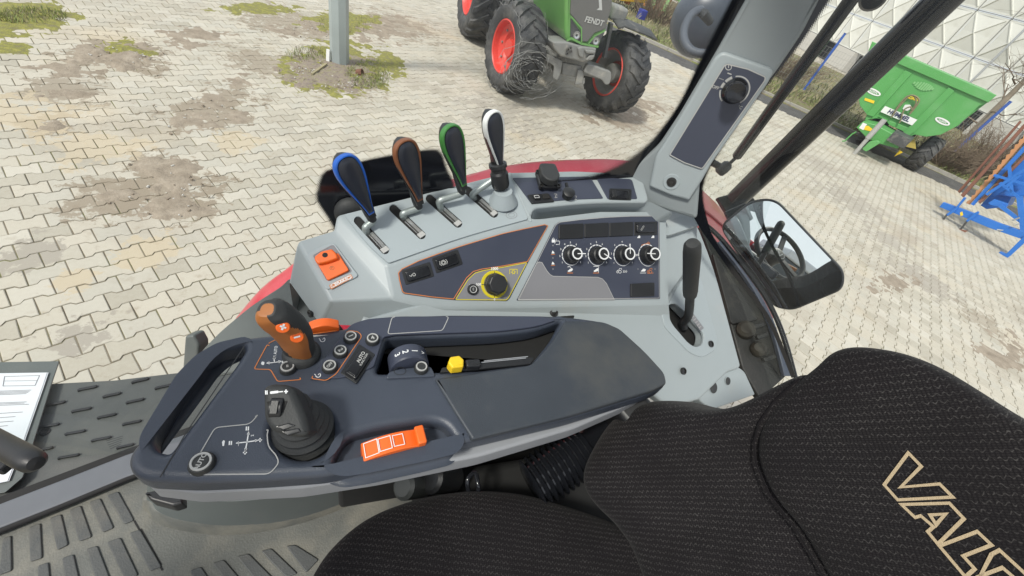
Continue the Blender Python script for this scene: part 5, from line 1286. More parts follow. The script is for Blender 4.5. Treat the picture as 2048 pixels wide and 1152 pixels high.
# curved plinth under the armrest and the dark flank beside the console
FT = Plane((0, 0, FZ), (0, 0, 1))
pc = thing('console_plinth', 'dirty dark green curved plinth standing on the cab floor below the armrest', 'plinth', tuple(at_z(450, 1030, FZ)))
pp = [(300, 1000), (297, 1026), (313, 1046), (360, 1061), (437, 1070), (531, 1063), (640, 1035), (760, 985), (900, 920), (900, 860), (500, 870)]
def wall(name, lay, mt):
    """a leaning wall: lay = (height, pixel shift) of each level of the outline"""
    mb = MB(); O = catmull([Vector(p) for p in pp], 4, True); N = len(O); c = sum(O, Vector((0, 0))) / N
    for z, dx, dy, k in lay: mb.v += [Plane((0, 0, z), (0, 0, 1)).at(*((c + (p - c) * k) + Vector((dx, dy)))) for p in O]
    for i in range(len(lay) - 1):
        for k in range(N): mb.f.append([i * N + k, i * N + (k + 1) % N, (i + 1) * N + (k + 1) % N, (i + 1) * N + k]); mb.m.append(0)
    mb.f.append([(len(lay) - 1) * N + k for k in range(N)]); mb.m.append(0)
    return mb.build(name, mt, pc, 50)
wall('skirt', [(FZ, 0, 0, 1), (FZ + 0.045, 0, -18, 1), (FZ + 0.05, 0, -20, .98)], M['floor']); wall('column', [(FZ + .03, 4, -12, .985), (FZ + 0.16, 6, -62, 0.98), (FZ + .17, 6, -64, .96)], M['flank'])
slab('latch', Plane((0, 0, 1.80), (0, 0, 1)), rnd([(288, 985), (300, 1000), (345, 1012), (365, 1006), (365, 990), (330, 975)], 4), 0, 0.03, M['black'], pc, 0.004)
FK = Plane(LE.at(592, 580, -0.015), (-0.50, -0.55, 0.67))
fk = thing('console_flank', 'dark grey green sheet sloping down from the front end of the console', 'trim panel', tuple(FK.at(470, 700)))
slab('sheet', FK, rnd([(577, 556), (562, 572), (500, 612), (440, 662), (398, 705), (366, 768), (500, 740), (700, 690), (660, 640), (600, 580)], [6, 20, 20, 20, 20, 5, 5, 5, 5, 5]), 0, 0.02, M['flank'], fk, 0.004)
slab('stub_post', Plane(FK.at(388, 720, -0.03), (-0.3, -0.7, 0.4)), rnd([(369, 672), (386, 670), (397, 690), (394, 735), (364, 740)], 5), 0, 0.03, M['flank'], fk, 0.005)
mb = MB(); mb.lathe([(0.011, 0), (0.011, 0.010), (0.006, 0.014), (0, 0.014)], FK.at(556, 609, 0.0), FK.n, 14); mb.build('plug', M['black'], fk)

# ------------------------------------------------------------------ pillar, glass with printed borders, rear trims
PL = Plane(LP.at(1306, 374, 0.004), (-0.62, -0.77, 0.10))
pil = thing('cab_pillar', 'grey rear cab pillar trim with a navy inset panel and a black round knob', 'pillar', tuple(PL.at(1340, 400)))
slab('trim', PL, rnd([(1232, 352), (1286, 318), (1318, 289), (1359, 228), (1434, 100), (1508, -30), (1655, -30), (1606, 66), (1556, 139), (1534, 168), (1420, 330), (1400, 364), (1394, 440), (1345, 425), (1270, 403)], [4, 14, 14, 14, 5, 5, 5, 20, 8, 8, 20, 10, 10, 10, 6]), 0, 0.018, M['pillar'], pil, 0.008, 4)
slab('facing', PL, rnd([(1298, 374), (1310, 312), (1326, 290), (1364, 228), (1430, 114), (1446, 102), (1550, 138), (1538, 164), (1424, 326), (1404, 362), (1378, 402), (1340, 392)], [5, 14, 14, 20, 10, 14, 14, 10, 10, 10, 4, 10]), 0.010, 0.022, M['console'], pil, 0.006, 4)
npn = slab('inset_panel', PL, rnd([(1338, 311), (1449, 130), (1455, 127), (1497, 137), (1532, 153), (1531, 160), (1407, 335), (1403, 339), (1368, 327)], [3, 3, 3, 20, 3, 3, 3, 3, 20]), 0.0125, 0.004, M['navy'], pil, 0.0008)
mb = MB(); mb.strip(PL, scale_poly([Vector(p) for p in rnd([(1338, 311), (1449, 130), (1455, 127), (1497, 137), (1532, 153), (1531, 160), (1407, 335), (1403, 339), (1368, 327)], 3)], 0.985), 0.0018, 0.0130, True); mb.build('inset_outline', M['silver'], pil)
ko = PL.at(1469, 182, 0.0126); kr_ = (PL.at(1500, 182, .0126) - ko).length * 0.86
mb = MB(); mb.lathe([(kr_, 0), (kr_ * .97, .006), (kr_ * .80, .010), (kr_ * .76, .030), (kr_ * .70, .034), (kr_ * .5, .033), (0, .032)], ko, PL.n, 36); mb.build('rotary_knob', M['blackgloss'], pil, 30)
mb = MB(); ku = (PL.at(1479, 182) - PL.at(1469, 182)).normalized(); kw = PL.n.cross(ku)
for a0, a1, w in ((-55, 105, .0022), (112, 140, .0042), (146, 170, .0042), (176, 225, .0022)):
    mb.ribbon([ko + (ku * math.cos(R_(a)) + kw * math.sin(R_(a))) * kr_ * 1.10 + PL.n * .0004 for a in range(a0, a1 + 1, 7)], PL.n, w)
ptext(mb, PL, 'OFF', 1431, 175, 6, -20, 0, 0.0131, bold=0.02); ptext(mb, PL, '°C', 1480, 215, 6, -20, 0, 0.0131); 
mb.strip(PL, [(1455, 146), (1463, 149)], 0.0018, 0.0131); mb.strip(PL, [(1457, 130.5), (1457, 136)], 0.0013, 0.0131)
mb.ribbon([PL.at(1457 + 6 * math.cos(R_(a)), 134 - 6 * math.sin(R_(a)), .0131) for a in range(120, 425, 20)], PL.n, 0.0013)
for k in range(5): mb.strip(PL, [(1438 + k * 2, 156.5 + k * .7), (1439 + k * 2, 156.8 + k * .7)], 0.0013, 0.0131)
mb.build('dial_marking', M['silver'], pil)
mb = MB(); mb.lathe([(0.017, 0.0), (0.016, 0.0012), (0.010, 0.0010), (0.009, 0.003), (0.006, 0.0032), (0.005, 0.001), (0, 0.001)], PL.at(1343, 364, 0.0102), PL.n, 22, mi=[0, 0, 1, 1, 1, 1]); mb.build('screw', [M['console2'], M['screw']], pil)

def frit_material():
    """black ceramic border print, dissolving into dots towards the clear glass"""
    mt, n, l, b = new_mat('frit_print')
    b.inputs['Base Color'].default_value = (0.008, 0.009, 0.012, 1); b.inputs['Roughness'].default_value = 0.12
    at = n.new('ShaderNodeAttribute'); at.attribute_name = 'fade'
    uv = n.new('ShaderNodeUVMap'); uv.uv_map = 'UVMap'
    sc = n.new('ShaderNodeVectorMath'); sc.operation = 'SCALE'; sc.inputs['Scale'].default_value = 1 / 0.0030; l.new(uv.outputs[0], sc.inputs[0])
    fr = n.new('ShaderNodeVectorMath'); fr.operation = 'FRACTION'; l.new(sc.outputs[0], fr.inputs[0])
    sb = n.new('ShaderNodeVectorMath'); sb.operation = 'SUBTRACT'; sb.inputs[1].default_value = (0.5, 0.5, 0); l.new(fr.outputs[0], sb.inputs[0])
    ln = n.new('ShaderNodeVectorMath'); ln.operation = 'LENGTH'; l.new(sb.outputs[0], ln.inputs[0])
    r = n.new('ShaderNodeMath'); r.operation = 'MULTIPLY'; r.inputs[1].default_value = 0.80; l.new(at.outputs['Fac'], r.inputs[0])
    lt = n.new('ShaderNodeMath'); lt.operation = 'LESS_THAN'; l.new(ln.outputs['Value'], lt.inputs[0]); l.new(r.outputs[0], lt.inputs[1])
    l.new(lt.outputs[0], b.inputs['Alpha'])
    return mt
M['frit'] = frit_material()
def frit(name, pl, outer, inner, parent, h=0.0, closed=False, band=0.35):
    """printed border between an outer (clear side, dotted) and an inner (solid side) line of photo pixels"""
    n = 60
    def res(P):
        P = catmull([Vector(p) for p in P], 6, closed); L = [0]
        if closed: P = P + [P[0]]
        for i in range(len(P) - 1): L.append(L[-1] + (P[i + 1] - P[i]).length)
        out = []; j = 0
        for k in range(n + 1):
            t = L[-1] * k / n
            while j < len(L) - 2 and L[j + 1] < t: j += 1
            out.append(P[j].lerp(P[j + 1], (t - L[j]) / max(1e-9, L[j + 1] - L[j])))
        return out
    O, I = res(outer), res(inner)
    vs, fs, fade = [], [], []
    lv = [(0, 0.0), (band * .5, 0.5), (band, 1.0), (1.0, 1.0)]
    for s, f in lv:
        for a, b in zip(O, I):
            p = a.lerp(b, s); vs.append(tuple(pl.at(p.x, p.y, h))); fade.append(f)
    for i in range(len(lv) - 1):
        for k in range(n): fs.append((i * (n + 1) + k, i * (n + 1) + k + 1, (i + 1) * (n + 1) + k + 1, (i + 1) * (n + 1) + k))
    me = bpy.data.meshes.new(name); me.from_pydata(vs, [], fs)
    if sum(p.normal.dot(pl.n) for p in me.polygons) < 0: me.flip_normals()
    at = me.attributes.new('fade', 'FLOAT', 'POINT')
    for i, f in enumerate(fade): at.data[i].value = f
    u, w = pl.frame(); uvl = me.uv_layers.new(name='UVMap')
    for lp in me.loops:
        p = me.vertices[lp.vertex_index].co; a, b = p.dot(u), p.dot(w); uvl.data[lp.index].uv = (a + b, a - b)
    o = finish(me, name, M['frit'], parent, 180)
    return o
def glass_material():
    mt = bpy.data.materials.new('window_glass'); mt.use_nodes = True; n, l = mt.node_tree.nodes, mt.node_tree.links
    n.remove(n['Principled BSDF']); out = n['Material Output']
    tr = n.new('ShaderNodeBsdfTransparent'); tr.inputs[0].default_value = (0.93, 0.955, 0.945, 1)
    gl = n.new('ShaderNodeBsdfGlossy'); gl.inputs['Roughness'].default_value = 0.0; gl.inputs[0].default_value = (0.8, 0.85, 0.9, 1)
    lw = n.new('ShaderNodeLayerWeight'); lw.inputs[0].default_value = 0.5
    pw = n.new('ShaderNodeMath'); pw.operation = 'POWER'; pw.inputs[1].default_value = 5.0; l.new(lw.outputs['Facing'], pw.inputs[0])
    fr = n.new('ShaderNodeMath'); fr.operation = 'MULTIPLY_ADD'; fr.inputs[1].default_value = 0.9; fr.inputs[2].default_value = 0.02; l.new(pw.outputs[0], fr.inputs[0])
    mx = n.new('ShaderNodeMixShader'); l.new(fr.outputs[0], mx.inputs[0]); l.new(tr.outputs[0], mx.inputs[1]); l.new(gl.outputs[0], mx.inputs[2]); df = n.new('ShaderNodeBsdfDiffuse'); df.inputs[0].default_value = (0.62, 0.62, 0.6, 1)
    ge = n.new('ShaderNodeNewGeometry'); dn = n.new('ShaderNodeTexNoise'); dn.inputs['Scale'].default_value = 5; dn.inputs['Detail'].default_value = 6; l.new(ge.outputs['Position'], dn.inputs['Vector'])
    dm = n.new('ShaderNodeMapRange'); dm.inputs[1].default_value = 0.3; dm.inputs[2].default_value = 0.75; dm.inputs[3].default_value = 0.004; dm.inputs[4].default_value = 0.026; l.new(dn.outputs['Fac'], dm.inputs[0])
    m2 = n.new('ShaderNodeMixShader'); l.new(dm.outputs[0], m2.inputs[0]); l.new(mx.outputs[0], m2.inputs[1]); l.new(df.outputs[0], m2.inputs[2]); l.new(m2.outputs[0], out.inputs[0])
    return mt
M['glass'] = glass_material()
GP = Plane(PL.at(1340, 250, -0.022), (0.03, -1.0, 0.10))
sw = thing('side_window', 'large clear side window with a dotted black border beside the pillar', 'window', tuple(GP.at(900, 420)))
mb = MB(); mb.face([GP.at(*p) for p in ((-700, -300), (1520, -120), (1520, 500), (1200, 620), (300, 900), (-700, 1000))]); mb.build('pane', M['glass'], sw)
frit('black_border', GP, [(1460, -10), (1396, 115), (1352, 205), (1320, 250), (1293, 280), (1234, 322), (1170, 347), (1110, 356)], [(1520, -10), (1450, 115), (1410, 205), (1380, 250), (1350, 300), (1300, 370), (1220, 400), (1130, 400)], sw, 0.004, band=0.24)
fo_ = [(625, 400), (628, 374), (638, 344), (665, 332), (743, 313), (820, 299), (872, 293), (890, 300), (902, 335), (918, 375), (900, 440), (780, 470), (700, 500), (668, 470), (650, 440)]
cc = Vector((770, 392)); frit('black_patch', GP, fo_, [Vector(p).lerp(cc, 0.9998) for p in fo_], sw, 0.004, True, 0.11)
mb = MB(); mb.lathe([(0.030, 0), (0.030, 0.006), (0.024, 0.014), (0.012, 0.017), (0, 0.017)], GP.at(704, 424, 0.006), GP.n if GP.n.y < 0 else -GP.n, 20); mb.build('hinge_cap', M['rubber'], sw, 40)
RG = Plane(PL.at(1430, 330, -0.028), (-0.66, -0.74, 0.05))
rw = thing('rear_quarter_window', 'curved rear quarter window with a dotted black border right of the pillar', 'window', tuple(RG.at(1500, 600)))
mb = MB(); mb.face([RG.at(*p) for p in ((1560, -120), (1750, -200), (2400, -100), (2400, 1000), (1560, 820), (1480, 600), (1380, 430))]); mb.build('pane', M['glass'], rw)
frit('black_border', RG, [(1690, -30), (1618, 73), (1556, 153), (1504, 219), (1448, 300), (1421, 343), (1410, 380), (1414, 425), (1430, 478), (1476, 546), (1520, 602), (1552, 655), (1592, 752)],
     [(1600, -30), (1550, 80), (1500, 150), (1440, 225), (1400, 290), (1375, 345), (1368, 390), (1396, 450), (1421, 486), (1467, 551), (1511, 607), (1543, 659), (1583, 756)], rw, 0.004, band=0.22)
rq = thing('rear_corner_trim', 'dark dusty corner trim with a slate blue edge between console and rear window', 'trim panel', tuple(RG.at(1500, 700, 0.03)))
RC = Plane(FP.at(1500, 700, -0.06), (-0.42, -0.42, 0.80))
dk = mat('dusty_black', (0.020, 0.020, 0.019), 0.55, var=0.2, bump=0.1, bscale=200, dirt=(0.085, 0.078, 0.060), dscale=14, dlo=0.55, dhi=0.85)
slab('panel', RC, rnd([(1399, 450), (1412, 448), (1440, 490), (1500, 568), (1545, 650), (1574, 752), (1520, 800), (1484, 738), (1428, 532)], [6, 6, 20, 30, 30, 6, 6, 10, 20]), 0, 0.03, dk, rq, 0.006)
slab('raised_field', RC, rnd([(1424, 505), (1436, 510), (1520, 640), (1462, 650), (1455, 620)], 10), 0.008, 0.012, dk, rq, 0.004)
mb = MB()
for cx, cy, r in ((1490, 662, .024), (1515, 700, .020)): mb.lathe([(r, 0), (r * .95, .02), (r * .6, .028), (0, .028)], RC.at(cx, cy), RC.n + Vector((-.4, .2, .2)), 18)
mb.build('bolt_boss', mat('dusty_brown', (0.042, 0.037, 0.028), 0.7, var=0.3, vscale=30), rq, 40)
for k, (x0, y0_, x1, y1) in enumerate(((1505, 655, 1528, 648), (1512, 676, 1535, 668), (1525, 720, 1550, 712))):
    mb = MB(); mb.bar(RC.at(x0, y0_, .006), RC.at(x1, y1, .006), 0.012, 0.014, RC.n); bevel(mb.build('fin', dk, rq), 0.003)
edge = mat('slate_edge', (0.10, 0.115, 0.16), 0.3, var=0.06)
L_ = [(1436, 484), (1480, 540), (1515, 594), (1545, 663), (1569, 752)]; R2 = [(1441, 481), (1508, 568), (1540, 622), (1562, 680), (1583, 752)]
slab('edge_strip', RC, [Vector(p) for p in catmull([Vector(p) for p in L_], 4)] + [Vector(p) for p in reversed(catmull([Vector(p) for p in R2], 4))], 0.020, 0.016, edge, rq, 0.003)
mb = MB(); mb.tube([RC.at(x, y, 0.012) for x, y in catmull([Vector(p) for p in ((1412, 450), (1446, 482), (1512, 566), (1546, 622), (1570, 682), (1590, 755))], 5)], 0.007, 8); mb.build('rubber_seal', M['blackgloss'], rq, 60)

# ------------------------------------------------------------------ struts, mirror, lamp and fender outside the glass
gs = thing('gas_strut', 'slim black gas strut running up beside the pillar behind the glass', 'strut', tuple(at_t(1447, 336, 1.2)))
a, b = at_t(1472, 315, 1.17), at_t(1745, -60, 0.80)
mb = MB(); mb.tube([a, a.lerp(b, .01), b], [0.010, 0.0135, 0.0150], 16); mb.build('cylinder', M['blackgloss'], gs, 40)
mb = MB(); mb.tube([at_t(1455, 331, 1.19), a], 0.005, 10); mb.build('piston_rod', M['black'], gs)
mb = MB(); e = at_t(1447, 337, 1.19); mb.lathe([(0.010, -.020), (0.0155, -.015), (0.017, 0), (0.0155, .015), (0.008, .022)], e, a - e, 16); mb.tube([e, at_t(1412, 318, 1.20)], 0.010, 10); mb.build('ball_joint', M['black'], gs, 50)
lt = thing('window_catch', 'small round black catch at the top edge right of the strut', 'catch', tuple(at_t(1742, 0, .9)))
mb = MB(); mb.lathe([(0.026, 0), (0.026, .02), (0.020, .03), (0, .032)], at_t(1748, -8, .9), at_t(1735, 30, .8) - at_t(1748, -8, .9), 20); mb.build('catch_head', M['black'], lt, 40)
mm = thing('mirror', 'rounded rectangular wing mirror outside the rear window reflecting the steering wheel', 'mirror', tuple(at_t(1560, 620, 1.3)))
ma = thing('support_tube', 'thick black mirror support tube rising from a square foot to the upper right', 'tube', tuple(at_t(1475, 400, 1.32)))
mb = MB(); a, b = at_t(1474, 398, 1.34), at_t(1925, -40, 0.80); mb.tube(catmull([a, a.lerp(b, .05), a.lerp(b, .5), b], 4), 0.033, 20); mb.build('pipe', M['blackgloss'], ma, 50)
FTP = Plane(at_t(1470, 405, 1.345), (-0.55, -0.6, 0.55))
slab('foot', FTP, rnd([(1434, 395), (1496, 379), (1512, 402), (1456, 430)], 4), 0, 0.03, M['black'], ma, 0.004)
# ------------------------------------------------------------------ mirror glass, lamp, fender, steering wheel, roof
WHEEL_C = Vector((-0.45, -0.14, 2.29))
MC = at_t(1560, 508, 1.12)
mn = ((CAM - MC).normalized() + (WHEEL_C - MC).normalized()).normalized()
MRP = Plane(MC, mn)
mo = rnd([(1436, 452), (1500, 400), (1548, 395), (1690, 545), (1687, 580), (1584, 623), (1550, 616), (1532, 600)], [22, 22, 24, 18, 22, 26, 18, 10], 6)
mo_in = scale_poly(mo, 0.962)
slab('housing', MRP, mo, 0.0, 0.045, M['black'], mm, 0.010, 4)
mglass, _n, _l, _b = new_mat('mirror_glass'); _b.inputs['Base Color'].default_value = (0.86, 0.88, 0.88, 1); _b.inputs['Metallic'].default_value = 1.0; _b.inputs['Roughness'].default_value = 0.0
mb = MB(); mb.poly(MRP, mo_in, 0.0012); mb.build('mirror_glass', mglass, mm)
slab('stem', Plane(at_t(1470, 430, 1.20), (-0.5, -0.6, 0.5)), rnd([(1450, 424), (1492, 405), (1500, 418), (1458, 440)], 4), 0, 0.02, M['black'], mm, 0.004)

lampc = at_t(1408, 48, 1.75)
wlp = thing('work_lamp', 'round dark work lamp housing with a ribbed cable conduit behind the side window', 'lamp', tuple(lampc - Vector((0, 0, .12))))
ldir = (CAM - lampc).normalized() + Vector((0.3, 0.1, -0.15)); ldir.normalize()
drum = mat('lamp_housing', (0.055, 0.066, 0.085), 0.35, var=0.2, vscale=12, dirt=(0.13, 0.14, 0.16), dscale=6, dlo=0.5, dhi=0.9)
mb = MB(); mb.lathe([(0.134, -0.07), (0.140, -0.03), (0.138, 0.0), (0.128, 0.034), (0.105, 0.060), (0.068, 0.077), (0.030, 0.084), (0, 0.085)], lampc, ldir, 36); mb.build('housing', drum, wlp, 60)
path = catmull([at_t(x, y, 1.60 - .015 * k) for k, (x, y) in enumerate(((1404, 20), (1390, 24), (1377, 38), (1368, 60), (1369, 82), (1380, 99), (1396, 106), (1412, 107)))], 9)
mb = MB(); P2, R2_ = [], []
L = [0]
for i in range(len(path) - 1): L.append(L[-1] + (path[i + 1] - path[i]).length)
nr = 34
for k in range(nr * 2 + 1):
    t = L[-1] * k / (nr * 2); j = 0
    while j < len(L) - 2 and L[j + 1] < t: j += 1
    P2.append(path[j].lerp(path[j + 1], (t - L[j]) / (L[j + 1] - L[j]))); R2_.append(0.0165 if k % 2 else 0.0130)
mb.tube(P2, R2_, 10); mb.build('cable_conduit', mat('conduit_grey', (0.085, 0.097, 0.118), 0.5), wlp, 70)
mb = MB(); mb.tube([at_t(1400, 23, 1.60), at_t(1408, 28, 1.58), at_t(1420, 44, 1.62)], [0.016, 0.018, 0.015], 12); mb.build('cable_gland', M['rubber'], wlp, 50)

# red fender: a wheel arch swept along the tractor, its crown, outer roll and inner wall
fen = thing('rear_fender', 'big red rear wheel fender curving outside the side window', 'fender', (0.6, 1.1, 1.5))
arc = [(470, 640), (520, 582), (575, 540), (640, 490), (760, 420), (880, 370), (960, 347), (1000, 337), (1075, 326), (1160, 321), (1240, 321), (1310, 332), (1380, 362), (1430, 404), (1466, 445), (1492, 486), (1530, 560)]
arc = catmull([Vector(p) for p in arc], 4)
cr = [at_y(x, y, 1.02 + 0.10 * max(0, min(1, (x - 1200) / 300))) for x, y in arc]
mb = MB(); N = len(cr); offs = [(-0.26, -0.36), (-0.20, -0.12), (-0.15, -0.075), (-0.09, -0.040), (-0.03, -0.012), (0.0, 0.0), (0.02, -0.008), (0.03, -0.03), (0.03, -0.10)]
for p in cr: mb.v += [p + Vector((0, a, b)) for a, b in offs]
K = len(offs)
for i in range(N - 1):
    for k in range(K - 1): mb.f.append([i * K + k, i * K + k + 1, (i + 1) * K + k + 1, (i + 1) * K + k]); mb.m.append(0)
mb.build('arch', M['red'], fen, 40)
mb = MB(); mb.tube([p + Vector((0, -0.10, -0.042)) for p in cr], 0.005, 6); mb.build('edge_bead', mat('red_dark', (0.33, 0.012, 0.03), 0.4), fen, 60)

# steering wheel and column: seen in the mirror
stw = thing('steering_wheel', 'black three spoke steering wheel reflected in the mirror', 'steering wheel', tuple(WHEEL_C))
wa = Vector((0.66, 0.0, 0.75)).normalized(); wu = Vector((0, 1, 0)); ww = wa.cross(wu)
mb = MB(); mb.tube([WHEEL_C + (wu * math.cos(2 * math.pi * k / 40) + ww * math.sin(2 * math.pi * k / 40)) * 0.185 for k in range(40)], 0.0155, 12, closed=True); mb.build('rim', M['rubber'], stw, 70)
for a in (90, 210, 330):
    d = wu * math.cos(R_(a)) + ww * math.sin(R_(a)); mb = MB(); mb.bar(WHEEL_C + d * .03 - wa * .012, WHEEL_C + d * 0.18, 0.034, 0.012, wa); bevel(mb.build('spoke', M['black'], stw), 0.003)
mb = MB(); mb.lathe([(0.052, -0.03), (0.052, -0.004), (0.046, 0.004), (0.030, 0.007), (0, 0.008)], WHEEL_C - wa * .008, wa, 28); hb = mb.build('hub', M['black'], stw, 40)
mb = MB(); q = WHEEL_C + wa * 0.0015
mb.ribbon([q + (wu * math.cos(.26 * k) + ww * math.sin(.26 * k)) * 0.034 for k in range(24)], wa, 0.003, True)
dn_ = -(Vector((0, 0, 1)) - wa * wa.z).normalized(); sd = wa.cross(dn_)
mb.ribbon([q - dn_ * .018 - sd * .020, q + dn_ * .018, q - dn_ * .018 + sd * .020], wa, 0.005); mb.build('hub_emblem', M['silver'], hb)
mb = MB(); mb.tube([WHEEL_C - wa * .03, WHEEL_C - wa * 0.30 - Vector((0.1, 0, 0.25))], [0.045, 0.07], 16); mb.build('column', M['black'], stw, 50)
mb = MB(); mb.tube([WHEEL_C - wa * .05, WHEEL_C - wa * .05 + Vector((0.03, -0.15, 0.02))], [0.010, 0.013], 10); mb.build('stalk', M['bronze'], stw)
dsh = thing('dashboard', 'dark instrument hood in front of the steering wheel', 'dashboard', (-0.72, -0.12, 1.6))
me = curve_solid([[Vector(p) for p in rnd([(-0.17, -0.25), (0.17, -0.25), (0.19, 0.12), (0.12, 0.20), (-0.12, 0.20), (-0.19, 0.12)], 0.04)]], 0.16, 0.03)
me.transform(Matrix.Translation((-0.74, -0.14, 2.10)) @ Matrix.Rotation(R_(90), 4, 'Z') @ Matrix.Rotation(R_(50), 4, 'X')); wnormal(finish(me, 'hood', M['flank'], dsh))
rf = thing('cab_roof', 'grey cab roof with an open glass hatch above the driver', 'roof', (0.2, 0.0, 3.06))
me = curve_solid([[Vector(p) for p in rnd([(-0.95, -0.85), (1.2, -0.85), (1.2, 0.92), (-0.95, 0.92)], 0.15)], [Vector(p) for p in rnd([(-0.80, -0.55), (0.25, -0.55), (0.25, 0.62), (-0.80, 0.62)], 0.08)]], 0.10, 0.03)
me.transform(Matrix.Translation((0, 0, 3.16))); wnormal(finish(me, 'panel', M['pillar'], rf))
mb = MB(); mb.face([(-0.84, -0.6, 3.17), (0.29, -0.6, 3.17), (0.29, 0.66, 3.17), (-0.84, 0.66, 3.17)]); mb.build('hatch_glass', M['glass'], rf)
# ------------------------------------------------------------------ verge, kerb, fence, bushes, white panel wall
def ep(a, b, z=0.0):            # along and across the paving edge
    q = E0 + ED * a + EN * b; return Vector((q.x, q.y, z))
def height(a, b): return 0.02 + 0.10 * max(0, min(1, (b - 1.6) / 2.5)) + 0.05 * noise.noise(Vector((a * .5, b * .5, 3)))
mb = MB(); mb.face([ep(-40, -0.12, -0.006), ep(40, -0.12, -0.006), ep(40, 1.75, -0.006), ep(-40, 1.75, -0.006)]); tag(mb.build('asphalt_strip', M['asphalt'], None, loc=tuple(ep(0, 0))), kind='structure')
vs, fs = [], []; NA, NB = 130, 34
for i in range(NA + 1):
    for j in range(NB + 1):
        a = -26 + 46 * i / NA; b = 1.5 + 22 * (j / NB) ** 1.6
        p = ep(a, b); vs.append((p.x, p.y, height(a, b) - (0.10 if j == 0 else 0) + 0.02 * noise.noise(p * 2.2)))
for i in range(NA):
    for j in range(NB):
        k = i * (NB + 1) + j; fs.append((k, k + 1, k + NB + 2, k + NB + 1))
me = bpy.data.meshes.new('verge'); me.from_pydata(vs, [], fs)
if sum(p.normal.z for p in me.polygons) < 0: me.flip_normals()
tag(finish(me, 'verge_ground', M['soil'], None, 180), kind='structure')
kerbm = mat('kerb_concrete', (0.34, 0.32, 0.28), 0.85, var=0.15, bump=0.2, bscale=90, dirt=(0.2, 0.17, 0.12), dscale=4)
kb = thing('kerb', 'low grey concrete kerb between the asphalt strip and the verge', 'kerb', tuple(ep(0, 1.7)))
for k in range(-14, 13):
    mb = MB(); mb.bar(ep(k * 1.0 + .01, 1.66, 0.03), ep(k * 1.0 + .99, 1.66, 0.03 + random.uniform(-.008, .008)), 0.14, 0.14); mb.build('kerb_stone', kerbm, kb)
rg = random.Random(21)
def scatter(name, n, a0, a1, b0, b1, hmin, hmax, mats, w, seed):
    rg = random.Random(seed); mb = MB()
    for _ in range(n):
        a, b = rg.uniform(a0, a1), rg.uniform(b0, b1)
        if noise.noise(Vector((a * .6, b * .6, seed))) < rg.uniform(-.45, .2): continue
        p = ep(a, b, height(a, b)); h = rg.uniform(hmin, hmax); d = rg.uniform(0, 6.283); o = Vector((math.cos(d), math.sin(d), 0)); s = Vector((-o.y, o.x, 0)) * w
        mb.face([p - s, p + s, p + o * h * .25 + Vector((0, 0, h * .7)) + s * .5, p + o * h * .6 + Vector((0, 0, h))], rg.randrange(len(mats)))
    tag(mb.build(name, mats, None), kind='stuff')
M['blade3'] = mat('olive_blade', (0.115, 0.135, 0.05), 0.7, var=0.3, vscale=6)
scatter('verge_grass', 9000, -20, 9, 1.8, 4.5, 0.06, 0.22, [M['blade'], M['blade2'], M['blade3']], 0.012, 2)
scatter('verge_weeds', 9000, -20, 14, 3.2, 16, 0.08, 0.34, [M['blade2'], M['blade3'], M['blade2']], 0.018, 3)
twig = mat('bare_twig', (0.17, 0.125, 0.085), 0.8, var=0.25, vscale=10)
def bush(label, a, b, R, H, n, seed):
    rg = random.Random(seed); c = ep(a, b, height(a, b) - 0.02)
    t = thing('bare_bush', label, 'bush', tuple(c), 'bare brown bushes along the verge'); mb = MB()
    for _ in range(n):
        d = rg.uniform(0, 6.283); r = R * math.sqrt(rg.random()); h = H * rg.uniform(.5, 1.0)
        p0 = c + Vector((math.cos(d), math.sin(d), 0)) * r * .45; p2 = c + Vector((math.cos(d + rg.gauss(0, .5)), math.sin(d + rg.gauss(0, .5)), 0)) * r * 1.1 + Vector((0, 0, h))
        p1 = p0.lerp(p2, .5) + Vector((rg.gauss(0, .12), rg.gauss(0, .12), rg.gauss(0.1, .1)))
        mb.tube([p0, p1, p2], [0.012, 0.008, 0.004], 3, cap=False)
        for _k in range(2):
            q = p1.lerp(p2, rg.random()); mb.tube([q, q + Vector((rg.gauss(0, .2), rg.gauss(0, .2), rg.uniform(-.05, .25)))], [0.006, 0.003], 3, cap=False)
    mb.build('twigs', twig, t)
for k, (a, b, R, H, n, lb) in enumerate(((7.0, 3.0, 1.3, 0.9, 260, 'tangled brown bush beside the trailer wheel'), (8.6, 4.3, 1.5, 1.5, 300, 'tall brown bush in front of the second blue post'), (10.8, 4.0, 1.4, 1.3, 260, 'brown bush behind the toothed blue machine'), (-6.0, 7.5, 2.0, 1.3, 240, 'brown bush at the foot of the white pillars'), (0.5, 7.5, 2.2, 1.2, 240, 'low brown bush hidden half behind the mirror tube'), (12.8, 5.5, 1.6, 1.8, 240, 'bare bush at the right edge under the white wall'))):
    bush(lb, a, b, R, H, n, 30 + k)
bluem = mat('blue_post_paint', (0.045, 0.115, 0.42), 0.5, var=0.1, vscale=4)
def fence_post(label, base, top):
    p = at_z(*base, 0.05); d = Vector((p.x, p.y, 0)).normalized()
    q = Plane(p, d).at(*top); q = Vector((p.x + (q.x - p.x) * .5, p.y + (q.y - p.y) * .5, q.z))
    o = thing('fence_post', label, 'post', tuple(p), 'blue fence posts'); mb = MB(); mb.bar(p - Vector((0, 0, .2)), q, 0.085, 0.085, ED); mb.build('shaft', bluem, o)
    mb = MB(); mb.bar(q, q + Vector((0, 0, .015)), 0.1, 0.1, ED); mb.build('cap', bluem, o); return p, q
fa = fence_post('thin blue fence post between the pillar and the mirror tube', (1606, 182), (1688, 66))
fb = fence_post('thick blue fence post standing right of the green trailer', (1903, 308), (2021, 203))
wire = mat('fence_wire', (0.42, 0.42, 0.40), 0.5, metal=0.5)
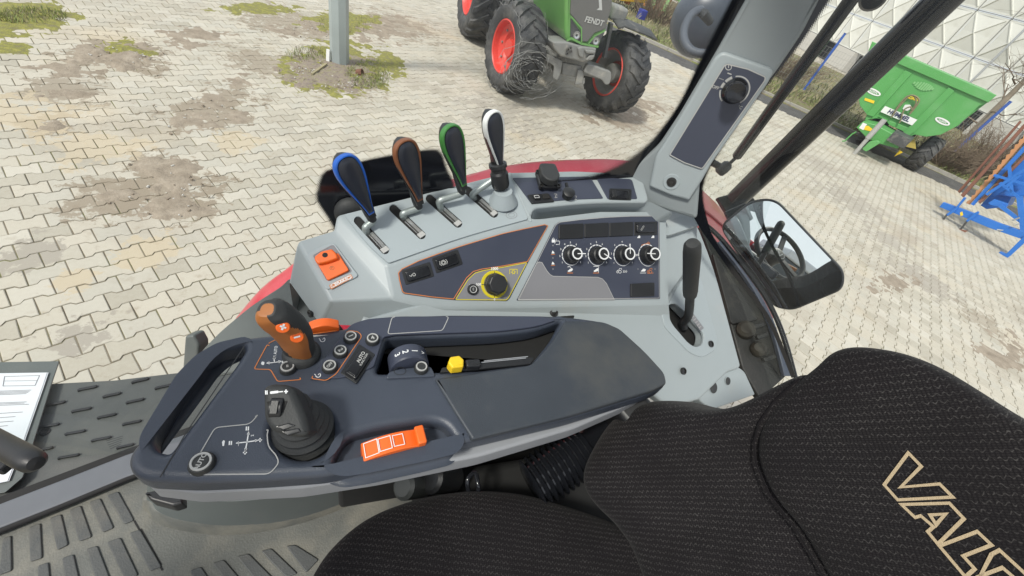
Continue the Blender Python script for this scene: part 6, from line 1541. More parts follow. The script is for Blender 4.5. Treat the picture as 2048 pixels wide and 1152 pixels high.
fw = thing('wire_fence', 'thin grey wire mesh fence running along the verge between the blue posts', 'fence', tuple(fa[0])); mb = MB()
d = (fb[0] - fa[0]); d.z = 0; L = d.length; d.normalize()
for side, n0, n1 in ((fa[0], -40, 120),):
    for k in range(n0, n1): q = side + d * (k * 0.12); mb.bar(q + Vector((0, 0, .15)), q + Vector((0, 0, 1.75)), 0.006, 0.006)
    for z in range(9): mb.bar(side + d * (n0 * .12) + Vector((0, 0, .15 + z * .2)), side + d * (n1 * .12) + Vector((0, 0, .15 + z * .2)), 0.006, 0.006)
tag(mb.build('mesh_wires', wire, fw), kind='stuff')
# bare tree
bark = mat('pale_bark', (0.27, 0.225, 0.17), 0.85, var=0.2, vscale=6, bump=0.4, bscale=20)
tb = Plane(at_z(1903, 308, 0) + Vector((0.9, 0.4, 0)), Vector((0.85, 0.4, 0)))
tr = thing('bare_tree', 'leafless tree with a slanting pale trunk behind the second blue post', 'tree', tuple(tb.at(1930, 285)))
T = [tb.at(x, y) for x, y in ((1928, 286), (1960, 250), (2000, 210), (2050, 160), (2120, 80), (2200, -30))]
mb = MB(); mb.tube(catmull(T, 5), [0.16 - 0.10 * k / 25 for k in range(26)], 8); mb.build('trunk', bark, tr, 60)
rg = random.Random(8); mb = MB()
def branch(p, d, r, lvl):
    L = rg.uniform(.5, 1.1) * (1.5 if lvl == 0 else 1.0); q = p + d * L + Vector((rg.gauss(0, .1), rg.gauss(0, .1), rg.gauss(0, .1))); mb.tube([p, p.lerp(q, .5) + Vector((rg.gauss(0, .06), rg.gauss(0, .06), .03)), q], [r, r * .75, r * .5], 4, cap=False)
    if lvl < 3:
        for _ in range(3): branch(p.lerp(q, rg.uniform(.3, 1)), (d + Vector((rg.gauss(0, .6), rg.gauss(0, .6), rg.gauss(.1, .5)))).normalized(), r * .5, lvl + 1)
for k in range(9):
    p = T[1].lerp(T[5], k / 9); branch(p, Vector((rg.gauss(0, .7), rg.gauss(0, .7), rg.uniform(-.1, .8))).normalized(), 0.035, 0)
mb.build('branches', twig, tr)

# white wall of embossed panels on pale pillars
wd = ray(1025, -217); wd.z = 0; wd.normalize(); wn_ = Vector((wd.y, -wd.x, 0)); wn_ = wn_ if wn_.dot(Vector((-1, -1, 0))) > 0 else -wn_
W0 = CAM + ray(1886.6, 93) * 26.0; TWP = Plane(W0, wn_)
W1 = TWP.at(2017.8, 139); PW_ = abs((W1 - W0).dot(wd)) / 2; PH = (TWP.at(1952, 18.6) - W0).z
wt = mat('white_panel', (0.66, 0.655, 0.60), 0.55, var=0.03, vscale=2, dirt=(0.52, 0.50, 0.43), dscale=1.2, dlo=0.5, dhi=1.0)
wall_ = thing('panel_wall', 'tall white wall of bolted embossed square panels beyond the fence', 'wall', tuple(W0 - Vector((0, 0, W0.z - 0.5))))
wjoint = mat('panel_joint', (0.26, 0.255, 0.24), 0.6)
def panel_mesh(w, h):
    mb = MB(); e = 0.05; t = 0.02; dp = 0.13
    f = lambda x, y, z: Vector((x, y, z))
    c = [(e, e), (w - e, e), (w - e, h - e), (e, h - e)]; g = .10
    inn = [(e + g, e + g), (w - e - g, e + g), (w - e - g, h - e - g), (e + g, h - e - g)]
    for k in range(4): a, b, i2, i1 = c[k], c[(k + 1) % 4], inn[(k + 1) % 4], inn[k]; mb.face([f(*a, 0), f(*b, 0), f(*i2, 0), f(*i1, 0)])
    for k in range(4): a, b = inn[k], inn[(k + 1) % 4]; m_ = ((a[0] + b[0]) / 2, (a[1] + b[1]) / 2); mb.face([f(*a, 0), f(*m_, -0.03), f(w / 2, h / 2, dp)]); mb.face([f(*m_, -0.03), f(*b, 0), f(w / 2, h / 2, dp)])
    for k in range(4): a, b = c[k], c[(k + 1) % 4]; mb.face([f(*a, -.06), f(*b, -.06), f(*b, 0), f(*a, 0)])
    for k in range(4): a = inn[k]; mb.bar(f(a[0], a[1], 0.0), f(w / 2, h / 2, dp + .0), 0.05, 0.07, Vector((0, 0, 1)), 0)
    return mb.mesh('panel')
pme = panel_mesh(PW_, PH); pme.materials.append(wt)
Mw = Matrix((wd, Vector((0, 0, 1)), wn_)).transposed()
sg = 1 if Mw.determinant() > 0 else -1
if sg < 0: Mw = Matrix((-wd, Vector((0, 0, 1)), wn_)).transposed()
ux = Mw.col[0]; zr = W0.z
base_z = zr - PH * max(1, round((zr - 1.6) / PH))
cols = range(-16, 17); nrow = 5
for c in cols:
    for r in range(-1, 4):
        o = bpy.data.objects.new('panel', pme); link(o, wall_); mt4 = Mw.to_4x4(); q = W0 + ux * (c * PW_) + Vector((0, 0, r * PH)); mt4.translation = q - ORG[wall_.name]; o.matrix_local = mt4
mb = MB()
for r in range(-1, 5): mb.bar(W0 + ux * (-16 * PW_) + Vector((0, 0, r * PH)) - wn_ * .03, W0 + ux * (17 * PW_) + Vector((0, 0, r * PH)) - wn_ * .03, 0.12, 0.03, Vector((0, 0, 1)))
for c in range(-16, 18): mb.bar(W0 + ux * (c * PW_) + Vector((0, 0, -PH)) - wn_ * .04, W0 + ux * (c * PW_) + Vector((0, 0, 4 * PH)) - wn_ * .04, 0.08, 0.03, wn_)
tag(mb.build('joint_strip', wjoint, wall_), kind='stuff')
dp_ = mat('downpipe_grey', (0.42, 0.43, 0.44), 0.4, metal=0.3)
for c in (-1.6, 6.0): mb = MB(); mb.tube([W0 + ux * (-c * PW_) + wn_ * .3 + Vector((0, 0, -PH)), W0 + ux * (-c * PW_) + wn_ * .3 + Vector((0, 0, 4 * PH))], 0.06, 8); mb.build('downpipe', dp_, wall_)
zb = W0.z - PH; plaster = mat('pillar_plaster', (0.50, 0.48, 0.44), 0.8, var=0.1)
for c in range(-15, 18, 2): mb = MB(); q = W0 + ux * (c * PW_); mb.box((0, 0, 0), (PW_ * .95, zb, 0.6), Matrix.Translation((q.x, q.y, zb / 2)) @ Mw.to_4x4()); mb.build('pier', plaster, wall_)
mb = MB(); mb.bar(W0 + ux * (-16 * PW_) - wn_ * 1.0 + Vector((0, 0, zb / 2 - W0.z)), W0 + ux * (17 * PW_) - wn_ * 1.0 + Vector((0, 0, zb / 2 - W0.z)), 0.1, zb, Vector((0, 0, 1))); mb.build('backing', mat('dark_gap', (0.05, 0.055, 0.06), 0.7), wall_)

# galvanised lamp post with litter round its foot
lp_ = thing('lamp_post', 'galvanised octagonal lamp post standing in a patch of weeds', 'lamp post', tuple(at_z(678, 132, 0) + Vector((0, 0.13, 0))))
galv = mat('galvanised', (0.40, 0.455, 0.46), 0.45, metal=0.35, var=0.14, vscale=3, dirt=(0.33, 0.30, 0.25), dscale=3, dlo=0.62, dhi=0.8)
pb_ = at_z(679, 132, 0) + Vector((0, 0.13, 0)); mb = MB(); mb.lathe([(0.138, -0.02), (0.120, 6.0)], pb_, (0, 0, 1), 8); sh = mb.build('shaft', galv, lp_, 20)
mb = MB(); mb.tube([pb_ + Vector((0, 0, 6)), pb_ + Vector((0, -.3, 6.5)), pb_ + Vector((0, -1.2, 6.7))], 0.04, 8); mb.box(pb_ + Vector((0, -1.5, 6.7)), (0.2, 0.6, 0.12)); mb.build('lamp_head', galv, lp_)
mb = MB(); q = at_z(656, 122, 0.02); mb.bar(q, q + Vector((.01, .02, .16)), 0.05, 0.03); tag(mb.build('white_stake', M['label'], None), 'short white stake leaning on the foot of the lamp post', 'stake')
mb = MB(); mb.bar(at_z(624, 148, 0.03), at_z(653, 127, 0.04), 0.03, 0.02); tag(mb.build('stick', M['blade2'], None), 'pale stick lying in the litter left of the lamp post', 'stick')
mb = MB(); mb.lathe([(0.05, 0), (0.06, 0.09), (0.045, 0.09), (0.04, 0.01), (0, 0.01)], at_z(714, 146, 0.02), (0.8, -.3, .3), 10); tag(mb.build('rusty_can', mat('rust', (0.16, 0.07, 0.04), 0.8, var=0.3, vscale=12), None), 'small rusty can half sunk in the grass by the lamp post', 'can')
# ------------------------------------------------------------------ green tractor
tyre_m = mat('tyre_rubber', (0.034, 0.035, 0.037), 0.75, var=0.2, bump=0.15, bscale=60, dirt=(0.15, 0.145, 0.135), dscale=3.5, dlo=0.45, dhi=0.85)
rim_red = mat('red_rim', (0.62, 0.055, 0.04), 0.4, var=0.08, dirt=(0.45, 0.25, 0.2), dscale=4, dlo=0.55, dhi=1)
trgreen = mat('tractor_green', (0.125, 0.32, 0.075), 0.35, var=0.06, vscale=3, coat=0.3, dirt=(0.22, 0.30, 0.16), dscale=3, dlo=0.55, dhi=1.0)
trgrey = mat('hood_grey', (0.125, 0.122, 0.115), 0.55, var=0.12, vscale=6)
castg = mat('dusty_cast_grey', (0.20, 0.20, 0.19), 0.65, var=0.2, vscale=9, dirt=(0.33, 0.31, 0.27), dscale=5)
dkg = mat('dusty_black_part', (0.06, 0.062, 0.062), 0.7, var=0.25, dirt=(0.2, 0.19, 0.17), dscale=5)
tractor = thing('green_tractor', 'large green farm tractor with red rims facing the cab on the paving', 'tractor', (3.65, 8.8, 0))
def wheel(c, R, w, rimR, axis, parent, lugs, rimmat, name='wheel', flip=False):
    """a lugged tractor wheel: tyre, angled bars, dished rim"""
    c = Vector(c); ax = Vector(axis).normalized(); up = Vector((0, 0, 1)); f = ax.cross(up).normalized(); h = w / 2
    def P(a, x, r): return c + ax * x + (f * math.cos(a) + up * math.sin(a)) * r
    mb = MB(); prof = [(rimR, -h * .80), (rimR + .03, -h * .9), (rimR + (R - rimR) * .5, -h), (R - .11, -h * .96), (R - .05, -h * .80), (R - .035, -h * .4), (R - .03, 0)]
    prof = prof + [(r, -x) for r, x in reversed(prof[:-1])]
    mb.lathe([(r, x) for r, x in prof], c, ax, 44, u=f, caps=False); ty = mb.build('tyre', tyre_m, parent, 50)
    mb = MB()
    for k in range(lugs):
        for s in (-1, 1):
            a0 = 2 * math.pi * (k + (0.5 if s > 0 else 0)) / lugs
            st = 5; W = 0.026 / R * 1.9
            rows = []
            for i in range(st + 1):
                t = i / st; x = s * (-0.03 + t * h * 1.04); da = (t ** 1.2) * 0.30 * (1 if not flip else -1); rr = R if t < .85 else R - .05 * ((t - .85) / .15); r0 = R - .05 if t < .8 else R - .06 - .12 * ((t - .8) / .2)
                wd_ = W * (1 + .5 * t)
                rows.append([P(a0 - da - wd_, x, r0), P(a0 - da - wd_ * .72, x, rr), P(a0 - da + wd_ * .72, x, rr), P(a0 - da + wd_, x, r0)])
            b = len(mb.v)
            for r in rows: mb.v += r
            for i in range(st):
                for q in range(3): mb.f.append([b + i * 4 + q, b + i * 4 + q + 1, b + i * 4 + q + 5, b + i * 4 + q + 4]); mb.m.append(0)
            mb.f.append([b, b + 1, b + 2, b + 3]); mb.m.append(0); e = b + st * 4; mb.f.append([e + 3, e + 2, e + 1, e]); mb.m.append(0)
    tag(mb.build('tread_lugs', tyre_m, ty, 40), kind='stuff')
    mb = MB()
    rp = [(rimR + .012, -h * .80), (rimR - .015, -h * .86), (rimR - .03, -h * .80), (rimR - .05, -h * .45), (rimR - .09, -h * .35), (rimR * .62, -h * .30), (rimR * .55, -h * .12), (rimR * .34, -h * .10), (rimR * .32, -h * .45), (0, -h * .46)]
    mb.lathe(rp, c, ax, 40, u=f, caps=False)
    mb.lathe([(rimR * .55, h * .02), (rimR - .08, h * .1), (rimR - .03, h * .7), (rimR - .015, h * .86), (rimR + .012, h * .8)], c, ax, 40, u=f, caps=False, mi=[1, 1, 0, 0])  # inner dish painted grey to stand for shade in the hollow wheel
    mb.lathe([(rimR * .42, h * .05), (rimR * .40, h * .5), (rimR * .22, h * .6), (0, h * .6)], c, ax, 20, u=f, mi=1)
    rm = mb.build('rim', [rimmat, castg], ty, 30)
    mb = MB()
    for k in range(8): a = k * math.pi / 4; mb.lathe([(0.018, 0), (0.018, -.03), (0, -.03)], P(a, -h * .30, rimR * .72), ax, 8)
    tag(mb.build('wheel_bolts', castg, ty), kind='stuff')
    return ty
sa = Vector((math.cos(R_(12)), math.sin(R_(12)), 0))
wheel((2.57, 7.58, 0.705), 0.71, 0.56, 0.415, sa, tractor, 18, rim_red)
wheel((4.74, 7.62, 0.705), 0.71, 0.56, 0.415, -sa, tractor, 18, rim_red)
wheel((2.50, 10.55, 0.96), 0.965, 0.66, 0.56, (1, 0.02, 0), tractor, 20, rim_red)
wheel((4.80, 10.55, 0.96), 0.965, 0.66, 0.56, (-1, -0.02, 0), tractor, 20, rim_red)
NP = Plane((3.6, 6.98, 1.5), (0.0, -1.0, 0.06))
def zf(P): return [(900 + x / 4.607, y / 4.607) for x, y in P]
hood = slab('hood', NP, rnd(zf([(1068, -420), (1520, -420), (1500, 60), (1440, 280), (1370, 440), (1260, 425), (1075, 385), (1060, 300)]), 5), 0, 2.5, trgreen, tractor, 0.06, 4)
slab('front_panel', NP, rnd(zf([(1135, -400), (1110, 130), (1205, 245), (1212, 385), (1265, 387), (1330, 308), (1432, 268), (1492, 55), (1500, -400)]), 2), 0.03, 0.05, trgrey, tractor, 0.012)
for P in ([(1114, 165), (1200, 285), (1206, 382), (1112, 346)], [(1430, 296), (1365, 412), (1284, 402), (1340, 332)]):
    lp2 = slab('lamp_panel', NP, rnd(zf(P), 3), 0.02, 0.04, dkg, tractor, 0.008)
hl_g = mat('lamp_glass', (0.5, 0.52, 0.53), 0.08, metal=0.6)
for x, y in ((1168, 326), (1345, 378)):
    q = NP.at(900 + x / 4.607, y / 4.607, 0.022); mb = MB(); mb.lathe([(0.062, -.01), (0.062, 0.012), (0.050, 0.014), (0.045, 0.004), (0.02, -0.002), (0, -0.002)], q, NP.n, 20, mi=[0, 0, 0, 1, 1]); mb.build('headlight', [castg, hl_g], tractor, 30)
mb = MB(); mb.strip(NP, zf([(1114, 150), (1212, 262), (1212, 400)]), 0.022, 0.05); mb.strip(NP, zf([(1432, 282), (1335, 330), (1272, 410)]), 0.022, 0.05); mb.strip(NP, zf([(1075, 375), (1120, 352), (1210, 402), (1275, 415), (1368, 432)]), 0.03, 0.05); mb.build('green_trim', trgreen, tractor)
mb = MB(); ptext(mb, NP, 'FENDT', 900 + 1328 / 4.607, 198 / 4.607, 9, -14, 0, 0.034, bold=0.03, shear=0.1, extrude=0.004)
mb.poly(NP, zf([(1365, -60), (1395, -60), (1402, 95), (1350, 92), (1375, 70)]), 0.034); mb.build('front_lettering', M['bright'], tractor)
SPX = Plane((hood.matrix_world.translation.x, 0, 0), (1, 0, 0))
XS = Plane((NP.at(900 + 1068 / 4.607, 250 / 4.607).x - 0.004, 7.5, 1.5), (-1, 0, 0))
slab('side_grille', XS, rnd([(1121, -20), (1113, 54), (1120, 62), (1127, 66), (1131, -20)], 2), 0.012, 0.02, dkg, tractor, 0.004)
mb = MB(); mb.box((3.65, 7.6, 0.68), (1.5, 0.24, 0.22)); mb.box((3.65, 8.2, 0.78), (0.62, 1.6, 0.5)); mb.box((3.65, 9.8, 0.95), (1.3, 2.2, 0.7)); bevel(mb.build('axle_and_gearbox', castg, tractor), 0.03)
CB = Plane((3.6, 6.86, 0.95), (0, -1, 0.1))
slab('cast_block', CB, rnd(zf([(945, 385), (1075, 385), (1230, 430), (1355, 445), (1330, 545), (1240, 580), (1110, 545), (1020, 520), (960, 455)]), 4), 0, 0.5, castg, tractor, 0.03)
for x, y, r in ((1085, 455, .035), (1105, 440, .03), (1075, 490, .025), (1110, 470, .022)):
    mb = MB(); mb.lathe([(r, -.01), (r, .03), (r * .6, .03), (r * .55, 0), (0, 0)], CB.at(900 + x / 4.607, y / 4.607, 0), CB.n, 12); mb.build('hose_coupling', dkg, tractor, 40)
for P in ([(1180, 440), (1230, 430), (1235, 540), (1190, 520)], [(1250, 460), (1345, 470), (1340, 500), (1255, 495)], [(1290, 510), (1340, 510), (1310, 560), (1250, 560)]): slab('casting', CB, rnd(zf(P), 4), 0.06, 0.08, castg, tractor, 0.02)
AR = Plane((4.0, 6.80, 0.7), (-0.25, -1, 0.1))
slab('lift_arm', AR, rnd(zf([(1265, 590), (1300, 595), (1450, 650), (1485, 660), (1490, 720), (1470, 780), (1430, 785), (1405, 740), (1225, 665)]), 5), 0, 0.14, castg, tractor, 0.02)
slab('lift_arm', AR, rnd(zf([(830, 470), (880, 490), (1000, 545), (1040, 560), (1020, 680), (990, 750), (945, 720), (960, 610), (840, 540)]), 5), 0, 0.14, castg, tractor, 0.02)
slab('arm_hook', AR, rnd(zf([(1180, 640), (1235, 650), (1225, 770), (1150, 790), (1165, 720)]), 4), -0.05, 0.1, castg, tractor, 0.02)
slab('ballast_plate', AR, rnd(zf([(1035, 575), (1220, 610), (1200, 720), (1030, 690)]), 4), -0.12, 0.1, castg, tractor, 0.02)
mg = thing_part = None
mb = MB()
G = [at_y(x, y, 7.55) for x, y in ((1222, 42), (1234, 39), (1255, 47), (1275, 55), (1297, 66))]
b = len(mb.v)
for p in G: mb.v += [p + Vector((0, -.35, -.03)), p + Vector((0, 0, 0.03)), p + Vector((0, .45, -.03))]
for i in range(4):
    for k in range(2): mb.f.append([i * 3 + k, i * 3 + k + 1, i * 3 + k + 4, i * 3 + k + 3]); mb.m.append(0)
mg = mb.build('mudguard', dkg, tractor); sd_ = mg.modifiers.new('s', 'SOLIDIFY'); sd_.thickness = 0.03
mb = MB(); mb.bar(at_y(1222, 45, 7.3), at_y(1208, 115, 7.3), 0.10, 0.06); bevel(mb.build('guard_bracket', dkg, tractor), 0.01)
mb = MB(); mb.box(at_y(1233, 25, 7.6), (0.30, 0.3, 0.22)); bevel(mb.build('side_lamp', castg, tractor), 0.05)
mb = MB()
for k in range(4): mb.box((2.72 + .06 * k, 9.15, 0.45 + 0.32 * k), (0.34, 0.42, 0.06))
for y in (8.95, 9.36): mb.bar((2.62, y, 0.4), (2.90, y, 1.6), 0.06, 0.05)
bevel(mb.build('steps', dkg, tractor), 0.008)
mb = MB(); mb.box((2.70, 8.65, 1.05), (0.35, 0.5, 0.5)); bevel(mb.build('fuel_tank', dkg, tractor), 0.05)
dkglass = mat('dark_cab_glass', (0.03, 0.04, 0.045), 0.05)
mb = MB(); mb.box((3.65, 10.1, 2.3), (1.6, 1.5, 1.3)); bevel(mb.build('cab_glazing', dkglass, tractor), 0.06)
mb = MB(); mb.box((3.65, 10.1, 3.05), (1.75, 1.8, 0.22)); bevel(mb.build('cab_roof_panel', trgreen, tractor), 0.08)
for s in (-1, 1): mb = MB(); mb.box((3.65 + s * .95, 10.55, 2.0), (0.5, 1.5, 0.08)); bevel(mb.build('rear_mudguard', dkg, tractor), 0.03)
# baler twine and wire wound round the left front wheel
rg = random.Random(4); mb = MB(); cc = at_y(1055, 142, 7.05)
twm = mat('tangled_twine', (0.24, 0.24, 0.23), 0.8, var=0.3)
for k in range(30):
    r = rg.uniform(.14, .50) * (1 if rg.random() < .7 else 1.25); ce = cc + Vector((rg.gauss(0, .06), rg.gauss(-.02, .04), rg.gauss(0, .05))); ph = rg.uniform(0, 6.283); arcn = rg.uniform(1.5, 5.5)
    mb.tube([ce + Vector((math.cos(ph + arcn * i / 14) * r * 1.1, 0.35 * math.cos(ph + arcn * i / 14) * r - .1 + .05 * math.sin(3 * i + k), math.sin(ph + arcn * i / 14) * r * .72)) for i in range(15)], rg.choice((.0025, .0035, .005)), 4)
for k in range(14):
    a = rg.uniform(0, 6.283); p = Vector((2.57, 7.58, .705)); pts = []
    for i in range(10): q = a + .12 * i; pts.append(p - sa * rg.uniform(.26, .31) * (1 if k % 2 else -1) * (1 - .0 * i) + (sa.cross(Vector((0, 0, 1))) * math.cos(q) + Vector((0, 0, 1)) * math.sin(q)) * (0.60 + .13 * rg.random()))
    mb.tube(pts, 0.0028, 4)
tw = mb.build('twine_tangle', twm, None); tag(tw, 'grey tangle of baler twine wound round the left front tractor wheel', 'twine')

# ------------------------------------------------------------------ green spreader trailer
tc_ = at_z(1760, 318, 0); tnn = Vector((tc_.x, tc_.y, 0)).normalized(); TP = Plane(tc_, -tnn)
tside = Vector((tnn.y, -tnn.x, 0))
spg = mat('trailer_green', (0.09, 0.325, 0.085), 0.4, var=0.08, vscale=1.5, dirt=(0.16, 0.36, 0.15), dscale=1.5, dlo=0.5, dhi=0.9)
def zt(P): return [(1680 + x / 4.609, 90 + y / 4.609) for x, y in P]
trl = thing('spreader_trailer', 'bright green muck spreader trailer with a white name sign on its front wall', 'trailer', tuple(tc_ + tnn * 1.5))
wallp = [(300, -30), (1440, 460), (1368, 528), (1282, 560), (1090, 742), (930, 826), (795, 846), (690, 826), (600, 862), (582, 796), (455, 735), (425, 690), (330, 676), (228, 694), (247, 640), (184, 560), (174, 508)]
slab('front_wall', TP, zt(wallp), 0, 0.10, spg, trl, 0.01)
slab('hopper', TP, zt([(310, -25), (1425, 455), (1360, 530), (1080, 740), (930, 820), (800, 835), (330, 640), (190, 560), (180, 508)]), -0.12, 4.2, spg, trl, 0.03)
slab('top_beam', TP, zt([(296, -34), (1446, 462), (1366, 532), (260, 55)]), 0.07, 0.10, spg, trl, 0.015)
slab('rib', TP, zt([(600, 232), (662, 262), (305, 662), (240, 640)]), 0.06, 0.08, spg, trl, 0.012)
slab('rib', TP, zt([(1000, 392), (1056, 425), (690, 800), (605, 860), (588, 800)]), 0.06, 0.08, spg, trl, 0.012)
slab('lower_plate', TP, zt([(350, 660), (650, 770), (605, 858), (580, 795), (452, 735), (420, 690)]), 0.04, 0.05, spg, trl, 0.01)
sgn = slab('name_sign', TP, zt([(416, 562), (712, 690), (664, 742), (372, 616)]), 0.075, 0.02, M['label'], trl, 0.003)
navyp = mat('sign_navy', (0.03, 0.035, 0.10), 0.5)
mb = MB(); ptext(mb, TP, 'HUMMEL', 1680 + 541 / 4.609, 90 + 652 / 4.609, 8.6, -23.5, 0, 0.082, bold=0.045, space=1.0); mb.build('sign_lettering', navyp, sgn)
mb = MB(); ptext(mb, TP, 'AGRIN', 1680 + 668 / 4.609, 90 + 492 / 4.609, 6.0, -17, 0, 0.02, bold=0.04); mb.build('arched_lettering', M['yellow'], trl)
mb = MB()
for k in range(9):
    x0 = 665 + k * 21; hh = 42 * math.sin(math.pi * (k + 1) / 10); mb.strip(TP, zt([(x0 + 20 - hh * .6, 345 + k * 7 + hh), (x0 + 20 + hh * .8, 345 + k * 7 - hh * .5)]), 0.04, 0.03)
mb.build('vent_slots', mat('pale_green', (0.20, 0.45, 0.18), 0.5), trl)
for cx, cy in ((308, 432), (945, 704)):
    mb = MB(); c_, s_ = math.cos(R_(24)), math.sin(R_(24))
    el = zt([(cx + 66 * math.cos(.3 * k) * c_ - 22 * math.sin(.3 * k) * s_, cy + 66 * math.cos(.3 * k) * s_ + 22 * math.sin(.3 * k) * c_) for k in range(21)])
    mb.strip(TP, el, 0.035, 0.015, True); ptext(mb, TP, 'AGRIN', 1680 + cx / 4.609, 90 + cy / 4.609, 4.2, -24, 0, 0.015, bold=0.02); mb.build('oval_badge', M['label'], trl)
mb = MB(); mb.poly(TP, zt([(232, 487), (320, 515), (310, 540), (224, 510)]), 0.015); mb.build('yellow_sticker', M['yellow'], trl)
hose = mat('trailer_hose', (0.22, 0.19, 0.11), 0.6)
for k, pts in enumerate(([(470, 670), (520, 600), (590, 520), (640, 468), (690, 480), (700, 540), (650, 620)], [(480, 660), (540, 560), (610, 480), (680, 465), (730, 510), (690, 580), (640, 640)], [(545, 720), (560, 690), (590, 600), (650, 570), (660, 600)])):
    mb = MB(); mb.tube([TP.at(*p, 0.12 + .01 * k) for p in catmull([Vector(p) for p in zt(pts)], 5)], 0.022, 6); mb.build('hydraulic_hose', hose, trl, 60)
slab('bracket_emblem', TP, rnd(zt([(575, 590), (600, 550), (650, 550), (660, 580), (620, 610)]), 2), 0.02, 0.01, M['label'], trl, 0.001)
DB = Plane(tc_ - tnn * 1.1, -tnn)
slab('drawbar', TP, zt([(208, 708), (330, 735), (600, 880), (530, 955), (365, 912), (250, 862), (150, 760)]), 0.9, 1.2, spg, trl, 0.02)
mb = MB(); mb.poly(TP, zt([(212, 715), (250, 730), (215, 785), (175, 765)]), 0.905, 0); mb.poly(TP, zt([(500, 858), (540, 880), (515, 918), (455, 895)]), 0.905, 0); mb.poly(TP, zt([(235, 745), (262, 745), (300, 775), (290, 798), (220, 780)]), 0.91, 1); mb.build('safety_labels', [M['label'], M['yellow']], trl)
JK = Plane(tc_ - tnn * 1.25, -tnn); mb = MB(); mb.tube([JK.at(*zt([(412, 688)])[0]), JK.at(*zt([(255, 860)])[0])], 0.075, 12); mb.tube([JK.at(*zt([(285, 830)])[0]), JK.at(*zt([(88, 1052)])[0])], 0.055, 12); mb.build('jack_leg', mat('zinc', (0.48, 0.48, 0.46), 0.4, metal=0.4, var=0.15), trl, 40)
mb = MB(); mb.tube([JK.at(*p) for p in zt([(150, 800), (110, 822), (80, 850), (45, 885), (20, 886)])], 0.022, 6); mb.build('crank', spg, trl)
slab('hitch_plate', JK, rnd(zt([(270, 890), (350, 880), (370, 905), (240, 985), (200, 960)]), 3), 0, 0.2, spg, trl, 0.015)
for s in (-0.78, 0.80):
    wc = tc_ + tnn * 0.9 + tside * s + Vector((0, 0, 0.52)); wheel(wc, 0.53, 0.46, 0.29, tside, trl, 16, M['yellow'])
slab('mudflap', TP, zt([(640, 880), (692, 868), (700, 960), (600, 935)]), -0.2, 0.04, mat('ochre_flap', (0.42, 0.33, 0.07), 0.5, var=0.2), trl, 0.004)
slab('mudflap', TP, zt([(548, 968), (578, 990), (498, 1030)]), 0.1, 0.03, M['yellow'], trl, 0.004)
mb = MB(); mb.bar(tc_ + tnn * .9 + tside * -.8 + Vector((0, 0, .52)), tc_ + tnn * .9 + tside * .8 + Vector((0, 0, .52)), .14, .14); mb.bar(tc_ - tnn * 1.0 + Vector((0, 0, .75)), tc_ + tnn * 4 + Vector((0, 0, .75)), .5, .25); mb.build('chassis', dkg, trl)

# ------------------------------------------------------------------ blue machine with rusty toothed bars at the right edge
bm0 = at_z(2005, 509, 0); bnn = Vector((bm0.x, bm0.y, 0)).normalized(); BM = Plane(bm0, -bnn)
bl_m = mat('machine_blue', (0.02, 0.15, 0.52), 0.4, var=0.1, vscale=3)
rustm = mat('rusty_steel', (0.20, 0.085, 0.055), 0.75, var=0.3, vscale=9)
ochr = mat('ochre_rust', (0.50, 0.235, 0.10), 0.65, var=0.15, vscale=9)
def zb_(P): return [(1830 + x / 3.2936, 180 + y / 3.2936) for x, y in P]
bmx = thing('blue_harrow', 'blue farm implement with rusty toothed bars and a long blue beam on feet', 'implement', tuple(bm0))
slab('beam', BM, zb_([(185, 740), (340, 795), (560, 880), (800, 960), (800, 1010), (680, 975), (480, 905), (160, 770)]), 0, 0.14, bl_m, bmx, 0.006)
for a in ([(270, 770), (322, 706), (335, 712), (262, 800), (215, 830), (205, 820)], [(390, 810), (412, 800), (420, 812), (345, 870), (335, 860)]): slab('tine_clamp', BM, zb_(a), 0.06, 0.1, bl_m, bmx, 0.004)
for x, y in ((215, 815), (345, 860)):
    mb = MB(); mb.tube([BM.at(*p, .03) for p in catmull([Vector(q) for q in zb_([(x, y), (x - 30, y + 40), (x - 50, y + 62)])], 4)], 0.022, 6); mb.build('tine', dkg, bmx)
    slab('share', BM, zb_([(x - 85, y + 45), (x - 50, y + 58), (x + 5, y + 68), (x - 15, y + 78), (x - 60, y + 76)]), 0.06, 0.04, rustm, bmx, 0.004)
slab('foot', BM, zb_([(560, 1065), (600, 1080), (720, 960), (740, 990), (625, 1095), (610, 1105), (550, 1075)]), 0.05, 0.12, bl_m, bmx, 0.006)
saw = [(335, 745)]; 
for k in range(15): t = k / 14; x = 345 + 400 * t; y = 730 - 470 * t; saw += [(x, y), (x + 22, y - 8)]
slab('toothed_bar', BM, zb_(saw + [(790, 260), (360, 755)]), -0.25, 0.03, ochr, bmx, 0.003)
slab('rusty_bar', BM, zb_([(300, 692), (716, 222), (732, 236), (316, 708)]), -0.32, 0.10, rustm, bmx, 0.01)
slab('rusty_bar', BM, zb_([(414, 737), (762, 384), (776, 396), (428, 750)]), -0.12, 0.08, rustm, bmx, 0.01)
slab('blue_rail', BM, zb_([(365, 752), (740, 340), (760, 360), (385, 762)]), -0.16, 0.08, bl_m, bmx, 0.006)
slab('body', BM, zb_([(430, 760), (740, 430), (900, 460), (900, 700), (640, 700), (600, 770), (470, 785)]), -0.45, 0.8, bl_m, bmx, 0.02)
slab('body_panel', BM, zb_([(540, 690), (720, 590), (800, 620), (800, 690), (640, 705)]), -0.2, 0.3, bl_m, bmx, 0.02)
slab('body_foot', BM, zb_([(480, 745), (520, 720), (615, 750), (600, 775), (500, 760)]), -0.05, 0.15, bl_m, bmx, 0.01)
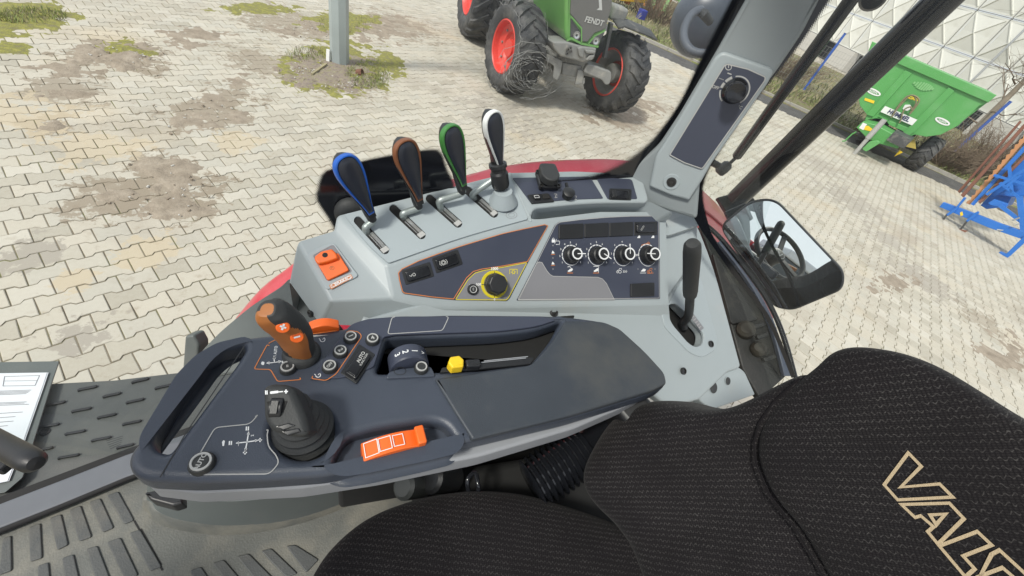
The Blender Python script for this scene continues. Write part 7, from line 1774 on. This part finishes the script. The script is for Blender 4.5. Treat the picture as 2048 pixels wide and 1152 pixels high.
for a, b, w in (((520, 560), (740, 625), .05), ((470, 690), (760, 500), .06), ((600, 640), (690, 560), .06), ((560, 760), (720, 880), .07), ((690, 700), (720, 960), .09), ((620, 500), (640, 690), .05), ((560, 610), (700, 720), .05)):
    mb = MB(); mb.bar(BM.at(*zb_([a])[0], -.05), BM.at(*zb_([b])[0], -.05), w, w); mb.build('frame_bar', bl_m, bmx)
slab('rusty_bar', BM, zb_([(280, 668), (690, 200), (700, 210), (292, 680)]), -0.5, 0.08, rustm, bmx, 0.006)
mb = MB(); mb.strip(BM, zb_([(530, 560), (620, 585), (720, 610)]), 0.03, -0.1); mb.build('blue_rod', bl_m, bmx)
mb = MB(); mb.poly(BM, zb_([(296, 808), (312, 800), (318, 825), (300, 830)]), 0.004); mb.build('yellow_sticker', M['yellow'], bmx)
mb = MB()
for a in ([(540, 920), (580, 925), (550, 930)], [(640, 860), (690, 840)], [(655, 890), (690, 880)]): mb.tube([BM.at(*p, .08) for p in zb_(a)], 0.018, 6)
mb.build('pin', M['bright'], bmx)

# ------------------------------------------------------------------ implements parked far behind the tractor
def frame_thing(name, label, cat, o, mt, spec, grp=None):
    t = thing(name, label, cat, o, grp); o = Vector(o)
    for nm, mm_, a, b, w, h in spec:
        mb = MB(); mb.bar(o + Vector(a), o + Vector(b), w, h); bevel(mb.build(nm, mm_ or mt, t), 0.01, 1)
    return t
lg_m = mat('implement_green', (0.20, 0.40, 0.13), 0.5, var=0.1, vscale=3)
or_m = mat('implement_orange', (0.60, 0.22, 0.04), 0.5, var=0.15, vscale=3); ye_m = mat('implement_yellow', (0.66, 0.40, 0.02), 0.5, var=0.1, vscale=3)
g0 = at_z(1330, 42, 0); rgm = random.Random(6)
spec = [('main_beam', None, (-2.4, 0, 1.1), (3.4, 0.3, 1.1), .22, .22), ('main_beam', None, (-2.2, 1.0, 1.3), (3.2, 1.2, 1.3), .2, .2), ('tower', None, (0.6, .2, 1.1), (1.0, .8, 2.4), .3, .25), ('tower', None, (1.6, .2, 1.1), (1.2, .8, 2.4), .3, .25)]
for k in range(7):
    x = -2.0 + k * .8; spec += [('leg', None, (x, 0, 1.1), (x - .15, -.25, .35), .22, .16), ('share', rustm, (x - .15, -.25, .4), (x - .5, -.5, .12), .14, .1), ('spring', or_m, (x + .2, .1, 1.0), (x + .1, .1, .45), .12, .12)]
frame_thing('green_cultivator', 'pale green cultivator with many legs parked beyond the tractor', 'cultivator', tuple(g0), lg_m, spec)
g1 = at_z(1292, 24, 0)
spec = [('main_beam', None, (-1.6, 0, 1.0), (1.2, 0.2, 1.0), .2, .2)]
for k in range(5): x = -1.4 + k * .6; spec += [('tine', None, (x, 0, 1.2), (x - .2, -.2, .25), .14, .12), ('blade', rustm, (x + .2, .2, 1.0), (x + .1, -.1, .3), .16, .1)]
frame_thing('orange_tiller', 'rusty orange tiller parked left of the pale green cultivator', 'tiller', tuple(g1), or_m, spec)
g2 = at_z(1250, 22, 0)
frame_thing('yellow_loader', 'yellow and orange implement showing right of the tractor hood', 'implement', tuple(g2), ye_m, [('bucket', None, (-.9, 0, .9), (.6, .2, 1.1), 1.2, 1.0), ('arm', or_m, (-.3, -.3, .4), (.6, .3, 1.8), .3, .3), ('strut', M['label'], (.5, -.3, .1), (1.1, .2, 2.0), .12, .1)])
mb = MB(); q = at_z(1283, 31, 0.25); mb.box(q, (.35, .35, .5)); bevel(mb.build('blue_drum', mat('drum_blue', (0.03, 0.04, 0.25), 0.5), None), 0.05); tag(bpy.data.objects['blue_drum'], 'small dark blue drum on the verge before the tiller', 'drum')
# ------------------------------------------------------------------ what the mirror shows beyond the steering wheel
def parked(name, label, c, paint, long=(5.0, 2.1, 2.2)):
    t = thing(name, label, 'vehicle', c); c = Vector(c); L_, W_, H_ = long
    mb = MB(); mb.box(c + Vector((0, 0, H_ * .38)), (W_, L_, H_ * .42)); bevel(mb.build('body', paint, t), 0.12)
    mb = MB(); mb.box(c + Vector((0, 0, H_ * .76)), (W_ * .86, L_ * .55, H_ * .42)); bevel(mb.build('cabin', dkglass, t), 0.15)
    mb = MB(); mb.box(c + Vector((0, 0, H_)), (W_ * .84, L_ * .5, H_ * .07)); bevel(mb.build('roof', paint, t), 0.05)
    for sx in (-1, 1):
        for sy in (-1, 1): mb = MB(); mb.lathe([(.42, -.13), (.45, -.1), (.45, .1), (.42, .13)], c + Vector((sx * W_ * .45, sy * L_ * .32, .42)), (1, 0, 0), 20); mb.build('wheel', tyre_m, t, 40)
wp_ = mat('white_vehicle_paint', (0.62, 0.64, 0.68), 0.35); rp_ = mat('red_vehicle_paint', (0.5, 0.03, 0.04), 0.35)
for nm, lb, c, pt, dims in (('parked_van', 'white van parked far off, seen in the mirror left of the steering wheel', (-11.8, -2.6, 0), wp_, (5.2, 2.1, 2.9)), ('parked_truck', 'red truck parked far off, seen at the top of the mirror', (-12.8, -4.3, 0), rp_, (6, 2.2, 3.3)), ('parked_truck', 'white truck parked far off, seen in the mirror right of the steering wheel', (-10.6, -6.4, 0), wp_, (7, 2.3, 3.5))): parked(nm, lb, c, pt, dims)
# flat print, scale marks and the like: too small to be picked apart one by one
for o in list(bpy.data.objects):
    if o.parent is not None and o.type == 'MESH' and o.name.split('.')[0] in ('white_line', 'orange_line', 'printed_symbols', 'dial_numbers', 'dial_tick', 'indicator_lamp', 'printed_text', 'track_groove', 'dial_marking', 'dial_scale', 'vent_slots', 'safety_labels', 'moulded_text', 'green_trim', 'slider_mark', 'cap_ring', 'warning_label', 'brake_label', 'pin'): o['kind'] = 'stuff'
